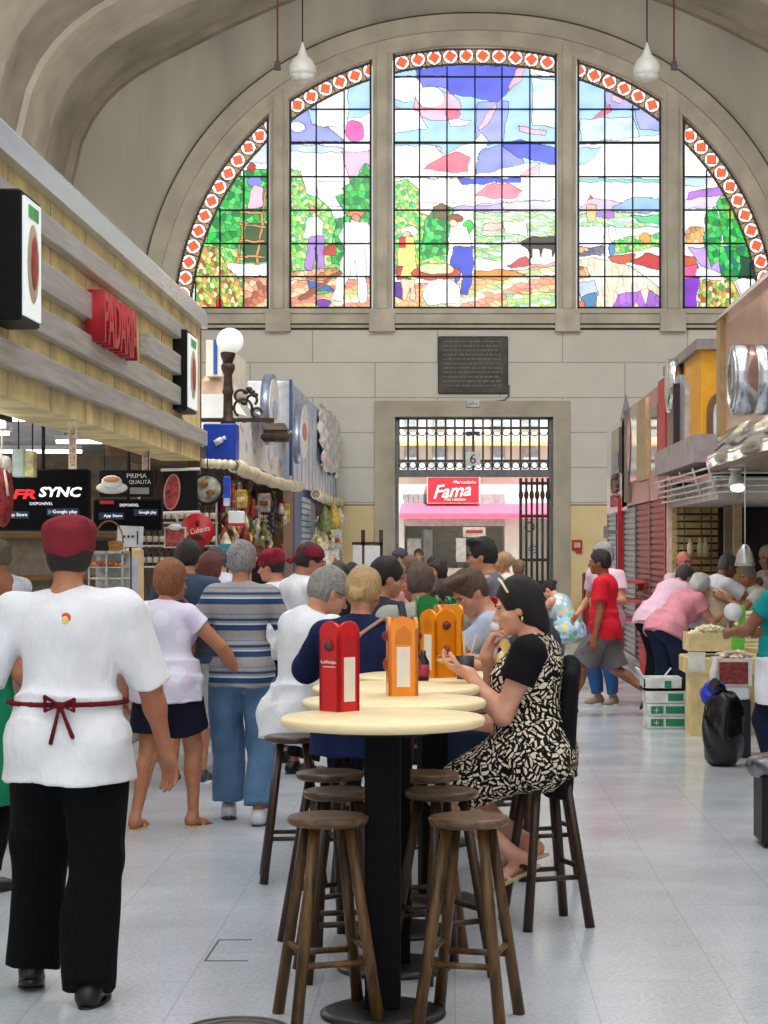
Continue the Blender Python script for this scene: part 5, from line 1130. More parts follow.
# bin at the right edge
u = floorp(790, 845); r = empty('rubbish_bin', (u.x, u.y, 0), 'black bin lined with a shiny grey bag at right edge', 'bin')
m = MB(); m.rbox((u.x-.17, u.y-.15, 0), (u.x+.2, u.y+.2, .4), .03); m.build('body', mat((20,20,22), .5), r)
crumple((u.x, u.y+.02, .42), (.24,.2,.07), 34, 12, 12, .16, .5).build('bin_liner', mat((120,120,122), .16, .3, var=.3, scale=10, bump=1, bscale=12), r)
# bench behind the leopard dress lady, far right seats
m = MB()
K = 82; a = P(562, 655, K); r = empty('grey_bench', (P(578,0,K).x, F/K, 0), 'pale grey bench under the lady in floral dress', 'bench')
m = MB(); m.rbox((P(558,0,K).x, F/K-.1, .42), (P(600,0,K).x, F/K+.45, .5), .015); m.build('seat', mat((186,192,204), .5), r)
m = MB(); m.box((P(558,0,K).x, F/K+.35, .12), (P(600,0,K).x, F/K+.4, .2)); m.box((P(558,0,K).x, F/K-.08, .02), (P(600,0,K).x, F/K-.02, .1)); m.build('rail', DARK, r)
for px in (562, 597): m = MB(); m.box((P(px,0,K).x-.03, F/K-.05, 0), (P(px,0,K).x+.03, F/K+.4, .42)); m.build('leg', mat((120,124,132), .5), r)
m = MB(); m.rbox((P(584,0,52).x, F/52, 0), (P(607,0,52).x, F/52+.6, P(0,573,52).z), .03); tag(m.build('red_cabinet', mat((146,22,30), .5)), 'dark red cabinet standing against the ochre wall', 'cabinet')
# ================================================================ TABLES, STOOLS, STANDS
TOPM = mat((244,222,172), .45, var=.05, scale=5)
TH = 1.02
DW = wood((30,18,12), (66,42,24), .4); DW2 = wood((42,28,14), (112,78,36), .4)
def make_table():
    r = empty('bar_table', (0,0,0)); m = MB(); m.lathe([(0,TH-.035),(.325,TH-.035),(.345,TH-.028),(.35,TH-.016),(.347,TH-.005),(.34,TH),(0,TH)], (0,0,0), 56); m.build('table_top', TOPM, r)
    m = MB(); m.box((-.06,-.06,.03), (.06,.06,TH-.06)); m.build('column', mat((7,7,8), .75, spec=.15), r, bevel=.008)
    m = MB(); m.lathe([(0,TH-.06),(.16,TH-.06),(.17,TH-.035),(0,TH-.035)], (0,0,0), 24); m.build('support_plate', BLACK, r)
    m = MB(); m.lathe([(0,0),(.215,0),(.215,.012),(.19,.022),(.09,.03),(0,.032)], (0,0,0), 36); m.build('base', mat((22,22,24), .4, var=.3), r)
    return r
tb = make_table()
tabs = [(383, 293, 'round cream bar table on black column, nearest, under the red stand'), (394, 264, 'round cream bar table, second in the row, under the first yellow stand'), (396, 241, 'round cream bar table, third in the row of tables'), (433, 222, 'round cream bar table, fourth in the row, under farther yellow stand'), (430, 186, 'round cream bar table, fifth in the row, under the green stand'), (470, 160, 'round cream bar table among the farther diners')]
for i, (px, k, lab) in enumerate(tabs):
    o = tb if i == 0 else copy_tree(tb); o.location = ((px-VX)/k, F/k, 0); o.rotation_euler.z = .06*i; tag(o, lab, 'table', 'round bar tables in a row')
SH = .69
def make_stool(mt, seatm):
    r = empty('bar_stool', (0,0,0)); m = MB(); m.lathe([(0,SH-.032),(.115,SH-.032),(.132,SH-.026),(.138,SH-.014),(.136,SH-.003),(.128,SH+.001),(.06,SH-.005),(0,SH-.006)], (0,0,0), 40); m.build('seat', seatm, r)
    for i in range(4):
        a = PI/4+i*PI/2; m = MB(); m.cyl((.2*math.cos(a), .2*math.sin(a), 0), (.085*math.cos(a), .085*math.sin(a), SH-.03), .021, .018, 14); m.build('leg', mt, r)
    def at(i, z): a = PI/4+i*PI/2; rr = .2-(.115)*z/SH; return V(rr*math.cos(a), rr*math.sin(a), z)
    for i in range(4):
        z = (.21, .25)[i % 2]; m = MB(); m.cyl(at(i, z), at((i+1) % 4, z), .011, n=10); m.build('stretcher', mt, r)
    return r
st0 = make_stool(DW2, wood((66,46,32), (120,90,66), .35, 0, 5)); st1 = make_stool(DW, wood((50,34,26), (96,72,54), .3, 0, 5))
stools = [(328, 296, .3, 0, 'dark wooden bar stool standing front left below nearest table'), (469, 297, -.25, 0, 'dark wooden bar stool standing front right below nearest table'),
 (441, 268, .55, 1, 'dark wooden bar stool behind the front right stool'), (340, 268, .2, 1, 'dark wooden bar stool behind the front left stool'), (425, 249, .1, 0, 'brown wooden bar stool in the middle, right of table columns'), (330, 248, .6, 1, 'dark wooden bar stool half hidden, third on the left side'),
 (546, 236, .35, 1, 'dark wooden bar stool under the woman in patterned dress'), (293, 208, .1, 1, 'dark wooden bar stool under the man in white shirt'), (356, 213, .3, 1, 'dark wooden bar stool under blonde woman in navy top'),
 (541, 206, .3, 1, 'dark wooden bar stool under the person in dark jeans'), (421, 173, .3, 1, 'dark wooden bar stool under the man with grey backpack'), (503, 184, .3, 1, 'dark wooden bar stool under young man bowing his head')]
STO = []
for i, (px, k, rz, v, lab) in enumerate(stools):
    src = (st0, st1)[v]; first = not src.get('used'); o = src if first else copy_tree(src); src['used'] = 1
    o.location = ((px-VX)/k, F/k, 0); o.rotation_euler.z = rz; tag(o, lab, 'stool', 'round seated wooden bar stools')
for o in (st0, st1): del o['used']
for o in list(bpy.data.objects):
    if 'used' in o.keys(): del o['used']
def stand(px, k, rz, c, lab, h=.31, w=.098, label_side=(0,), logo=(1,), n='napkin_stand', txt=None):
    loc = V((px-VX)/k, F/k, TH); r = empty(n, loc, lab, 'menu stand', 'tall plastic stands on the bar tables', rz); mt = mat(c, .25, var=.04)
    hw = w/2; rc = .012
    prof_ = [(-hw, 0), (hw, 0)]+[(hw*math.cos(PI*i/14), h-hw*.8+hw*.8*math.sin(PI*i/14)) for i in range(15)]
    m = MB()
    for q in range(4):
        Rm = Matrix.Rotation(q*PI/2, 3, 'Z'); n_ = Rm@V(0,-1,0); pts = [Rm@V(a, -hw, z) for a, z in prof_]; m.prism(pts, -n_*.012)
    m.box((-hw+.01, -hw+.01, .0), (hw-.01, hw-.01, h-hw*1.1)); m.build('shell', mt, r, world=False)
    for q in label_side:
        Rm = Matrix.Rotation(q*PI/2, 3, 'Z'); m = MB(); s = [(-.026,.035),(.026,.035),(.026,.19),(-.026,.19)] ; m.prism([Rm@V(a, -hw-.0, z) for a, z in s], Rm@V(0,-.002,0)); m.build('label', mat((240,232,220), .5, var=.06), r, world=False)
        m = MB(); m.prism([Rm@V(a, -hw-.0, z) for a, z in [(-.032,.2+.0),(.032,.2),(.03,.25),(.0,.272),(-.03,.25)]], Rm@V(0,-.0015,0)); m.build('crest', mat(tuple(int(v*.88) for v in c), .4), r, world=False)
    for q in logo:
        Rm = Matrix.Rotation(q*PI/2, 3, 'Z'); m = MB(); m.ell(Rm@V(0,-hw,.23), (.022,.022,.02), 14, 8); m.build('emblem', mat((110,30,50) if c[1] > 90 else (90,30,40), .5, var=.4, scale=60), r, world=False)
        m = MB(); m.ell(Rm@V(0,-hw,.12), (.018,.018,.026), 14, 8) if c[1] > 90 and c[0] > 100 else m.box(tuple(Rm@V(-.03,-hw-.001,.155)), tuple(Rm@V(.03,-hw,.158))); m.build('emblem', mat((150,60,40) if c[1] > 90 else (240,226,220), .5), r, world=False)
    if txt:
        Rm = Matrix.Rotation(3*PI/2, 3, 'Z')
        text(txt, 'lettering', mat((244,230,226), .5), (0,0,0), (1,0,0), (0,0,1), .075, .014, .003, None).name = 'lettering'
        o = bpy.data.objects[-1] if False else [q for q in bpy.data.objects if q.name.startswith('lettering') and q.parent is None][0]
        o.parent = r; o.location = Rm@V(0,-hw-.003,.172); o.rotation_euler = (0,0,3*PI/2)
    return r
stand(339.5, 284, PI*.26, (206,14,24), 'red double arched menu stand with white label on nearest table', .315, .1, (0,), (3,), txt='LeBlanjo')
stand(402, 257, PI*.04, (244,140,12), 'yellow orange menu stand with white label on second table', .305, .115, (0,), (1,3))
stand(438, 226, PI*.22, (244,140,12), 'yellow orange menu stand on fourth table right of first yellow', .30, .115, (3,), (0,))
stand(448, 216, PI*.1, (240,146,20), 'yellow orange menu stand mostly hidden behind another yellow one', .31, .115, (3,), (0,))
stand(427, 189, PI*.03, (18,130,60), 'green arched menu stand behind the yellow ones', .32, .115, (0,), (1,))
stand(455, 162, PI*.1, (18,120,56), 'green arched menu stand farther off beside red one', .27, .11, (0,), (1,))
stand(487, 165, PI*.2, (196,24,30), 'red arched menu stand at the farthest table', .27, .11, (0,), (1,))
# condiment cup with straws, dark bottle
u = V((465-VX)/229, F/229, TH); r = empty('straw_cup', u, 'dark cup holding pale wooden stirrers on fourth table', 'cup')
m = MB(); m.lathe([(.03,0),(.036,.0),(.042,.1),(.038,.1),(.033,.01),(0,.01)], u, 20); m.build('cup', mat((60,58,60), .4), r)
for i, (dx, dz) in enumerate(((-.01,.21), (.0,.2), (.05,.2))): m = MB(); m.cyl(u+V(0,0,.01), u+V(dx, .005*i, dz), .003, n=6); m.build('stirrer', mat((236,214,180), .6), r)
u = V((423-VX)/232, F/232, TH); r = empty('sauce_bottle', u, 'small dark sauce bottle between the two yellow stands', 'bottle')
m = MB(); m.lathe([(0,0),(.026,0),(.027,.08),(.012,.11),(.012,.13),(0,.13)], u, 16); m.build('bottle', mat((40,20,24), .25), r); m = MB(); m.lathe([(.0275,.02),(.028,.02),(.028,.07),(.0275,.07)], u, 16); m.build('label', mat((170,50,70), .5), r)
# floor fittings
u = V((237-VX)/303, F/303, 0); r = empty('manhole_cover', u, 'round iron manhole cover in the paving at bottom edge', 'manhole cover')
m = MB(); m.lathe([(0,.0),(.16,.0),(.16,.004),(0,.004)], u, 40); m.build('lid', mat((120,116,110), .5, .2), r); m = MB(); m.torus(u+V(0,0,.004), .17, .006, (0,0,1), 40, 5); m.torus(u+V(0,0,.005), .12, .004, (0,0,1), 36, 4)
m.build('ring', mat((90,88,84), .6), r)
m = MB(); a = floorp(205, 961); c = floorp(219, 940); e = floorp(252, 940); f_ = floorp(248, 961)
for p, q in ((a, c), (c, e), (a, f_)): 
    d = (q-p).normalized(); s_ = V(-d.y, d.x, 0)*.004; m.prism([p-s_, q-s_, q+s_, p+s_], (0,0,.002))
tag(m.build('floor_hatch', mat((90,88,84), .8)), 'thin outline of a square hatch in the paving left of the stools', 'floor hatch')
# ================================================================ HANGING LAMPS AND PLUGS
for i, px in enumerate((302.5, 647)):
    K = 64; u = P(px, 82, K); r = empty('pendant_lamp', u, ['white teardrop pendant lamp hanging in front of the left part of arch', 'white teardrop pendant lamp hanging in front of the right part of arch'][i], 'pendant lamp', 'teardrop hall lamps')
    s = 28/64/2
    m = MB(); m.lathe([(s*.9,.1),(s,.16),(s*.96,.24),(s*.74,.34),(s*.42,.4),(s*.34,.43),(s*.2,.52),(s*.06,.6),(.012,.62)], u, 32); m.build('shade', mat((206,206,200), .4, var=.04), r)
    m = MB(); m.lathe([(0,0),(s*.45,.01),(s*.8,.05),(s*.9,.1),(s*.92,.12)], u, 32); m.build('glass_bowl', mat((214,214,210), .3), r)
    m = MB(); m.cyl(u+V(0,0,.6), (u.x, u.y, 13.15), .012, n=6); m.build('cord', DARK, r)
for i, px in enumerate((277.5, 674)):
    K = 62; u = P(px, 70, K); r = empty('hanging_socket', u, ['small dark socket box on a red cable, left one', 'small dark socket box on a red cable, right one'][i], 'socket', 'hanging socket boxes')
    m = MB(); m.box((u.x-.05, u.y-.04, u.z), (u.x+.05, u.y+.04, u.z+.08)); m.box((u.x-.04, u.y-.03, u.z+.08), (u.x+.04, u.y+.03, u.z+.14)); m.build('box', mat((50,50,52), .6), r)
    m = MB(); m.cyl((u.x, u.y, u.z+.14), (u.x, u.y, 13.1), .016, n=6); m.build('cable', mat((110,40,34), .6), r)
# ================================================================ PEOPLE: smooth continuous bodies grown from a distance field
def npv(*a): return np.array(a, float)
def rotz(a): c, s = math.cos(a), math.sin(a); return np.array([[c,-s,0],[s,c,0],[0,0,1.]])
def rotx(a): c, s = math.cos(a), math.sin(a); return np.array([[1,0,0],[0,c,-s],[0,s,c]])
def roty(a): c, s = math.cos(a), math.sin(a); return np.array([[c,0,s],[0,1,0],[-s,0,c]])
def unit(v): v = np.asarray(v, float); return v/max(np.linalg.norm(v), 1e-9)
class Field:
    def __init__(s): s.pr = []
    def cone(s, a, b, ra, rb, k=.02, clips=(), sub=False): s.pr.append(('c', np.asarray(a, float), np.asarray(b, float), ra, rb, k, clips, sub)); return s
    def ell(s, c, r, R=None, k=.02, clips=(), sub=False): s.pr.append(('e', np.asarray(c, float), np.asarray(r, float), np.eye(3) if R is None else R, 0, k, clips, sub)); return s
    def tub(s, a, b, ra, rb, R, k=.02, clips=(), sub=False):
        """elliptic frustum from a to b with (rx,ry) radii in frame R's x and y"""
        s.pr.append(('t', np.asarray(a, float), np.asarray(b, float), (ra, rb), R, k, clips, sub)); return s
    def half(s, n, p): s.pr.append(('h', unit(n), np.asarray(p, float), 0, 0, 0, (), True)); return s
    def bounds(s):
        lo = np.full(3, 9.); hi = np.full(3, -9.)
        for p in s.pr:
            if p[7] or p[0] == 'h': continue
            l, h = s.pb(p); lo = np.minimum(lo, l); hi = np.maximum(hi, h)
        return lo, hi
    def pb(s, p):
        if p[0] == 'c': m = max(p[3], p[4]); return np.minimum(p[1], p[2])-m, np.maximum(p[1], p[2])+m
        if p[0] == 'e': e = np.abs(p[3])@p[2]; return p[1]-e, p[1]+e
        m = max(max(p[3][0]), max(p[3][1])); return np.minimum(p[1], p[2])-m, np.maximum(p[1], p[2])+m
    def mesh(s, h, name='body', fold=0, seed=0, fz=1.0, ff=1.0):
        lo, hi = s.bounds(); lo = lo-.03; hi = hi+.03; n = np.ceil((hi-lo)/h).astype(int)+1
        Fv = np.full(n, .5, np.float32)
        ax = [lo[i]+h*np.arange(n[i]) for i in range(3)]
        for p in s.pr:
            kind, k, clips, sub = p[0], p[5], p[6], p[7]
            if kind == 'h':
                d = (ax[0][:, None, None]-p[2][0])*p[1][0]+(ax[1][None, :, None]-p[2][1])*p[1][1]+(ax[2][None, None, :]-p[2][2])*p[1][2]
                Fv = np.maximum(Fv, d.astype(np.float32)); continue
            l, u = s.pb(p); mg = k+h*2.5
            i0 = np.clip(np.floor((l-mg-lo)/h).astype(int), 0, n); i1 = np.clip(np.ceil((u+mg-lo)/h).astype(int)+1, 0, n)
            if (i1 <= i0).any(): continue
            sl = tuple(slice(i0[i], i1[i]) for i in range(3))
            X = ax[0][sl[0]][:, None, None]; Y = ax[1][sl[1]][None, :, None]; Z = ax[2][sl[2]][None, None, :]
            if kind == 'c':
                a, b = p[1], p[2]; ba = b-a; L = max(ba@ba, 1e-9); px_, py_, pz_ = X-a[0], Y-a[1], Z-a[2]
                t = np.clip((px_*ba[0]+py_*ba[1]+pz_*ba[2])/L, 0, 1)
                d = np.sqrt((px_-t*ba[0])**2+(py_-t*ba[1])**2+(pz_-t*ba[2])**2)-(p[3]+(p[4]-p[3])*t)
            elif kind == 'e':
                c, r, R = p[1], p[2], p[3]; q = [X-c[0], Y-c[1], Z-c[2]]; w = [q[0]*R[0, j]+q[1]*R[1, j]+q[2]*R[2, j] for j in range(3)]
                k0 = np.sqrt(sum((w[j]/r[j])**2 for j in range(3))); k1 = np.sqrt(sum((w[j]/r[j]**2)**2 for j in range(3)))
                d = k0*(k0-1)/np.maximum(k1, 1e-6)
            else:
                a, b, (ra, rb), R = p[1], p[2], p[3], p[4]; ba = b-a; L = math.sqrt(ba@ba); e3 = ba/L
                e1 = unit(R[:, 0]-e3*(R[:, 0]@e3)); e2 = np.cross(e3, e1); q = [X-a[0], Y-a[1], Z-a[2]]
                dot = lambda e: q[0]*e[0]+q[1]*e[1]+q[2]*e[2]
                tz = dot(e3); t = np.clip(tz/L, 0, 1); rx = ra[0]+(rb[0]-ra[0])*t; ry_ = ra[1]+(rb[1]-ra[1])*t
                d = (np.sqrt((dot(e1)/rx)**2+(dot(e2)/ry_)**2)-1)*np.minimum(rx, ry_); d = np.maximum(d, np.maximum(-tz, tz-L))
            for cn, cp in clips: d = np.maximum(d, (X-cp[0])*cn[0]+(Y-cp[1])*cn[1]+(Z-cp[2])*cn[2])
            A = Fv[sl]; d = d.astype(np.float32)
            if sub:
                hh = np.maximum(k-np.abs(A+d), 0)/max(k, 1e-6); Fv[sl] = np.maximum(A, -d)+hh*hh*k/4
            else:
                hh = np.maximum(k-np.abs(A-d), 0)/max(k, 1e-6); Fv[sl] = np.minimum(A, d)-hh*hh*k/4
        if fold:
            g = np.random.default_rng(seed); X = ax[0][:, None, None]; Y = ax[1][None, :, None]; Z = ax[2][None, None, :]; N_ = 0
            for _ in range(5):
                d_ = g.normal(size=3); d_ /= np.linalg.norm(d_); f = g.uniform(11, 32)*ff; ph = g.uniform(0, 6)
                wv = np.sin(f*(d_[0]*X+d_[1]*Y+d_[2]*Z*fz)+ph+1.4*np.sin(9*ff*(d_[1]*X-d_[0]*Y+.6*Z)+ph)); N_ = N_+np.sign(wv)*np.abs(wv)**1.5
            Fv += (fold*N_/5*3.0).astype(np.float32)
        return nets(Fv, lo, h, name)
def nets(Fv, lo, h, name):
    Fv = np.pad(Fv, 1, constant_values=.5); lo = lo-h
    S = Fv < 0; n = np.array(S.shape)
    cnt = np.zeros(n-1, np.int8)
    C8 = [(i, j, k) for i in (0, 1) for j in (0, 1) for k in (0, 1)]
    for i, j, k in C8: cnt += S[i:n[0]-1+i, j:n[1]-1+j, k:n[2]-1+k]
    act = np.argwhere((cnt > 0) & (cnt < 8)); N_ = len(act)
    vals = np.stack([Fv[act[:, 0]+i, act[:, 1]+j, act[:, 2]+k] for i, j, k in C8], 1).astype(float)
    acc = np.zeros((N_, 3)); c = np.zeros(N_)
    for a in range(8):
        for b in range(a+1, 8):
            da = np.array(C8[b])-np.array(C8[a])
            if np.abs(da).sum() != 1: continue
            va, vb = vals[:, a], vals[:, b]; m = (va < 0) != (vb < 0); t = np.where(m, va/np.where(m, va-vb, 1), 0)
            acc += m[:, None]*(np.array(C8[a])+t[:, None]*da); c += m
    co = lo+h*(act+acc/c[:, None]); idm = np.full(n-1, -1, np.int64); idm[act[:, 0], act[:, 1], act[:, 2]] = np.arange(N_)
    Q = []
    for ax_ in range(3):
        sl0 = [slice(0, n[0]), slice(0, n[1]), slice(0, n[2])]; sa = list(sl0); sb = list(sl0); sa[ax_] = slice(0, n[ax_]-1); sb[ax_] = slice(1, n[ax_])
        A = S[tuple(sa)]; B = S[tuple(sb)]; E = np.argwhere(A != B); u, v = (ax_+1) % 3, (ax_+2) % 3
        fl = A[E[:, 0], E[:, 1], E[:, 2]]
        def g(du, dv): q = E.copy(); q[:, u] -= du; q[:, v] -= dv; return idm[q[:, 0], q[:, 1], q[:, 2]]
        q = np.stack([g(1, 1), g(0, 1), g(0, 0), g(1, 0)], 1); q[~fl] = q[~fl][:, ::-1]; Q.append(q)
    Q = np.concatenate(Q); me = quads_mesh(name, co, Q); me.polygons.foreach_set('use_smooth', np.ones(len(Q), bool)); return me, co
# ---------------------------------------------------------------- cloth, skin and hair materials
def cloth(c, var=.1, rough=.85):
    key = ('cl', c, var)
    if key in MC: return MC[key]
    n = NT('cloth'); v = n.co(); a = n.noise(v, 9, 4); w_ = n.noise(n.co('Object', (3, 3, 1)), 16, 2, .5, .4)
    d = tuple(int(x*(1-var)) for x in c); cc = n.ramp(a.outputs[0], [(.3, d), (.7, c)]); n.bump(w_.outputs[0], .35, .02); MC[key] = n.set(cc, rough, 0, .2); return MC[key]
def skin(c):
    key = ('sk', c)
    if key in MC: return MC[key]
    n = NT('skin'); v = n.co(); a = n.noise(v, 14, 4); d = (int(c[0]*.93), int(c[1]*.86), int(c[2]*.84)); cc = n.ramp(a.outputs[0], [(.3, d), (.7, c)])
    n.b.inputs['Subsurface Weight'].default_value = .08; n.b.inputs['Subsurface Radius'].default_value = (.02, .008, .004)
    MC[key] = n.set(cc, .5, 0, .4); return MC[key]
def hairm(c, c2=None, curly=False):
    key = ('h', c, c2, curly)
    if key in MC: return MC[key]
    c2 = c2 or tuple(min(255, int(x*1.5)+10) for x in c); n = NT('hair'); v = n.co('Object', (1, 1, .35) if not curly else (1, 1, 1)); a = n.noise(v, 90 if not curly else 60, 5, .7, 1.5)
    cc = n.ramp(a.outputs[0], [(.35, c), (.65, c2)]); n.bump(a.outputs[0], .9, .012); MC[key] = n.set(cc, .5, 0, .4); return MC[key]
def striped(bands, period, base, off=0):
    """bands: [(from, to, colour)] in fractions of a period up the garment"""
    n = NT('striped_knit'); v = n.co(); sx = n.n('ShaderNodeSeparateXYZ'); n.l(v, sx.inputs[0])
    f = n.math('FRACT', n.math('DIVIDE', n.math('ADD', sx.outputs[2], 10+off), period)); st = [(0, base)]
    for a, b, c in bands: st += [(a, c), (b, base)]
    cc = n.ramp(f, st, 'CONSTANT'); nz = n.noise(v, 60, 3); cc = n.mix(.25, cc, nz.outputs[0], 'SOFT_LIGHT'); w_ = n.noise(v, 14, 2); n.bump(w_.outputs[0], .3, .02); return n.set(cc, .9, 0, .15)
def dashes(c1, c2, sc=24, fr=240):
    """short curling light strokes on a dark ground, direction changing from patch to patch"""
    n = NT('patterned_jersey'); v = n.co(); dn = n.noise(v, 16, 2); vv = n.n('ShaderNodeVectorMath', operation='ADD'); n.l(v, vv.inputs[0])
    sc_ = n.n('ShaderNodeVectorMath', operation='SCALE'); n.l(dn.outputs['Color'], sc_.inputs[0]); sc_.inputs['Scale'].default_value = .03; n.l(sc_.outputs[0], vv.inputs[1])
    vo = n.vor(vv.outputs[0], sc); cm = n.n('ShaderNodeVectorMath', operation='SUBTRACT'); n.l(vo.outputs['Color'], cm.inputs[0]); cm.inputs[1].default_value = (.5, .5, .5)
    nm = n.n('ShaderNodeVectorMath', operation='NORMALIZE'); n.l(cm.outputs[0], nm.inputs[0]); dt = n.n('ShaderNodeVectorMath', operation='DOT_PRODUCT'); n.l(vv.outputs[0], dt.inputs[0]); n.l(nm.outputs[0], dt.inputs[1])
    s = n.math('SINE', n.math('MULTIPLY', dt.outputs['Value'], fr)); g = n.math('GREATER_THAN', s, .1); ed = n.vor(vv.outputs[0], sc, 'DISTANCE_TO_EDGE'); e = n.math('GREATER_THAN', ed.outputs['Distance'], .06)
    return n.set(n.mix(n.math('MULTIPLY', g, e), srgb(c1), srgb(c2)), .8, 0, .15)
def floral(base, cols, sc=16):
    n = NT('floral_cotton'); v = n.co(); vo = n.vor(v, sc); sep = n.n('ShaderNodeSeparateColor'); n.l(vo.outputs['Color'], sep.inputs[0])
    k = len(cols); cc = n.ramp(sep.outputs[0], [(i/k, c) for i, c in enumerate(cols)], 'CONSTANT'); nz = n.noise(v, 60, 2); thr = n.math('ADD', n.math('MULTIPLY', nz.outputs[0], .3), .3)
    return n.set(n.mix(n.math('LESS_THAN', vo.outputs['Distance'], thr), srgb(base), cc), .8, 0, .2)
SK1 = (206,150,120); SK2 = (186,128,96); SK3 = (150,98,70); SK4 = (222,168,142)
EYEW = mat((206,198,192), .3); EYED = mat((40,26,20), .2)
def ik(a, t, l1, l2, hint):
    a = np.asarray(a, float); t = np.asarray(t, float); d = t-a; D = np.linalg.norm(d); D2 = min(D, (l1+l2)*.995); e = d/max(D, 1e-6); t = a+e*D2
    x = (l1*l1-l2*l2+D2*D2)/(2*D2); y = math.sqrt(max(l1*l1-x*x, 0)); hv = np.asarray(hint, float); hv = hv-e*(hv@e); return a+e*x+unit(hv)*y, t
def person(lab, X, Y, yaw, H=1.7, z=None, lean=0, lean2=None, side=0, twist=0, head=(0, 0, 0), hands=(None, None), elbow=(None, None), feet=(None, None), knee=(None, None), toe=(0, 0), sk=SK1, fem=False, fat=1.0,
           top=None, bottom=None, shoes=None, hair=None, cap=None, vox=.008, seed=1, curl=(.45, .45), hdir=(None, None), hn=(None, None), extra=None, beard=None, glasses=False, earring=False, shw=1.0, footz=(0, 0), heel=(0, 0), ground=0, face=True, brow=(40,28,22), name='person'):
    s = H/1.72; root = empty(name, (X, Y, ground), lab, 'person', rz=yaw); pz = (.93*s if z is None else z)
    lean2 = lean if lean2 is None else lean2
    p0 = npv(0, 0, pz); R0 = roty(side*.5)@rotx(-lean); R1 = rotz(twist)@roty(side)@rotx(-lean2)
    o1 = p0+R0@npv(0, 0, .1*s)
    def T(x, y, zz_): return p0+R0@(npv(x, y, zz_)*s) if zz_ <= .1 else o1+R1@(npv(x, y, zz_-.1)*s)
    f = fat; sw = (.155 if fem else .175)*shw; hy, hp, hr = head
    RH = rotz(hy)@rotx(-hp)@roty(hr); RH = rotz(0)@RH
    neck0 = T(0, -.005, .44); hc = T(0, .014, .5)+(R1@RH if abs(lean2) < 9 else RH)@(npv(0, .022, .115)*s); RHw = R1@RH
    sh = [T(-sw, 0, .408), T(sw, 0, .408)]; hip = [T(-.088*(1.05 if fem else 1), 0, -.03), T(.088*(1.05 if fem else 1), 0, -.03)]
    el, wr = [None]*2, [None]*2; kn, an = [None]*2, [None]*2
    for i, sg in enumerate((-1, 1)):
        t = (hc+RHw@(npv(0, .125, -.065)*s)-unit(hdir[i])*.125*s) if isinstance(hands[i], str) else hands[i] if hands[i] is not None else sh[i]+npv(sg*.09, .03, -.52)*s
        hint = elbow[i] if elbow[i] is not None else (sg*.35, -1, -.25)
        el[i], wr[i] = ik(sh[i], t, .285*s, .245*s, hint)
        t = feet[i] if feet[i] is not None else npv(sg*.1*s, 0, 0); t = np.asarray(t, float); t = t+npv(0, 0, .075*s) if feet[i] is None or True else t
        kn[i], an[i] = ik(hip[i], t, .425*s, .425*s, knee[i] if knee[i] is not None else (sg*.1, 1, 0))
    # ---- body
    B = Field(); hw = 1.1 if fem else 1.0
    B.ell(T(0, -.005, .0), npv(.155*hw, .115, .12)*s*npv(f, f, 1), R0, .06*s)
    for sg in (-1, 1): B.ell(T(sg*.075*f, -.05*f, -.05), npv(.085, .085, .095)*s*f, R0, .05*s)
    B.ell(T(0, .008*f, .12), npv(.132 if not fem else .122, .1, .14)*s*npv(f, f*1.05, 1), R1, .06*s)
    B.ell(T(0, .0, .3), npv(.146, .104, .165)*s*npv(f**.6, f**.6, 1), R1, .07*s); B.ell(T(0, -.012, .38), npv(.14, .085, .09)*s, R1, .06*s)
    if fem:
        for sg in (-1, 1): B.ell(T(sg*.07, .085*f**.5, .29), npv(.07, .065, .07)*s*f**.5, R1, .04*s)
    for i in (0, 1):
        B.cone(T(0, -.01, .437), sh[i], .053*s, .05*s, .04*s)
        B.cone(sh[i], el[i], (.05*f**.7)*s, .037*s*f**.5, .03*s); B.cone(el[i], wr[i], .038*s*f**.5, .026*s, .02*s); m_ = el[i]*.7+wr[i]*.3; B.ell(m_, npv(.04, .04, .06)*s*f**.4, np.stack(basis_np(wr[i]-el[i]), 1), .02*s)
        B.cone(hip[i], kn[i], .088*s*f, .052*s*f**.5, .05*s); B.cone(kn[i], an[i], .05*s*f**.5, .033*s, .03*s)
        bk = npv(0, -1, 0); d_ = unit(an[i]-kn[i]); bk = unit(bk-d_*(bk@d_)); B.ell(kn[i]*.68+an[i]*.32+bk*.018*s, npv(.046, .046, .1)*s*f**.5, np.stack(basis_np(d_), 1), .03*s)
    B.cone(neck0, hc+RHw@(npv(0, -.03, -.05)*s), .054*s if not fem else .047*s, .05*s if not fem else .043*s, .03*s)
    Hd = lambda x, y, zz_: hc+RHw@(npv(x, y, zz_)*s)
    er = lambda a, b, c: npv(a, b, c)*s
    B.ell(Hd(0, -.008, .022), er(.074, .092, .093), RHw, .02*s); B.ell(Hd(0, .028, -.045), er(.056, .066, .07), RHw, .03*s); B.ell(Hd(0, .07, -.092), er(.026, .022, .02), RHw, .025*s)
    for sg in (-1, 1):
        B.ell(Hd(sg*.042, .06, -.028), er(.022, .022, .02), RHw, .02*s)                 # cheek
        B.ell(Hd(sg*.03, .093, .004), er(.018, .013, .012), RHw, .01*s, sub=True)      # eye socket
        B.ell(Hd(sg*.074, -.002, -.012), er(.009, .019, .03), RHw@rotz(sg*.35), .01*s)  # ear
        B.ell(Hd(sg*.03, .082, .024), er(.024, .012, .008), RHw, .014*s)                # brow ridge
    B.cone(Hd(0, .09, .006), Hd(0, .113, -.03), .008*s, .0125*s, .012*s)
    for sg in (-1, 1): B.ell(Hd(sg*.012, .1, -.034), er(.009, .011, .008), RHw, .008*s)
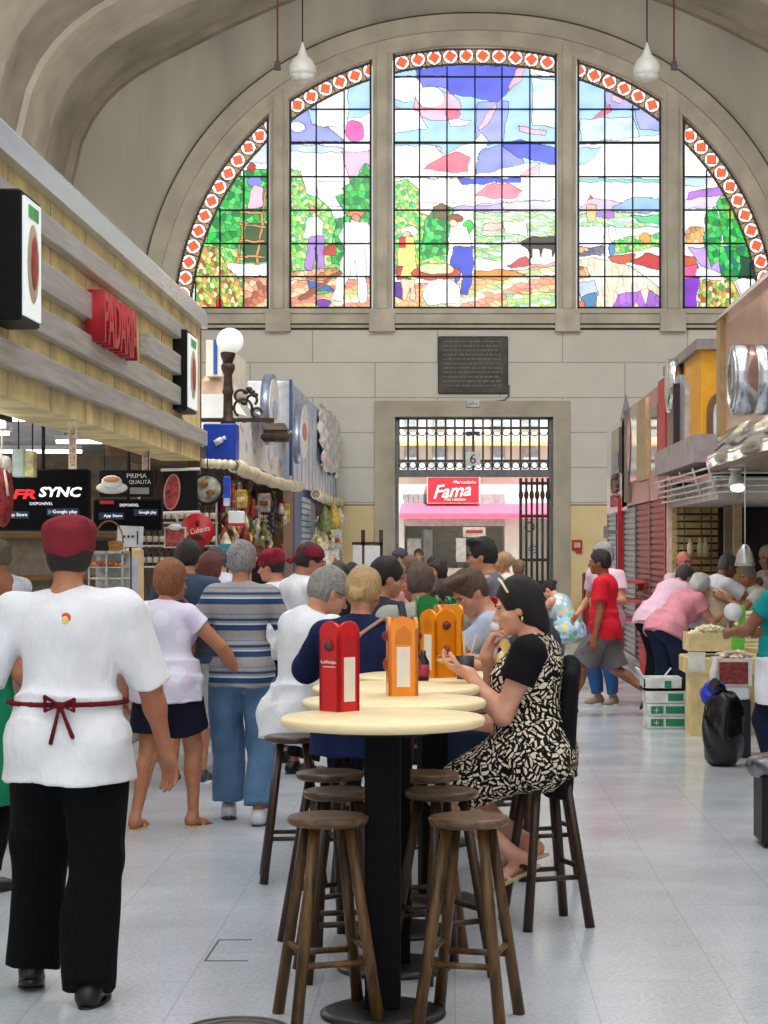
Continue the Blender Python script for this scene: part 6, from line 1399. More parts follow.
    B.ell(Hd(0, .089, -.058), er(.023, .012, .0065), RHw, .01*s); B.ell(Hd(0, .087, -.068), er(.02, .012, .0075), RHw, .01*s)
    # ---- hands with palm, four fingers and thumb
    for i, sg in enumerate((-1, 1)):
        d = unit(hdir[i]) if hdir[i] is not None else unit(wr[i]-el[i]); nn = npv(-sg, 0, 0) if hn[i] is None else np.asarray(hn[i], float); nn = unit(nn-d*(nn@d)+npv(1e-4, 2e-4, 0))
        w_ = np.cross(d, nn) if sg > 0 else np.cross(nn, d); fr = np.stack([w_, d, nn], 1)
        B.cone(wr[i]-d*.01*s, wr[i]+d*.03*s, .026*s, .027*s, .015*s); B.ell(wr[i]+d*.055*s, er(.04, .05, .016), fr, .015*s)
        for q, (o_, L_) in enumerate(((.028, .068), (.0095, .078), (-.009, .073), (-.027, .058))):
            b_ = wr[i]+d*(.088 if q < 3 else .082)*s+w_*o_*s; ang = 0; pt = b_-d*.02*s; B.cone(pt, b_, .0095*s, .0095*s, .008*s)
            for ph, fr_ in enumerate((.45, .32, .26)):
                ang += curl[i]*(1, 1.1, .8)[ph]; dr = d*math.cos(ang)+nn*math.sin(ang)+w_*o_*1.2*math.cos(ang); e_ = b_+unit(dr)*L_*fr_*s; B.cone(b_, e_, (.0095, .0088, .008)[ph]*s, (.0088, .008, .0072)[ph]*s, .003*s); b_ = e_
        t0 = wr[i]+d*.02*s+w_*.024*s; dr = unit(d*.65+w_*.65+nn*.35); t1 = t0+dr*.045*s; B.cone(t0, t1, .0135*s, .011*s, .012*s); dr = unit(d*.85+w_*.25+nn*(.35+curl[i]*.6)); t2 = t1+dr*.032*s; B.cone(t1, t2, .0108*s, .0095*s, .004*s); dr = unit(d*.9+nn*(.3+curl[i]*.8)); B.cone(t2, t2+dr*.024*s, .0095*s, .008*s, .004*s)
    # ---- feet
    fd = []
    for i, sg in enumerate((-1, 1)):
        ta = toe[i]+sg*-.12; dd = npv(math.sin(-ta) if False else math.sin(sg*.15+toe[i]), math.cos(sg*.15+toe[i]), 0); hz = heel[i]; dd = unit(dd-npv(0, 0, hz)); up = unit(npv(0, 0, 1)-dd*dd[2]); fd.append((dd, up))
        sole = an[i]-up*.055*s; B.cone(an[i], sole-dd*.03*s+up*.015*s, .032*s, .03*s, .02*s); B.cone(sole-dd*.02*s+up*.02*s, sole+dd*.13*s+up*.006*s, .03*s, .022*s, .03*s); B.ell(sole+dd*.1*s+up*.005*s, er(.042, .05, .02), np.stack([np.cross(dd, up), dd, up], 1), .02*s)
        if shoes is None or shoes[0] == 'sandal':
            for q in range(5): o_ = (-.03+.015*q)*-sg; ct = np.cross(dd, up); B.cone(sole+dd*.13*s+ct*o_*s, sole+dd*(.165-.006*q)*s+ct*o_*s-up*.004*s, .0105*s, .0095*s if q else .012*s, .004*s)
    me, co = B.mesh(vox, 'body'); me.materials.append(skin(sk)); ob = bpy.data.objects.new('body', me); col.objects.link(ob); ob.parent = root
    def add(name, F_, mt, h=None, fold=0, **kw):
        m_, _ = F_.mesh(h or vox, name, fold, seed, **kw); m_.materials.append(mt); o = bpy.data.objects.new(name, m_); col.objects.link(o); o.parent = root; return o
    def addmb(name, m_, mt): return m_.build(name, mt, root, world=False)
    # eyes, brows, lips
    if face:
        for sg in (-1, 1):
            m_ = MB(); m_.ell(Vector(Hd(sg*.029, .0725, .003)), (.0122*s,)*3, 14, 10); e_ = addmb('eye', m_, EYEW)
            q = MB(); q.ell(Vector(Hd(sg*.029, .0785, .002)), (.0074*s,)*3, 10, 8); q.build('iris', EYED, e_, world=False)
            q = MB(); q.tube([Vector(Hd(sg*.012, .096, .02)), Vector(Hd(sg*.03, .096, .026)), Vector(Hd(sg*.047, .083, .022))], [.003*s, .0042*s, .002*s], 6); addmb('eyebrow', q, hairm(brow))
            q = MB(); q.tube([Vector(Hd(sg*.017, .082, .009)), Vector(Hd(sg*.03, .0855, .0125)), Vector(Hd(sg*.043, .077, .007))], [.0015*s, .0035*s, .0015*s], 5); addmb('eyelash', q, EYED)
        L_ = Field(); L_.ell(Hd(0, .0935, -.0585), er(.02, .0095, .0055), RHw, .004*s); L_.ell(Hd(0, .0915, -.067), er(.017, .0095, .0062), RHw, .004*s); add('lips', L_, mat((170,84,76) if fem else (176,104,88), .4), .003)
    if glasses:
        m_ = MB()
        for sg in (-1, 1): m_.torus(Vector(Hd(sg*.031, .107, .0)), .022*s, .0022*s, tuple(RHw@npv(0, 1, 0)), 18, 5); m_.tube([Vector(Hd(sg*.052, .104, .004)), Vector(Hd(sg*.076, .06, .006)), Vector(Hd(sg*.079, -.01, .0))], .0022*s, 5)
        m_.tube([Vector(Hd(-.01, .108, .002)), Vector(Hd(.01, .108, .002))], .0022*s, 5); addmb('glasses', m_, mat((40,36,36), .3))
    if earring:
        m_ = MB()
        for sg in (-1, 1): m_.ell(Vector(Hd(sg*.083, -.002, -.055)), (.005*s, .005*s, .011*s), 10, 8)
        addmb('earring', m_, mat((230,210,160), .2, .6))
    # ---- hair
    if hair:
        st, hc_ = hair[0], hair[1]; hc2 = hair[2] if len(hair) > 2 else None; mt = hairm(hc_, hc2); Fh = Field(); g = .011
        big = st in ('bob', 'long', 'puffy')
        if big: g = .016
        if st != 'bald':
            Fh.ell(Hd(0, -.012, .028), er(.074+g, .094+g, .096+g), RHw, .02)
            if st == 'sleek': Fh.ell(Hd(0, -.045, -.03), er(.076, .06, .085), RHw, .03); Fh.ell(Hd(0, -.075, -.09), er(.055, .04, .07), RHw, .03)
            if st in ('bob', 'puffy'): Fh.ell(Hd(0, -.035, -.03), er(.088, .075, .075), RHw, .04)
            if st == 'puffy': Fh.ell(Hd(0, -.01, .06), er(.09, .095, .075), RHw, .03)
            if st == 'tousled':
                for q in range(9): a_ = q*.75; Fh.ell(Hd(.05*math.cos(a_), .03+.045*math.sin(a_), .105+.012*math.sin(q*2.3)), er(.03, .035, .018), RHw, .02)
            if st == 'short' or st == 'tousled' or st == 'crop': Fh.ell(Hd(0, -.05, -.02), er(.066, .05, .055), RHw, .03)
            # face and nape cut away
            Fh.ell(Hd(0, .115, -.03), er(.074, .09, .092), RHw, .012, sub=True)
            if st not in ('bob', 'long', 'puffy', 'sleek'):
                for sg in (-1, 1): Fh.ell(Hd(sg*.085, .012, -.045), er(.03, .045, .05), RHw, .01, sub=True)
            if st == 'sleek':
                for sg in (-1, 1): Fh.ell(Hd(sg*.085, .04, -.05), er(.03, .045, .06), RHw, .012, sub=True)
            zcut = {'short': -.07, 'tousled': -.07, 'crop': -.06, 'bun': -.06, 'updo': -.07, 'bob': -.105, 'long': -.1, 'puffy': -.1, 'sleek': -.17}.get(st, -.07)
            Fh.half(RHw@npv(0, 0, -1), Hd(0, 0, zcut))
            if st == 'bun' or st == 'updo': Fh.ell(Hd(0, -.118, -.035 if st == 'bun' else .03), er(.04, .034, .036), RHw, .006)
            if st == 'bun':
                for q in range(5): Fh.cone(Hd(-.03+.015*q, -.1, .0), Hd(-.012+.01*q, -.138, -.02), .011*s, .008*s, .006)
            if st == 'long':
                Fh.pr.pop() if False else None
                Fh.cone(Hd(0, -.06, -.06), T(0, -.1, .42), .07*s, .05*s, .04); Fh.cone(Hd(0, -.07, -.05), T(0, -.11, .34), .05*s, .035*s, .04)
        else:
            Fh.ell(Hd(0, -.02, .0), er(.08, .09, .06), RHw, .02); Fh.ell(Hd(0, .09, -.02), er(.09, .09, .1), RHw, .01, sub=True); Fh.ell(Hd(0, -.0, .075), er(.08, .11, .06), RHw, .01, sub=True); Fh.half(RHw@npv(0, 0, -1), Hd(0, 0, -.065))
        add('hair', Fh, mt, min(vox, .006), .0028, fz=.5 if st != 'curly' else 1, ff=2.6)
    if cap:
        kind, cc = cap; C = Field(); C.ell(Hd(0, -.01, .035), er(.092, .11, .098), RHw, .02)
        if kind == 'toque': C.ell(Hd(0, -.012, .085), er(.094, .108, .05), RHw, .02); C.cone(Hd(-.05, -.08, .11), Hd(.05, -.08, .115), .014*s, .014*s, .03)
        C.half(RHw@unit(npv(0, .22, -1)), Hd(0, .02, .032 if kind != 'toque' else .0)); o = add('cap', C, cloth(cc, .15), min(vox, .006), .0025, ff=1.6)
        if kind == 'bandana':
            C = Field(); C.ell(Hd(0, -.108, .0), er(.02, .016, .016), RHw, .01); C.cone(Hd(.0, -.11, .0), Hd(-.02, -.15, -.045), .01*s, .014*s, .01); C.cone(Hd(0, -.11, .0), Hd(.025, -.14, -.055), .01*s, .014*s, .01); add('cap_knot', C, cloth(cc, .15), .005)
        if kind == 'peaked':
            C = Field(); C.ell(Hd(0, .13, .035), er(.065, .06, .012), RHw, .01); add('cap_peak', C, cloth(cc, .15), .006)
    # ---- top garment
    def body_shell(Fg, e, z0=-.02, thin=False):
        Fg.ell(T(0, .008*f, .12), npv(.132 if not fem else .122, .1, .14)*s*npv(f, f*1.05, 1)+e, R1, .07*s)
        Fg.ell(T(0, .0, .3), npv(.146, .104, .165)*s*npv(f**.6, f**.6, 1)+e, R1, .07*s); Fg.ell(T(0, -.012, .38), npv(.14, .085, .09)*s+e, R1, .06*s)
        if fem:
            for sg in (-1, 1): Fg.ell(T(sg*.07, .085*f**.5, .29), npv(.07, .065, .07)*s*f**.5+e, R1, .05*s)
    if top:
        e = top.get('e', .014); Fg = Field(); body_shell(Fg, e); sl = top.get('sleeve', .55); hem = top.get('hem', -.1); ls = top.get('loose', .01)
        wx_ = (.145*hw*f+e/s+.006); wy_ = (.112*f+e/s+.004)
        if hem <= .1:
            Fg.tub(T(0, 0, .12), T(0, 0, .0), (wx_*s*.98, wy_*s*1.0), ((.155*hw*f+.012)*s+e, (.118*f+.012)*s+e), R0, .06*s)
            for sg in (-1, 1): Fg.ell(T(sg*.075*f, -.05*f, -.045), npv(.085, .085, .09)*s*f+e+.006, R0, .05*s, clips=((R0@npv(0, 0, -1), T(0, 0, hem)),))
            if hem < 0: Fg.tub(T(0, 0, .02), T(0, -.005, hem), ((.155*hw*f+.012)*s+e, (.118*f+.012)*s+e), ((.155*hw*f+.014+top.get('flare', .01))*s+e, (.122*f+.014+top.get('flare', .01))*s+e), R0, .03*s)
        for i in (0, 1):
            if top.get('tank'): Fg.cone(T(0, -.01, .44), T((-1, 1)[i]*.1, -.005, .44), .062*s+e*.3, .05*s+e*.3, .02*s); continue
            Fg.cone(T(0, -.01, .435), sh[i], .056*s+e*.5, .05*s+e*.8, .03*s)
            rA, rB = .05*s*f**.6+e*.8+ls*.3, .04*s*f**.5+e*.8+ls*.7
            if sl <= 1: u_ = sh[i]+(el[i]-sh[i])*sl; dn_ = unit(el[i]-sh[i]); Fg.cone(sh[i], u_, rA, rA+(rB-rA)*sl+ls*.3, .03*s, clips=((dn_, u_),))
            else:
                Fg.cone(sh[i], el[i], rA, rB, .03*s); t_ = sl-1; u_ = el[i]+(wr[i]-el[i])*t_; dn_ = unit(wr[i]-el[i]); Fg.cone(el[i], u_, rB, .03*s+e+ls*.5, .03*s, clips=((dn_, u_),))
        Fg.ell(T(0, .03, .49), npv(.058, .06, .035)*s*top.get('neck', 1), R1, .01, sub=True)
        add(top.get('name', 'shirt'), Fg, top['mat'], None, top.get('fold', .005), fz=.45)
        if top.get('collar'):
            C = Field(); C.tub(T(0, -.002, .435), T(0, .006, .487), (.075*s, .07*s), (.062*s, .06*s), R1, .005); C.ell(T(0, .09, .5), npv(.03, .06, .05)*s, R1, .01, sub=True); add('collar', C, top.get('cmat', top['mat']), min(vox, .006))
    # ---- bottom garment
    if bottom:
        e = bottom.get('e', .012); Fg = Field(); ty = bottom['type']; pel = lambda w=0: Fg.ell(T(0, -.005, -.01), npv(.157*hw, .118, .125)*s*npv(f, f, 1)+e+w, R0, .05*s)
        if ty in ('trousers', 'shorts'):
            pel()
            for sg in (-1, 1): Fg.ell(T(sg*.075*f, -.05*f, -.05), npv(.085, .085, .095)*s*f+e, R0, .05*s)
            lz = bottom.get('loose', .01); ln = bottom.get('len', 1.9)
            for i in (0, 1):
                r1, r2, r3 = .09*s*f+e+lz*.3, .056*s*f**.5+e+lz, .042*s+e+lz*1.3
                if ln <= 1: u_ = hip[i]+(kn[i]-hip[i])*ln; dn_ = unit(kn[i]-hip[i]); Fg.cone(hip[i], u_, r1, r1+(r2-r1)*ln+lz, .04*s, clips=((dn_, u_),))
                else:
                    Fg.cone(hip[i], kn[i], r1, r2, .04*s); t_ = ln-1; u_ = kn[i]+(an[i]-kn[i])*t_; dn_ = unit(an[i]-kn[i]); Fg.cone(kn[i], u_, r2, r2+(r3-r2)*t_, .03*s, clips=((dn_, u_),))
            Fg.half(R0@npv(0, 0, 1), T(0, 0, (top.get('hem', -.1)+.035) if top else .08))
        elif ty == 'skirt':
            pel(.004); hz_ = bottom.get('hemz', .45)
            for sg in (-1, 1): Fg.ell(T(sg*.075*f, -.05*f, -.05), npv(.085, .085, .095)*s*f+e, R0, .05*s)
            mid = (kn[0]+kn[1])/2
            if pz < .85*s:                                           # seated: cloth lies over both thighs
                ln = bottom.get('len', .95)
                for i in (0, 1): u_ = hip[i]+(kn[i]-hip[i])*ln; Fg.cone(hip[i], u_, .1*s*f+e, .07*s*f+e, .09*s, clips=((unit(kn[i]-hip[i]), u_),))
                hm = (hip[0]+hip[1])/2; km = hm+(mid-hm)*ln; Fg.tub(hm, km, (.15*s*f, .085*s*f), (.13*s*f, .07*s*f), R0, .05*s)
                if bottom.get('drape'): Fg.tub(km-unit(km-hm)*.09, km-unit(km-hm)*.05+npv(0, 0, -bottom['drape']), (.15*s*f, .06), (.15*s*f, .05), R0, .06*s)
            else:
                a_ = T(0, 0, -.02); b_ = npv(mid[0], mid[1]*.8, hz_); Fg.tub(a_, b_, (.165*hw*s*f+e, .13*s*f+e), (.2*s*f+e, .16*s*f+e), R0, .05*s)
        add(bottom.get('name', ty), Fg, bottom['mat'], None, bottom.get('fold', .006), fz=.5)
    # ---- footwear
    if shoes:
        kind, mt = shoes[0], shoes[1]
        for i in (0, 1):
            dd, up = fd[i]; ct = np.cross(dd, up); sole = an[i]-up*.055*s; Fr = np.stack([ct, dd, up], 1); S_ = Field()
            if kind == 'sandal':
                S_.tub(sole-up*.03*s+dd*.05*s, sole-up*.013*s+dd*.05*s, (.045*s, .125*s), (.045*s, .125*s), Fr, .005); S_.cone(sole+dd*.07*s+ct*.04*s-up*.01*s, sole+dd*.07*s+up*.03*s, .009*s, .009*s, .005); S_.cone(sole+dd*.07*s-ct*.04*s-up*.01*s, sole+dd*.07*s+up*.03*s, .009*s, .009*s, .005); add('sandal', S_, mt, .006)
            else:
                S_.cone(sole-dd*.03*s+up*.02*s, sole+dd*.1*s+up*.008*s, .04*s, .036*s, .03); S_.ell(sole+dd*.12*s+up*.004*s, er(.045, .065, .03), Fr, .03); S_.cone(an[i], sole-dd*.02*s+up*.02*s, .045*s, .042*s, .02, clips=((up, an[i]+up*.02*s),))
                S_.half(-up, sole-up*.012*s); o = add('shoe', S_, mt, min(vox, .007)); K_ = Field(); K_.tub(sole-up*.03*s+dd*.055*s, sole-up*.008*s+dd*.055*s, (.047*s, .13*s), (.047*s, .13*s), Fr, .004)
                m_, _ = K_.mesh(.006, 'sole'); m_.materials.append(shoes[2] if len(shoes) > 2 else mt); oo = bpy.data.objects.new('sole', m_); col.objects.link(oo); oo.parent = o
    ctx = dict(T=T, R0=R0, R1=R1, s=s, Hd=Hd, RHw=RHw, add=add, addmb=addmb, sh=sh, el=el, wr=wr, kn=kn, an=an, hip=hip, root=root, f=f, fd=fd, er=er, vox=vox)
    if extra: extra(ctx)
    return root, ctx
def basis_np(d):
    x, y, z_ = basis(Vector(tuple(d))); return [np.array(x), np.array(y), np.array(z_)]
# ================================================================ THE CROWD
def loc(px, k): return (px-VX)/k, F/k
NAVY = cloth((30,36,60)); BLK = cloth((7,7,8), .2, .95); WHT = cloth((236,236,240), .05); DEN = cloth((96,130,164), .14); DEND = cloth((52,66,92), .2); BSH = ('shoe', mat((18,17,18), .4))
def emblem(c):                                         # apron strings with a bow and back badge
    T, s = c['T'], c['s']; F_ = Field(); zw = .1
    r1, r2 = .208, .182; pts = []
    for q in range(25): a = 2*PI*q/24; pts.append(T(0, 0, zw)+c['R0']@npv(r1*math.cos(a), r2*math.sin(a), 0))
    for a, b in zip(pts[:-1], pts[1:]): F_.cone(a, b, 0.009, 0.009, .004)
    b = T(0, 0, zw)+c['R0']@npv(0, -r2-.006, 0); F_.ell(b, (.014, .01, .012), None, .006)
    for sx_, dx, dz in ((-1, .05, .03), (1, .05, .02)): F_.cone(b, b+npv(sx_*dx, -.005, dz), .005, .007, .004); F_.cone(b+npv(sx_*dx, -.005, dz), b+npv(sx_*.05, -.006, -.02), .007, .005, .004); F_.cone(b+npv(sx_*.05, -.006, -.02), b, .005, .004, .004)
    F_.cone(b, b+npv(-.03, -.006, -.13), .006, .008, .004); F_.cone(b, b+npv(.045, -.006, -.11), .006, .008, .004)
    c['add']('apron_string', F_, cloth((110,22,34), .2), .004)
    m = MB(); p = T(0.01, -.122, .385); m.ell(Vector(p), (.026,.014,.03), 16, 10); o = c['addmb']('badge', m, mat((206,60,44), .5)); q = MB(); q.ell(Vector(p+npv(0,-.01,.0)), (.014,.008,.018), 12, 8); q.build('badge_centre', mat((236,196,110), .5), o, world=False)
    Y_ = Field(); a = T(-.15, -.1, .33); b = T(.15, -.1, .33)
x, y = loc(68, 281)
person('kitchen worker walking away in white jacket, red cap and black trousers', x, y, .04, 1.75, lean=.0, fat=1.16, head=(.1, .02, 0), sk=SK2, vox=.0065, seed=3, shw=1.06,
       hands=(npv(-.37, .0, .8), npv(.34, .16, .82)), elbow=((-.6,-.6,0), (.7,-.6,0)), feet=(npv(-.15, .12, .02), npv(.1, -.16, 0)), heel=(.25, -.05), hn=((.3,1,0), (-.5,-.9,0)), curl=(.4, .35),
       top=dict(mat=WHT, sleeve=.95, hem=-.17, e=.02, loose=.02, fold=.008, collar=True, cmat=cloth((140,24,38)), flare=.02), bottom=dict(type='trousers', mat=BLK, loose=.026, e=.014, fold=.009, len=2.03), shoes=BSH, hair=('crop', (24,18,16)), cap=('toque', (136,42,54)), extra=emblem)
# green figure at the left edge
x, y = loc(-30, 216)
def green_apron(c):
    F_ = Field(); F_.tub(c['T'](0, .02, .35), c['T'](0, .02, -.5), (.19, .15), (.23, .18), c['R0'], .02); c['add']('apron', F_, cloth((24,130,92)), .01, .006)
person('person in green apron at left edge, mostly outside the view', x, y, -.5, 1.62, sk=SK2, fem=True, hands=(npv(-.2, .2, .9), npv(.24, .25, .86)), top=dict(mat=cloth((110,206,120)), sleeve=.5, hem=-.1), bottom=dict(type='trousers', mat=BLK), shoes=BSH, hair=('bob', (40,28,22)), extra=green_apron, vox=.01)
x, y = loc(6, 150)
person('grey haired man in pale shirt at far left by the counter', x, y, .9, 1.7, head=(.4, .1, 0), sk=SK3, hands=(npv(-.1, .35, 1.1), npv(.15, .35, 1.1)), lean=.08, top=dict(mat=cloth((214,218,232), .08), sleeve=1.9, hem=-.1, collar=True, fold=.008, loose=.014), bottom=dict(type='trousers', mat=NAVY), shoes=BSH, hair=('short', (70,60,50), (130,120,104)), vox=.009, seed=5)
# woman in lilac top
x, y = loc(166, 176)
person('woman with short reddish hair in lilac white top and navy shorts', x, y, -.35, 1.56, sk=SK2, fem=True, fat=1.2, head=(-.45, .1, 0), hands=(npv(-.3, .05, .72), npv(.36, .22, .86)), elbow=((-1,-.4,0), (1,-.5,-.1)), feet=(npv(-.13, -.12, 0), npv(.12, .1, 0)), heel=(0, .1),
       top=dict(mat=floral((226,218,236), [(206,186,224),(236,232,244),(222,206,232),(240,238,246)], 9), sleeve=.4, hem=-.14, loose=.012, e=.016), bottom=dict(type='shorts', mat=cloth((22,24,44)), len=.72, loose=.02), shoes=('sandal', mat((206,166,96), .5)), hair=('puffy', (110,60,34), (170,110,70)), glasses=True, vox=.0075, seed=7)
# man in dark blue
x, y = loc(187, 148)
def bag_back(c):
    F_ = Field(); T = c['T']; F_.ell(T(.12, -.2, .12), (.11, .06, .15), c['R1'], .02); c['add']('shoulder_bag', F_, mat((22,20,24), .5), .009)
    F_ = Field(); F_.cone(T(.1, -.17, .24), T(-.12, -.1, .46), .01, .01, .01); F_.cone(T(-.12, -.1, .46), T(-.16, .08, .4), .01, .01, .01); c['add']('bag_strap', F_, mat((120,70,44), .6), .006)
person('dark haired man in slate blue shirt and beige cargo trousers', x, y, -.1, 1.7, sk=SK2, head=(.1, .12, 0), hands=(npv(-.2, .3, 1.05), npv(.2, .3, 1.05)), top=dict(mat=cloth((62,76,98)), sleeve=.6, hem=-.1, loose=.014), bottom=dict(type='trousers', mat=cloth((176,172,160)), len=1.3, loose=.02), shoes=('shoe', mat((60,62,70), .5), WHITE), hair=('short', (26,22,20)), vox=.009, seed=9, extra=bag_back)
x, y = loc(207, 140)
person('woman with auburn hair and grey top, in jeans, beside the striped man', x, y, -.2, 1.6, sk=SK1, fem=True, head=(-.2, .15, 0), hands=(npv(-.15, .35, 1.0), npv(.15, .35, 1.0)), top=dict(mat=cloth((120,126,150)), sleeve=.5, hem=-.08), bottom=dict(type='trousers', mat=cloth((70,104,150)), len=1.9, loose=.012), shoes=('shoe', mat((150,120,90), .6), WHITE), hair=('bob', (70,30,24), (120,60,44)), vox=.009)
x, y = loc(225, 118)
person('person in lilac shirt bending at the stall beyond auburn haired woman', x, y, .6, 1.66, sk=SK2, lean=.2, head=(.3, .1, 0), hands=(npv(-.15, .4, 1.0), npv(.15, .4, 1.0)), top=dict(mat=cloth((210,208,232)), sleeve=.5, hem=-.08), bottom=dict(type='trousers', mat=DEND, len=1.9), shoes=BSH, hair=('short', (60,56,54)), vox=.011)
# striped polo man
x, y = loc(241, 173)
STR = striped([(.1,.32,(48,74,110)), (.32,.37,(212,214,220)), (.46,.56,(52,78,112)), (.70,.75,(110,130,152))], .15, (156,152,150))
person('grey haired man walking away in blue striped polo and light jeans', x, y, -.05, 1.68, sk=SK2, fat=1.0, shw=.92, head=(.1, .05, 0), hands=(npv(-.34, .06, .84), npv(.33, .12, .84)), elbow=((-1,-.5,0), (1,-.5,0)), feet=(npv(-.1, .18, 0), npv(.12, -.1, 0)), heel=(.2, 0),
       top=dict(fold=.006, mat=STR, sleeve=.72, hem=-.12, loose=.012, e=.014, collar=True, cmat=cloth((130,150,168))), bottom=dict(type='trousers', mat=DEN, loose=.024, e=.014, fold=.008), shoes=('shoe', mat((200,200,204), .6), mat((60,64,70), .6)), hair=('short', (96,92,90), (176,170,166)), vox=.0075, seed=11)
# red capped cooks
x, y = loc(277, 136)
person('cook in red cap facing left and touching his mouth', x, y, .9, 1.62, sk=SK1, head=(.3, .15, 0), hands=(npv(-.06, .24, 1.42), npv(.13, .14, 1.44)), elbow=((-.7,.1,-1), (.8,.2,-1)), hdir=((0,.1,1), (0,-.2,1)), top=dict(mat=WHT, sleeve=.7, hem=-.1, collar=True), bottom=dict(type='trousers', mat=BLK), shoes=BSH, cap=('toque', (140,36,52)), hair=('crop', (30,24,22)), vox=.009, curl=(.6,.5))
x, y = loc(301, 143)
person('cook in crimson bandana and white jacket looking down to the right', x, y, -.95, 1.68, sk=SK2, head=(-.35, .3, 0), hands=(npv(-.1, .35, 1.0), npv(.15, .35, 1.0)), top=dict(mat=WHT, sleeve=.7, hem=-.1, loose=.02, fold=.008, e=.02), bottom=dict(type='trousers', mat=BLK), shoes=BSH, cap=('bandana', (126,32,48)), hair=('crop', (30,24,22)), vox=.008, seed=13)
# seated men and women
def seat(lab, px, k, yaw, **kw):
    x, y = loc(px, k); d = dict(z=SH+.085, feet=(npv(-.12, .34, .24), npv(.12, .36, .24)), knee=((-.15, 1, .5), (.15, 1, .5)), vox=.009); d.update(kw); return person(lab, x, y, yaw, **d)
seat('grey haired man in loose white shirt sitting left of the tables', 301, 199, -.98, H=1.74, sk=SK1, lean=.08, lean2=.16, head=(-.1, .3, 0), hands=(npv(-.1, .5, 1.06), npv(.12, .48, 1.06)), elbow=((-1,-.2,-.6), (1,-.2,-.6)), glasses=True, shw=1.08, fat=1.1,
     top=dict(mat=WHT, sleeve=1.85, hem=-.16, collar=True, loose=.024, e=.024, fold=.011, flare=.02), bottom=dict(type='trousers', mat=cloth((26,26,32))), shoes=BSH, hair=('short', (110,106,100), (176,172,166)), vox=.007, seed=15)
def strap(c):
    F_ = Field(); T = c['T']; F_.cone(T(.02, -.125, .40), T(.12, -.075, .478), .009, .009, .004); F_.cone(T(.12, -.075, .478), T(.15, .06, .45), .009, .009, .004); F_.cone(T(.02, -.125, .40), T(-.06, -.13, .25), .009, .009, .004); c['add']('bag_strap', F_, mat((176,140,116), .6), .005)
seat('blonde woman in navy top with hair in a low bun, from behind', 358, 212.5, -.08, H=1.72, sk=SK1, fem=True, fat=1.12, lean=.05, lean2=.12, shw=1.08, head=(-.12, .12, .05), hands=(npv(-.12, .42, 1.05), npv(.14, .42, 1.05)), elbow=((-1,-.3,-.6), (1,-.3,-.6)),
     top=dict(mat=cloth((24,36,76), .15), sleeve=1.5, hem=-.16, loose=.014, e=.016), bottom=dict(type='trousers', mat=cloth((22,26,44))), shoes=BSH, hair=('bun', (168,130,82), (214,184,134)), vox=.0065, seed=17, extra=strap, brow=(110,80,50))
# woman in the patterned dress
def mainx(c):
    T, s = c['T'], c['s']; F_ = Field()
    for i, sg in enumerate((-1, 1)): F_ = Field(); u_ = c['sh'][i]+(c['el'][i]-c['sh'][i])*.46; F_.cone(c['sh'][i], u_, .083*s, .078*s, .02, clips=((unit(c['el'][i]-c['sh'][i]), u_),)); c['add']('black_sleeve', F_, cloth((16,16,22), .2), .006, .003)
    F_ = Field(); F_.ell(T(0, .125, .37), npv(.06, .035, .1), c['R1'], .02); c['add']('yellow_yoke', F_, floral((226,196,110), [(236,222,170),(200,160,70),(246,236,206),(30,26,24)], 26), .006)
    o = MB(); o.tube([Vector(c['Hd'](-.085, .03, .07)), Vector(c['Hd'](-.055, .045, .118)), Vector(c['Hd'](0, .055, .135)), Vector(c['Hd'](.055, .045, .118)), Vector(c['Hd'](.085, .03, .07))], .0055, 6); c['addmb']('hair_band', o, mat((236,220,180), .3))
r_, cx_ = seat('woman in black and cream patterned dress eating, seated right of tables', 533, 234, 1.42, H=1.7, sk=SK4, fem=True, fat=1.24, lean=-.05, lean2=.01, head=(.12, .24, 0), shw=1.08, z=SH+.055,
     hands=(npv(-.12, .26, 1.06), 'mouth'), elbow=((-.25, -.1, -1), (.3, .3, -1)), hdir=((.15, .9, .32), (-.1, -.3, 1)), hn=((.2, -.3, 1), (-.1, -1, -.2)), curl=(.45, .65),
     feet=(npv(-.09, .06, .21), npv(.07, .03, .25)), heel=(.5, .35), knee=((-.1, 1, .2), (.1, 1, .2)),
     top=dict(mat=dashes((18,15,14), (228,214,190), 33, 300), sleeve=.06, hem=-.12, e=.016, loose=0, name='dress_bodice', neck=1.5, fold=.003), bottom=dict(type='skirt', name='dress_skirt', mat=dashes((18,15,14), (228,214,190), 33, 300), len=.86, e=.016, drape=.06, fold=.005),
     shoes=('sandal', mat((206,180,140), .5)), hair=('sleek', (12,10,10), (34,28,28)), earring=True, vox=.0055, seed=19, extra=mainx, brow=(26,18,16))
R_w = np.array(rotz(1.42)); 
def wpt(c, i, off): p = R_w@(c['wr'][i]+off); return V(*(p+np.array(r_.location)))
m = MB(); u = wpt(cx_, 0, npv(.02, .1, .055)); m.loft([[V(u.x+rr*math.cos(a)*1.2, u.y+rr*math.sin(a), u.z+zz_) for a in [2*PI*i/12 for i in range(12)]] for rr, zz_ in ((.02,-.012),(.034,-.006),(.036,.0),(.03,.008),(.01,.012))], smooth=True)
q = MB(); q.ell((u.x-.01, u.y, u.z+.012), (.03,.024,.012), 10, 6); simple('open_sandwich', 'bitten sandwich held in the left hand of patterned dress woman', 'sandwich', [('bread', m, mat((214,176,120), .8)), ('filling', q, mat((176,90,80), .6, var=.5, scale=50))])
m = MB(); u = V(*(R_w@cx_['Hd'](0, .118, -.064)+np.array(r_.location))); m.ell(u, (.026,.026,.02), 14, 8, Matrix.Rotation(.5, 3, 'Y')); tag(m.build('bread_piece', mat((240,228,222), .8)), 'small white morsel held at the mouth of eating woman', 'bread')
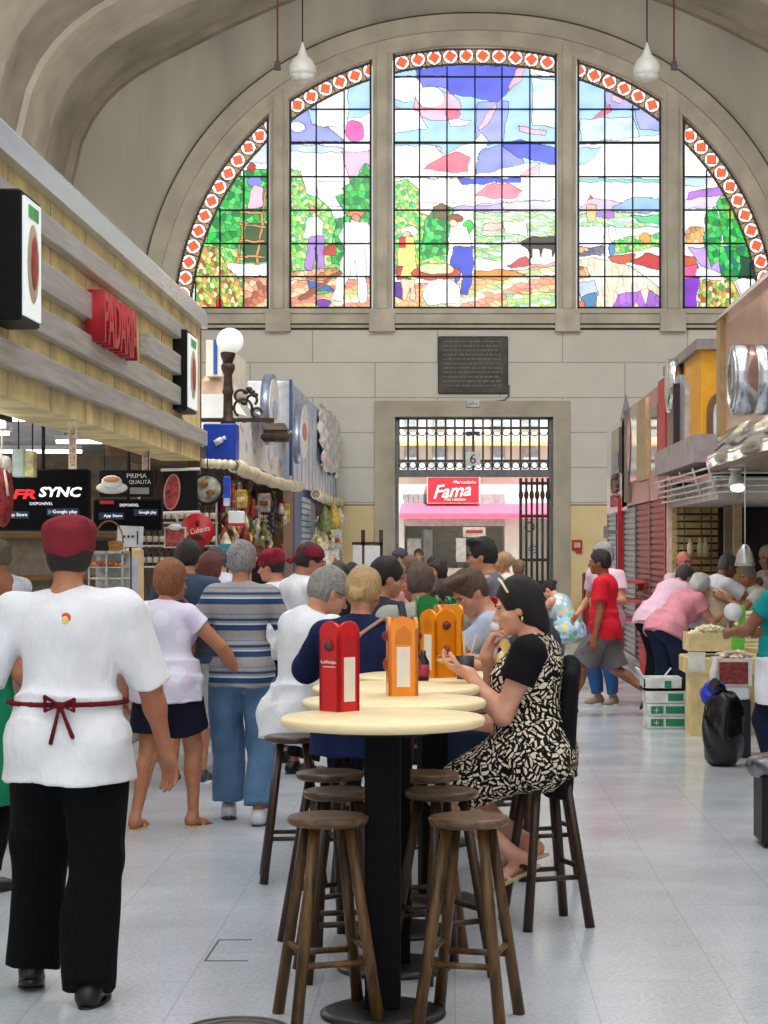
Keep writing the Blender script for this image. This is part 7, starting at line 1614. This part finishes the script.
# cardigan hanging down behind her
F_ = Field(); x0, y0 = loc(559, 234)
for q in range(15): a = q/14; q = q*.45; F_.cone((x0+.045+.01*math.sin(q), y0-.12+.045*q, 1.1-.02*abs(q-3)), (x0-.01+.03*math.sin(q*2), y0-.12+.045*q, .56+.01*(q % 2)), .016, .022, .05)
me, _ = F_.mesh(.008, 'hanging_cardigan', .006, 4, fz=.3); me.materials.append(cloth((15,14,17), .2)); o = bpy.data.objects.new('hanging_cardigan', me); col.objects.link(o); tag(o, 'black cardigan draped behind the patterned dress down to her stool', 'cardigan')
seat('dark haired person in dark jeans hidden behind the eating woman', 541, 206, 1.3, H=1.6, sk=SK1, lean=.02, lean2=.06, head=(.1, .3, 0), hands=(npv(-.12, .45, 1.05), npv(.12, .45, 1.05)), top=dict(mat=cloth((60,62,76)), sleeve=.6, hem=-.1), bottom=dict(type='trousers', mat=cloth((34,46,70))), shoes=BSH, hair=('short', (28,22,22)))
# man with backpack
def backpack(c):
    T = c['T']; F_ = Field(); F_.ell(T(0, -.21, .2), (.14, .09, .21), c['R1'], .03); F_.ell(T(0, -.27, .12), (.1, .05, .1), c['R1'], .02); c['add']('backpack', F_, cloth((70,74,82)), .009, .003)
    F_ = Field()
    for sg in (-1, 1): F_.cone(T(sg*.1, -.13, .4), T(sg*.115, -.05, .485), .022, .02, .01); F_.cone(T(sg*.115, -.05, .485), T(sg*.12, .1, .38), .02, .02, .01); F_.cone(T(sg*.12, .1, .38), T(sg*.13, .05, .2), .018, .016, .01)
    c['add']('backpack_straps', F_, cloth((58,60,68)), .008)
seat('man in beige grey shirt with dark grey backpack, seen from behind', 421, 173, .02, H=1.72, sk=SK2, shw=1.15, fat=1.15, head=(.05, .15, 0), lean=.05, lean2=.14, hands=(npv(-.12, .42, 1.05), npv(.14, .42, 1.05)), top=dict(mat=cloth((176,176,160)), sleeve=.7, hem=-.12, collar=True, loose=.02), bottom=dict(type='trousers', mat=cloth((60,56,50))), shoes=BSH, hair=('short', (66,52,44), (110,92,80)), extra=backpack, vox=.008, seed=21)
seat('young man with brown hair bowing his head, in pale blue shirt', 503, 184, 1.5, H=1.72, sk=SK1, lean=.08, lean2=.2, head=(.55, .42, 0), hands=(npv(-.1, .5, 1.06), npv(.12, .48, 1.06)), top=dict(mat=cloth((196,204,226)), sleeve=.6, hem=-.1, collar=True), bottom=dict(type='trousers', mat=NAVY), shoes=BSH, hair=('tousled', (60,42,32), (112,84,64)), vox=.0075, seed=23, brow=(50,36,28))
def stand_p(lab, px, k, yaw, **kw):
    x, y = loc(px, k); d = dict(vox=.011, hands=(npv(-.12, .35, 1.05), npv(.12, .35, 1.05)), shoes=BSH, bottom=dict(type='trousers', mat=NAVY)); d.update(kw); return person(lab, x, y, yaw, **d)
stand_p('tall black haired man with glasses standing and facing left', 489, 139, 1.35, H=1.71, sk=SK1, head=(.1, .12, 0), glasses=True, top=dict(mat=cloth((120,120,130)), sleeve=.6, hem=-.1, collar=True), hair=('tousled', (20,17,17), (44,38,38)), vox=.008, brow=(24,18,18))
seat('dark haired man in dark top with red collar facing right, beyond blonde woman', 378, 163, -1.0, H=1.74, z=.79, sk=SK1, fat=1.1, head=(-.3, .2, 0), top=dict(mat=cloth((50,50,58)), sleeve=.6, hem=-.1, collar=True, cmat=cloth((190,36,48))), bottom=dict(type='trousers', mat=NAVY), shoes=BSH, hair=('short', (24,20,20)))
stand_p('brown haired woman looking left behind the bowing young man', 456, 152, 1.2, H=1.55, z=.72, lean=.1, sk=SK2, fem=True, head=(.1, .2, 0), top=dict(mat=cloth((70,60,66)), sleeve=.6, hem=-.1), hair=('updo', (44,32,26)))
BGP = [(401, 92, 2.6, 1.62, 'man in grey cap standing just inside the doorway', ('peaked', (70,72,80)), ('crop', (60,50,44)), (196,196,200), 0), (411, 112, .2, 1.56, 'person in brown top beyond the backpack man', None, ('short', (90,66,50), (130,100,80)), (150,90,80), 0), (392, 120, -1.2, 1.52, 'fair haired woman facing right beyond the diners', None, ('bob', (120,90,64), (170,136,100)), (206,150,140), 1),
 (440, 100, 2.2, 1.5, 'dark haired woman in grey facing the camera near the doorway', None, ('bob', (26,20,20)), (110,110,114), 1), (433, 76, 3.0, 1.5, 'short person in dark red near the doorway', None, ('short', (40,30,26)), (120,40,44), 0), (506, 92, 1.6, 1.58, 'blond woman beside the gate leaf', None, ('updo', (140,110,80), (190,160,120)), (226,214,206), 1), (519, 84, .3, 1.48, 'small figure with light brown hair by the gate leaf', None, ('short', (96,72,52)), (190,60,70), 0),
 (419, 60, 2.9, 1.6, 'person in burgundy shirt in the doorway', None, ('short', (50,40,36)), (110,50,50), 0), (471, 108, .1, 1.5, 'man in dark jacket between the diners and the doorway', None, ('short', (36,30,28)), (60,62,70), 0), (352, 118, .2, 1.5, 'person in black top among goods of the far left stall', None, ('short', (24,22,22)), (36,34,38), 0), (337, 108, -.6, 1.5, 'person in white blouse beside the far left stall', None, ('bob', (50,40,34)), (232,232,236), 1)]
for px, k, yw, H, lab, cp, hr, tc, fm in BGP:
    stand_p(lab, px, k, yw, H=H, sk=SK2, fem=bool(fm), cap=cp, hair=hr, top=dict(mat=cloth(tc), sleeve=.6, hem=-.1), vox=.014, hands=(None, None))
# right hand side
def swing(px, k, yaw, **kw): pass
x, y = loc(604, 106)
def pocket(c):
    for i in (0, 1): F_ = Field(); p = c['hip'][i]*.35+c['kn'][i]*.65+npv((-1,1)[i]*.1, 0, 0); F_.ell(p, (.025, .07, .08), None, .01); c['add']('cargo_pocket', F_, cloth((104,100,100)), .011)
person('man striding left in red t-shirt, grey cargo shorts and sneakers', x, y, 1.3, 1.64, sk=SK3, fat=1.0, head=(.1, .05, 0), hands=(npv(-.24, .04, .74), npv(.27, -.05, .76)), curl=(.5,.5), feet=(npv(-.08, .3, 0), npv(.1, -.42, .14)), knee=((-.1,1,0), (.1,1,0)), heel=(0, .9), z=.86, top=dict(mat=cloth((224,36,52), .1), sleeve=.6, hem=-.14, loose=.02, e=.018), bottom=dict(type='shorts', mat=cloth((110,106,106)), len=.95, loose=.034), shoes=('shoe', mat((56,50,52), .6), WHITE), hair=('crop', (26,22,22)), vox=.009, seed=31, extra=pocket)
x, y = loc(606, 99)
person('grey haired man in pale pink shirt and jeans behind red shirt man', x, y, 2.4, 1.68, sk=SK1, head=(-.5, .05, 0), hands=(npv(-.2, .3, 1.05), npv(.3, .1, .9)), top=dict(mat=cloth((236,200,214), .1), sleeve=.6, hem=-.14, loose=.02), bottom=dict(type='trousers', mat=cloth((54,96,150))), shoes=('shoe', mat((150,130,106), .6), WHITE), hair=('puffy', (120,118,116), (196,192,188)), vox=.01, brow=(120,110,100))
x, y = loc(569, 82)
person('dark haired woman in floral dress leaning on her arms, on grey bench', x, y, .9, 1.6, z=.58, lean=.2, lean2=.5, sk=SK4, fem=True, fat=1.25, head=(.3, .2, 0), hands=(npv(-.14, .5, .86), npv(.1, .5, .86)), feet=(npv(-.1, .35, 0), npv(.1, .38, 0)), knee=((0,1,.5), (0,1,.5)), top=dict(mat=floral((170,206,226), [(120,190,120),(240,200,150),(244,236,210),(100,160,190),(240,220,120),(226,240,244)], 12), tank=True, hem=-.14, name='dress_bodice'), bottom=dict(type='skirt', name='dress_skirt', mat=floral((170,206,226), [(120,190,120),(240,200,150),(244,236,210),(100,160,190),(240,220,120),(226,240,244)], 12), len=.85, drape=.1), shoes=('sandal', mat((120,80,60), .6)), hair=('updo', (30,22,22)), vox=.011)
# counter customers and keepers
x, y = loc(668, 106)
person('white haired woman bending over the counter in pink t-shirt', x, y, -.95, 1.55, lean=.5, lean2=.85, sk=SK4, fem=True, fat=1.3, head=(-.1, -.25, 0), hands=(npv(-.1, .58, .96), npv(.14, .56, .94)), elbow=((-.5,-.5,-1), (.5,-.5,-1)), top=dict(mat=cloth((240,158,172), .1), sleeve=.45, hem=-.12, loose=.015), bottom=dict(type='trousers', mat=cloth((34,46,72)), loose=.014), shoes=BSH, hair=('puffy', (180,184,180), (236,238,234)), vox=.008, seed=35, brow=(150,150,150), feet=(npv(-.12, -.05, 0), npv(.12, .02, 0)))
x, y = loc(656, 100)
person('person in pale pink blouse bending behind the white haired woman', x, y, -.85, 1.64, lean=.42, lean2=.84, sk=SK4, fem=True, fat=1.2, head=(0, -.1, 0), hands=(npv(-.1, .5, 1.0), npv(.14, .5, 1.0)), top=dict(mat=cloth((246,206,222), .06), sleeve=.6, hem=-.12, loose=.015), bottom=dict(type='trousers', mat=cloth((24,26,36))), shoes=BSH, hair=('short', (60,54,54)), vox=.01)
x, y = loc(681, 93)
person('bald man with glasses in pale pink shirt behind the bending women', x, y, -2.5, 1.6, sk=(226,150,126), fat=1.15, head=(-.1, .1, 0), glasses=True, hands=(npv(-.1, .36, 1.0), npv(.14, .36, 1.0)), top=dict(mat=cloth((244,212,226), .06), sleeve=.9, hem=-.12, collar=True, loose=.02), bottom=dict(type='trousers', mat=NAVY), shoes=BSH, hair=('bald', (110,90,80)), vox=.01, brow=(130,100,84))
def apron(c):
    F_ = Field(); T = c['T']; F_.tub(T(0, .03, .34), T(0, .03, .0), (.17*c['f'], .13*c['f']), (.19*c['f'], .16*c['f']), c['R1'], .02); c['add']('apron', F_, cloth((226,206,170)), .01, .004)
x, y = loc(706, 104)
person('stall keeper in white t-shirt and cream apron reaching to the right', x, y, -1.2, 1.62, lean=.25, lean2=.4, sk=SK3, fat=1.2, head=(.1, -.05, 0), hands=(npv(-.05, .5, 1.2), npv(.1, .52, 1.22)), top=dict(mat=WHT, sleeve=.65, hem=-.1, loose=.02), bottom=dict(type='trousers', mat=NAVY), shoes=BSH, hair=('short', (66,60,56), (110,104,98)), vox=.009, extra=apron)
def apw(c):
    F_ = Field(); T = c['T']; F_.tub(T(0, .02, .0), T(0, .02, -.32), (.2*c['f'], .1*c['f']), (.2*c['f'], .11*c['f']), c['R0'], .02)
    c['add']('apron', F_, WHT, .009, .004)
x, y = loc(786, 152)
person('stall worker in teal shirt and white apron at the right edge', x, y, .75, 1.62, sk=SK3, fem=True, fat=1.25, head=(.1, .15, 0), hands=(npv(-.16, .34, 1.02), npv(.2, .3, 1.02)), elbow=((-1,-.4,-1), (1,-.4,-1)), top=dict(mat=cloth((22,150,150), .12), sleeve=.5, hem=-.1, loose=.012), bottom=dict(type='trousers', mat=cloth((24,30,54))), shoes=BSH, hair=('long', (14,14,22), (30,30,44)), vox=.0085, extra=apw)
x, y = loc(753, 104)
person('balding keeper with cropped grey hair behind the cream packets', x, y, 1.9, 1.48, sk=SK2, fat=1.1, head=(.2, .35, 0), hands=(npv(-.1, .36, 1.1), npv(.14, .36, 1.1)), top=dict(mat=cloth((226,222,210)), sleeve=.65, hem=-.1), bottom=dict(type='trousers', mat=NAVY), shoes=BSH, hair=('crop', (120,110,100), (160,150,140)), vox=.011)
x, y = loc(772, 101)
person('grey haired keeper at far right edge below the pendant lamp', x, y, 2.0, 1.66, sk=SK2, head=(.2, .2, 0), hands=(npv(-.1, .36, 1.1), npv(.14, .36, 1.1)), top=dict(mat=cloth((200,196,190)), sleeve=.65, hem=-.1), bottom=dict(type='trousers', mat=NAVY), shoes=BSH, hair=('short', (150,146,140), (190,186,180)), vox=.012)
# ================================================================ LIGHT AND CAMERA
w = bpy.data.worlds.new('World'); bpy.context.scene.world = w; w.use_nodes = True
bg = w.node_tree.nodes['Background']; bg.inputs[0].default_value = (.86, .93, 1, 1); bg.inputs[1].default_value = 1.1
sl = bpy.data.lights.new('sun', 'SUN'); sl.energy = 9; sl.angle = .02; sl.color = (1, .96, .88)
so = bpy.data.objects.new('sun', sl); col.objects.link(so); so.rotation_euler = (math.radians(28), math.radians(12), 0)
for i, x in enumerate((-3.4, 4.2)):                    # unseen fill lights added up at the roof to brighten the end wall
    al = bpy.data.lights.new('end_wall_fill', 'AREA'); al.shape = 'RECTANGLE'; al.size = 6; al.size_y = 4; al.energy = 900; al.color = (1, .98, .94)
    ao = bpy.data.objects.new('end_wall_fill', al); col.objects.link(ao); ao.location = (x, 17, 13.6); ao.rotation_euler = (math.radians(62), 0, 0)
sp = bpy.data.lights.new('shop_fill', 'AREA'); sp.size = 2; sp.energy = 420; so2 = bpy.data.objects.new('shop_fill', sp); col.objects.link(so2); so2.location = (.0, YO+1.3, 3.0)  # added area light that brightens the inside of the far shop
cam = bpy.data.cameras.new('camera'); co_ = bpy.data.objects.new('camera', cam); col.objects.link(co_)
co_.location = (0, 0, EYE); co_.rotation_euler = (PI/2, 0, 0); cam.sensor_fit = 'VERTICAL'; cam.sensor_height = 36; cam.sensor_width = 27
cam.lens = F*36/1024; cam.shift_x = -(VX-384)/1024; cam.shift_y = (VY-512)/1024; cam.clip_end = 300
sc = bpy.context.scene; sc.camera = co_
sc.view_settings.view_transform = 'Standard'; sc.view_settings.look = 'None'; sc.view_settings.exposure = 0; sc.view_settings.gamma = 1; sc.view_settings.use_curve_mapping = False
sc.cycles.use_denoising = True; sc.cycles.max_bounces = 8; sc.cycles.sample_clamp_indirect = 6
il = bpy.data.lights.new('snack_bar_fill', 'AREA'); il.shape = 'RECTANGLE'; il.size = 2.5; il.size_y = 10; il.energy = 130; il.color = (1, .97, .92)  # broad unseen fill light added to lift the dim snack bar interior
io = bpy.data.objects.new('snack_bar_fill', il); col.objects.link(io); io.location = (-4.5, 16, 2.55)
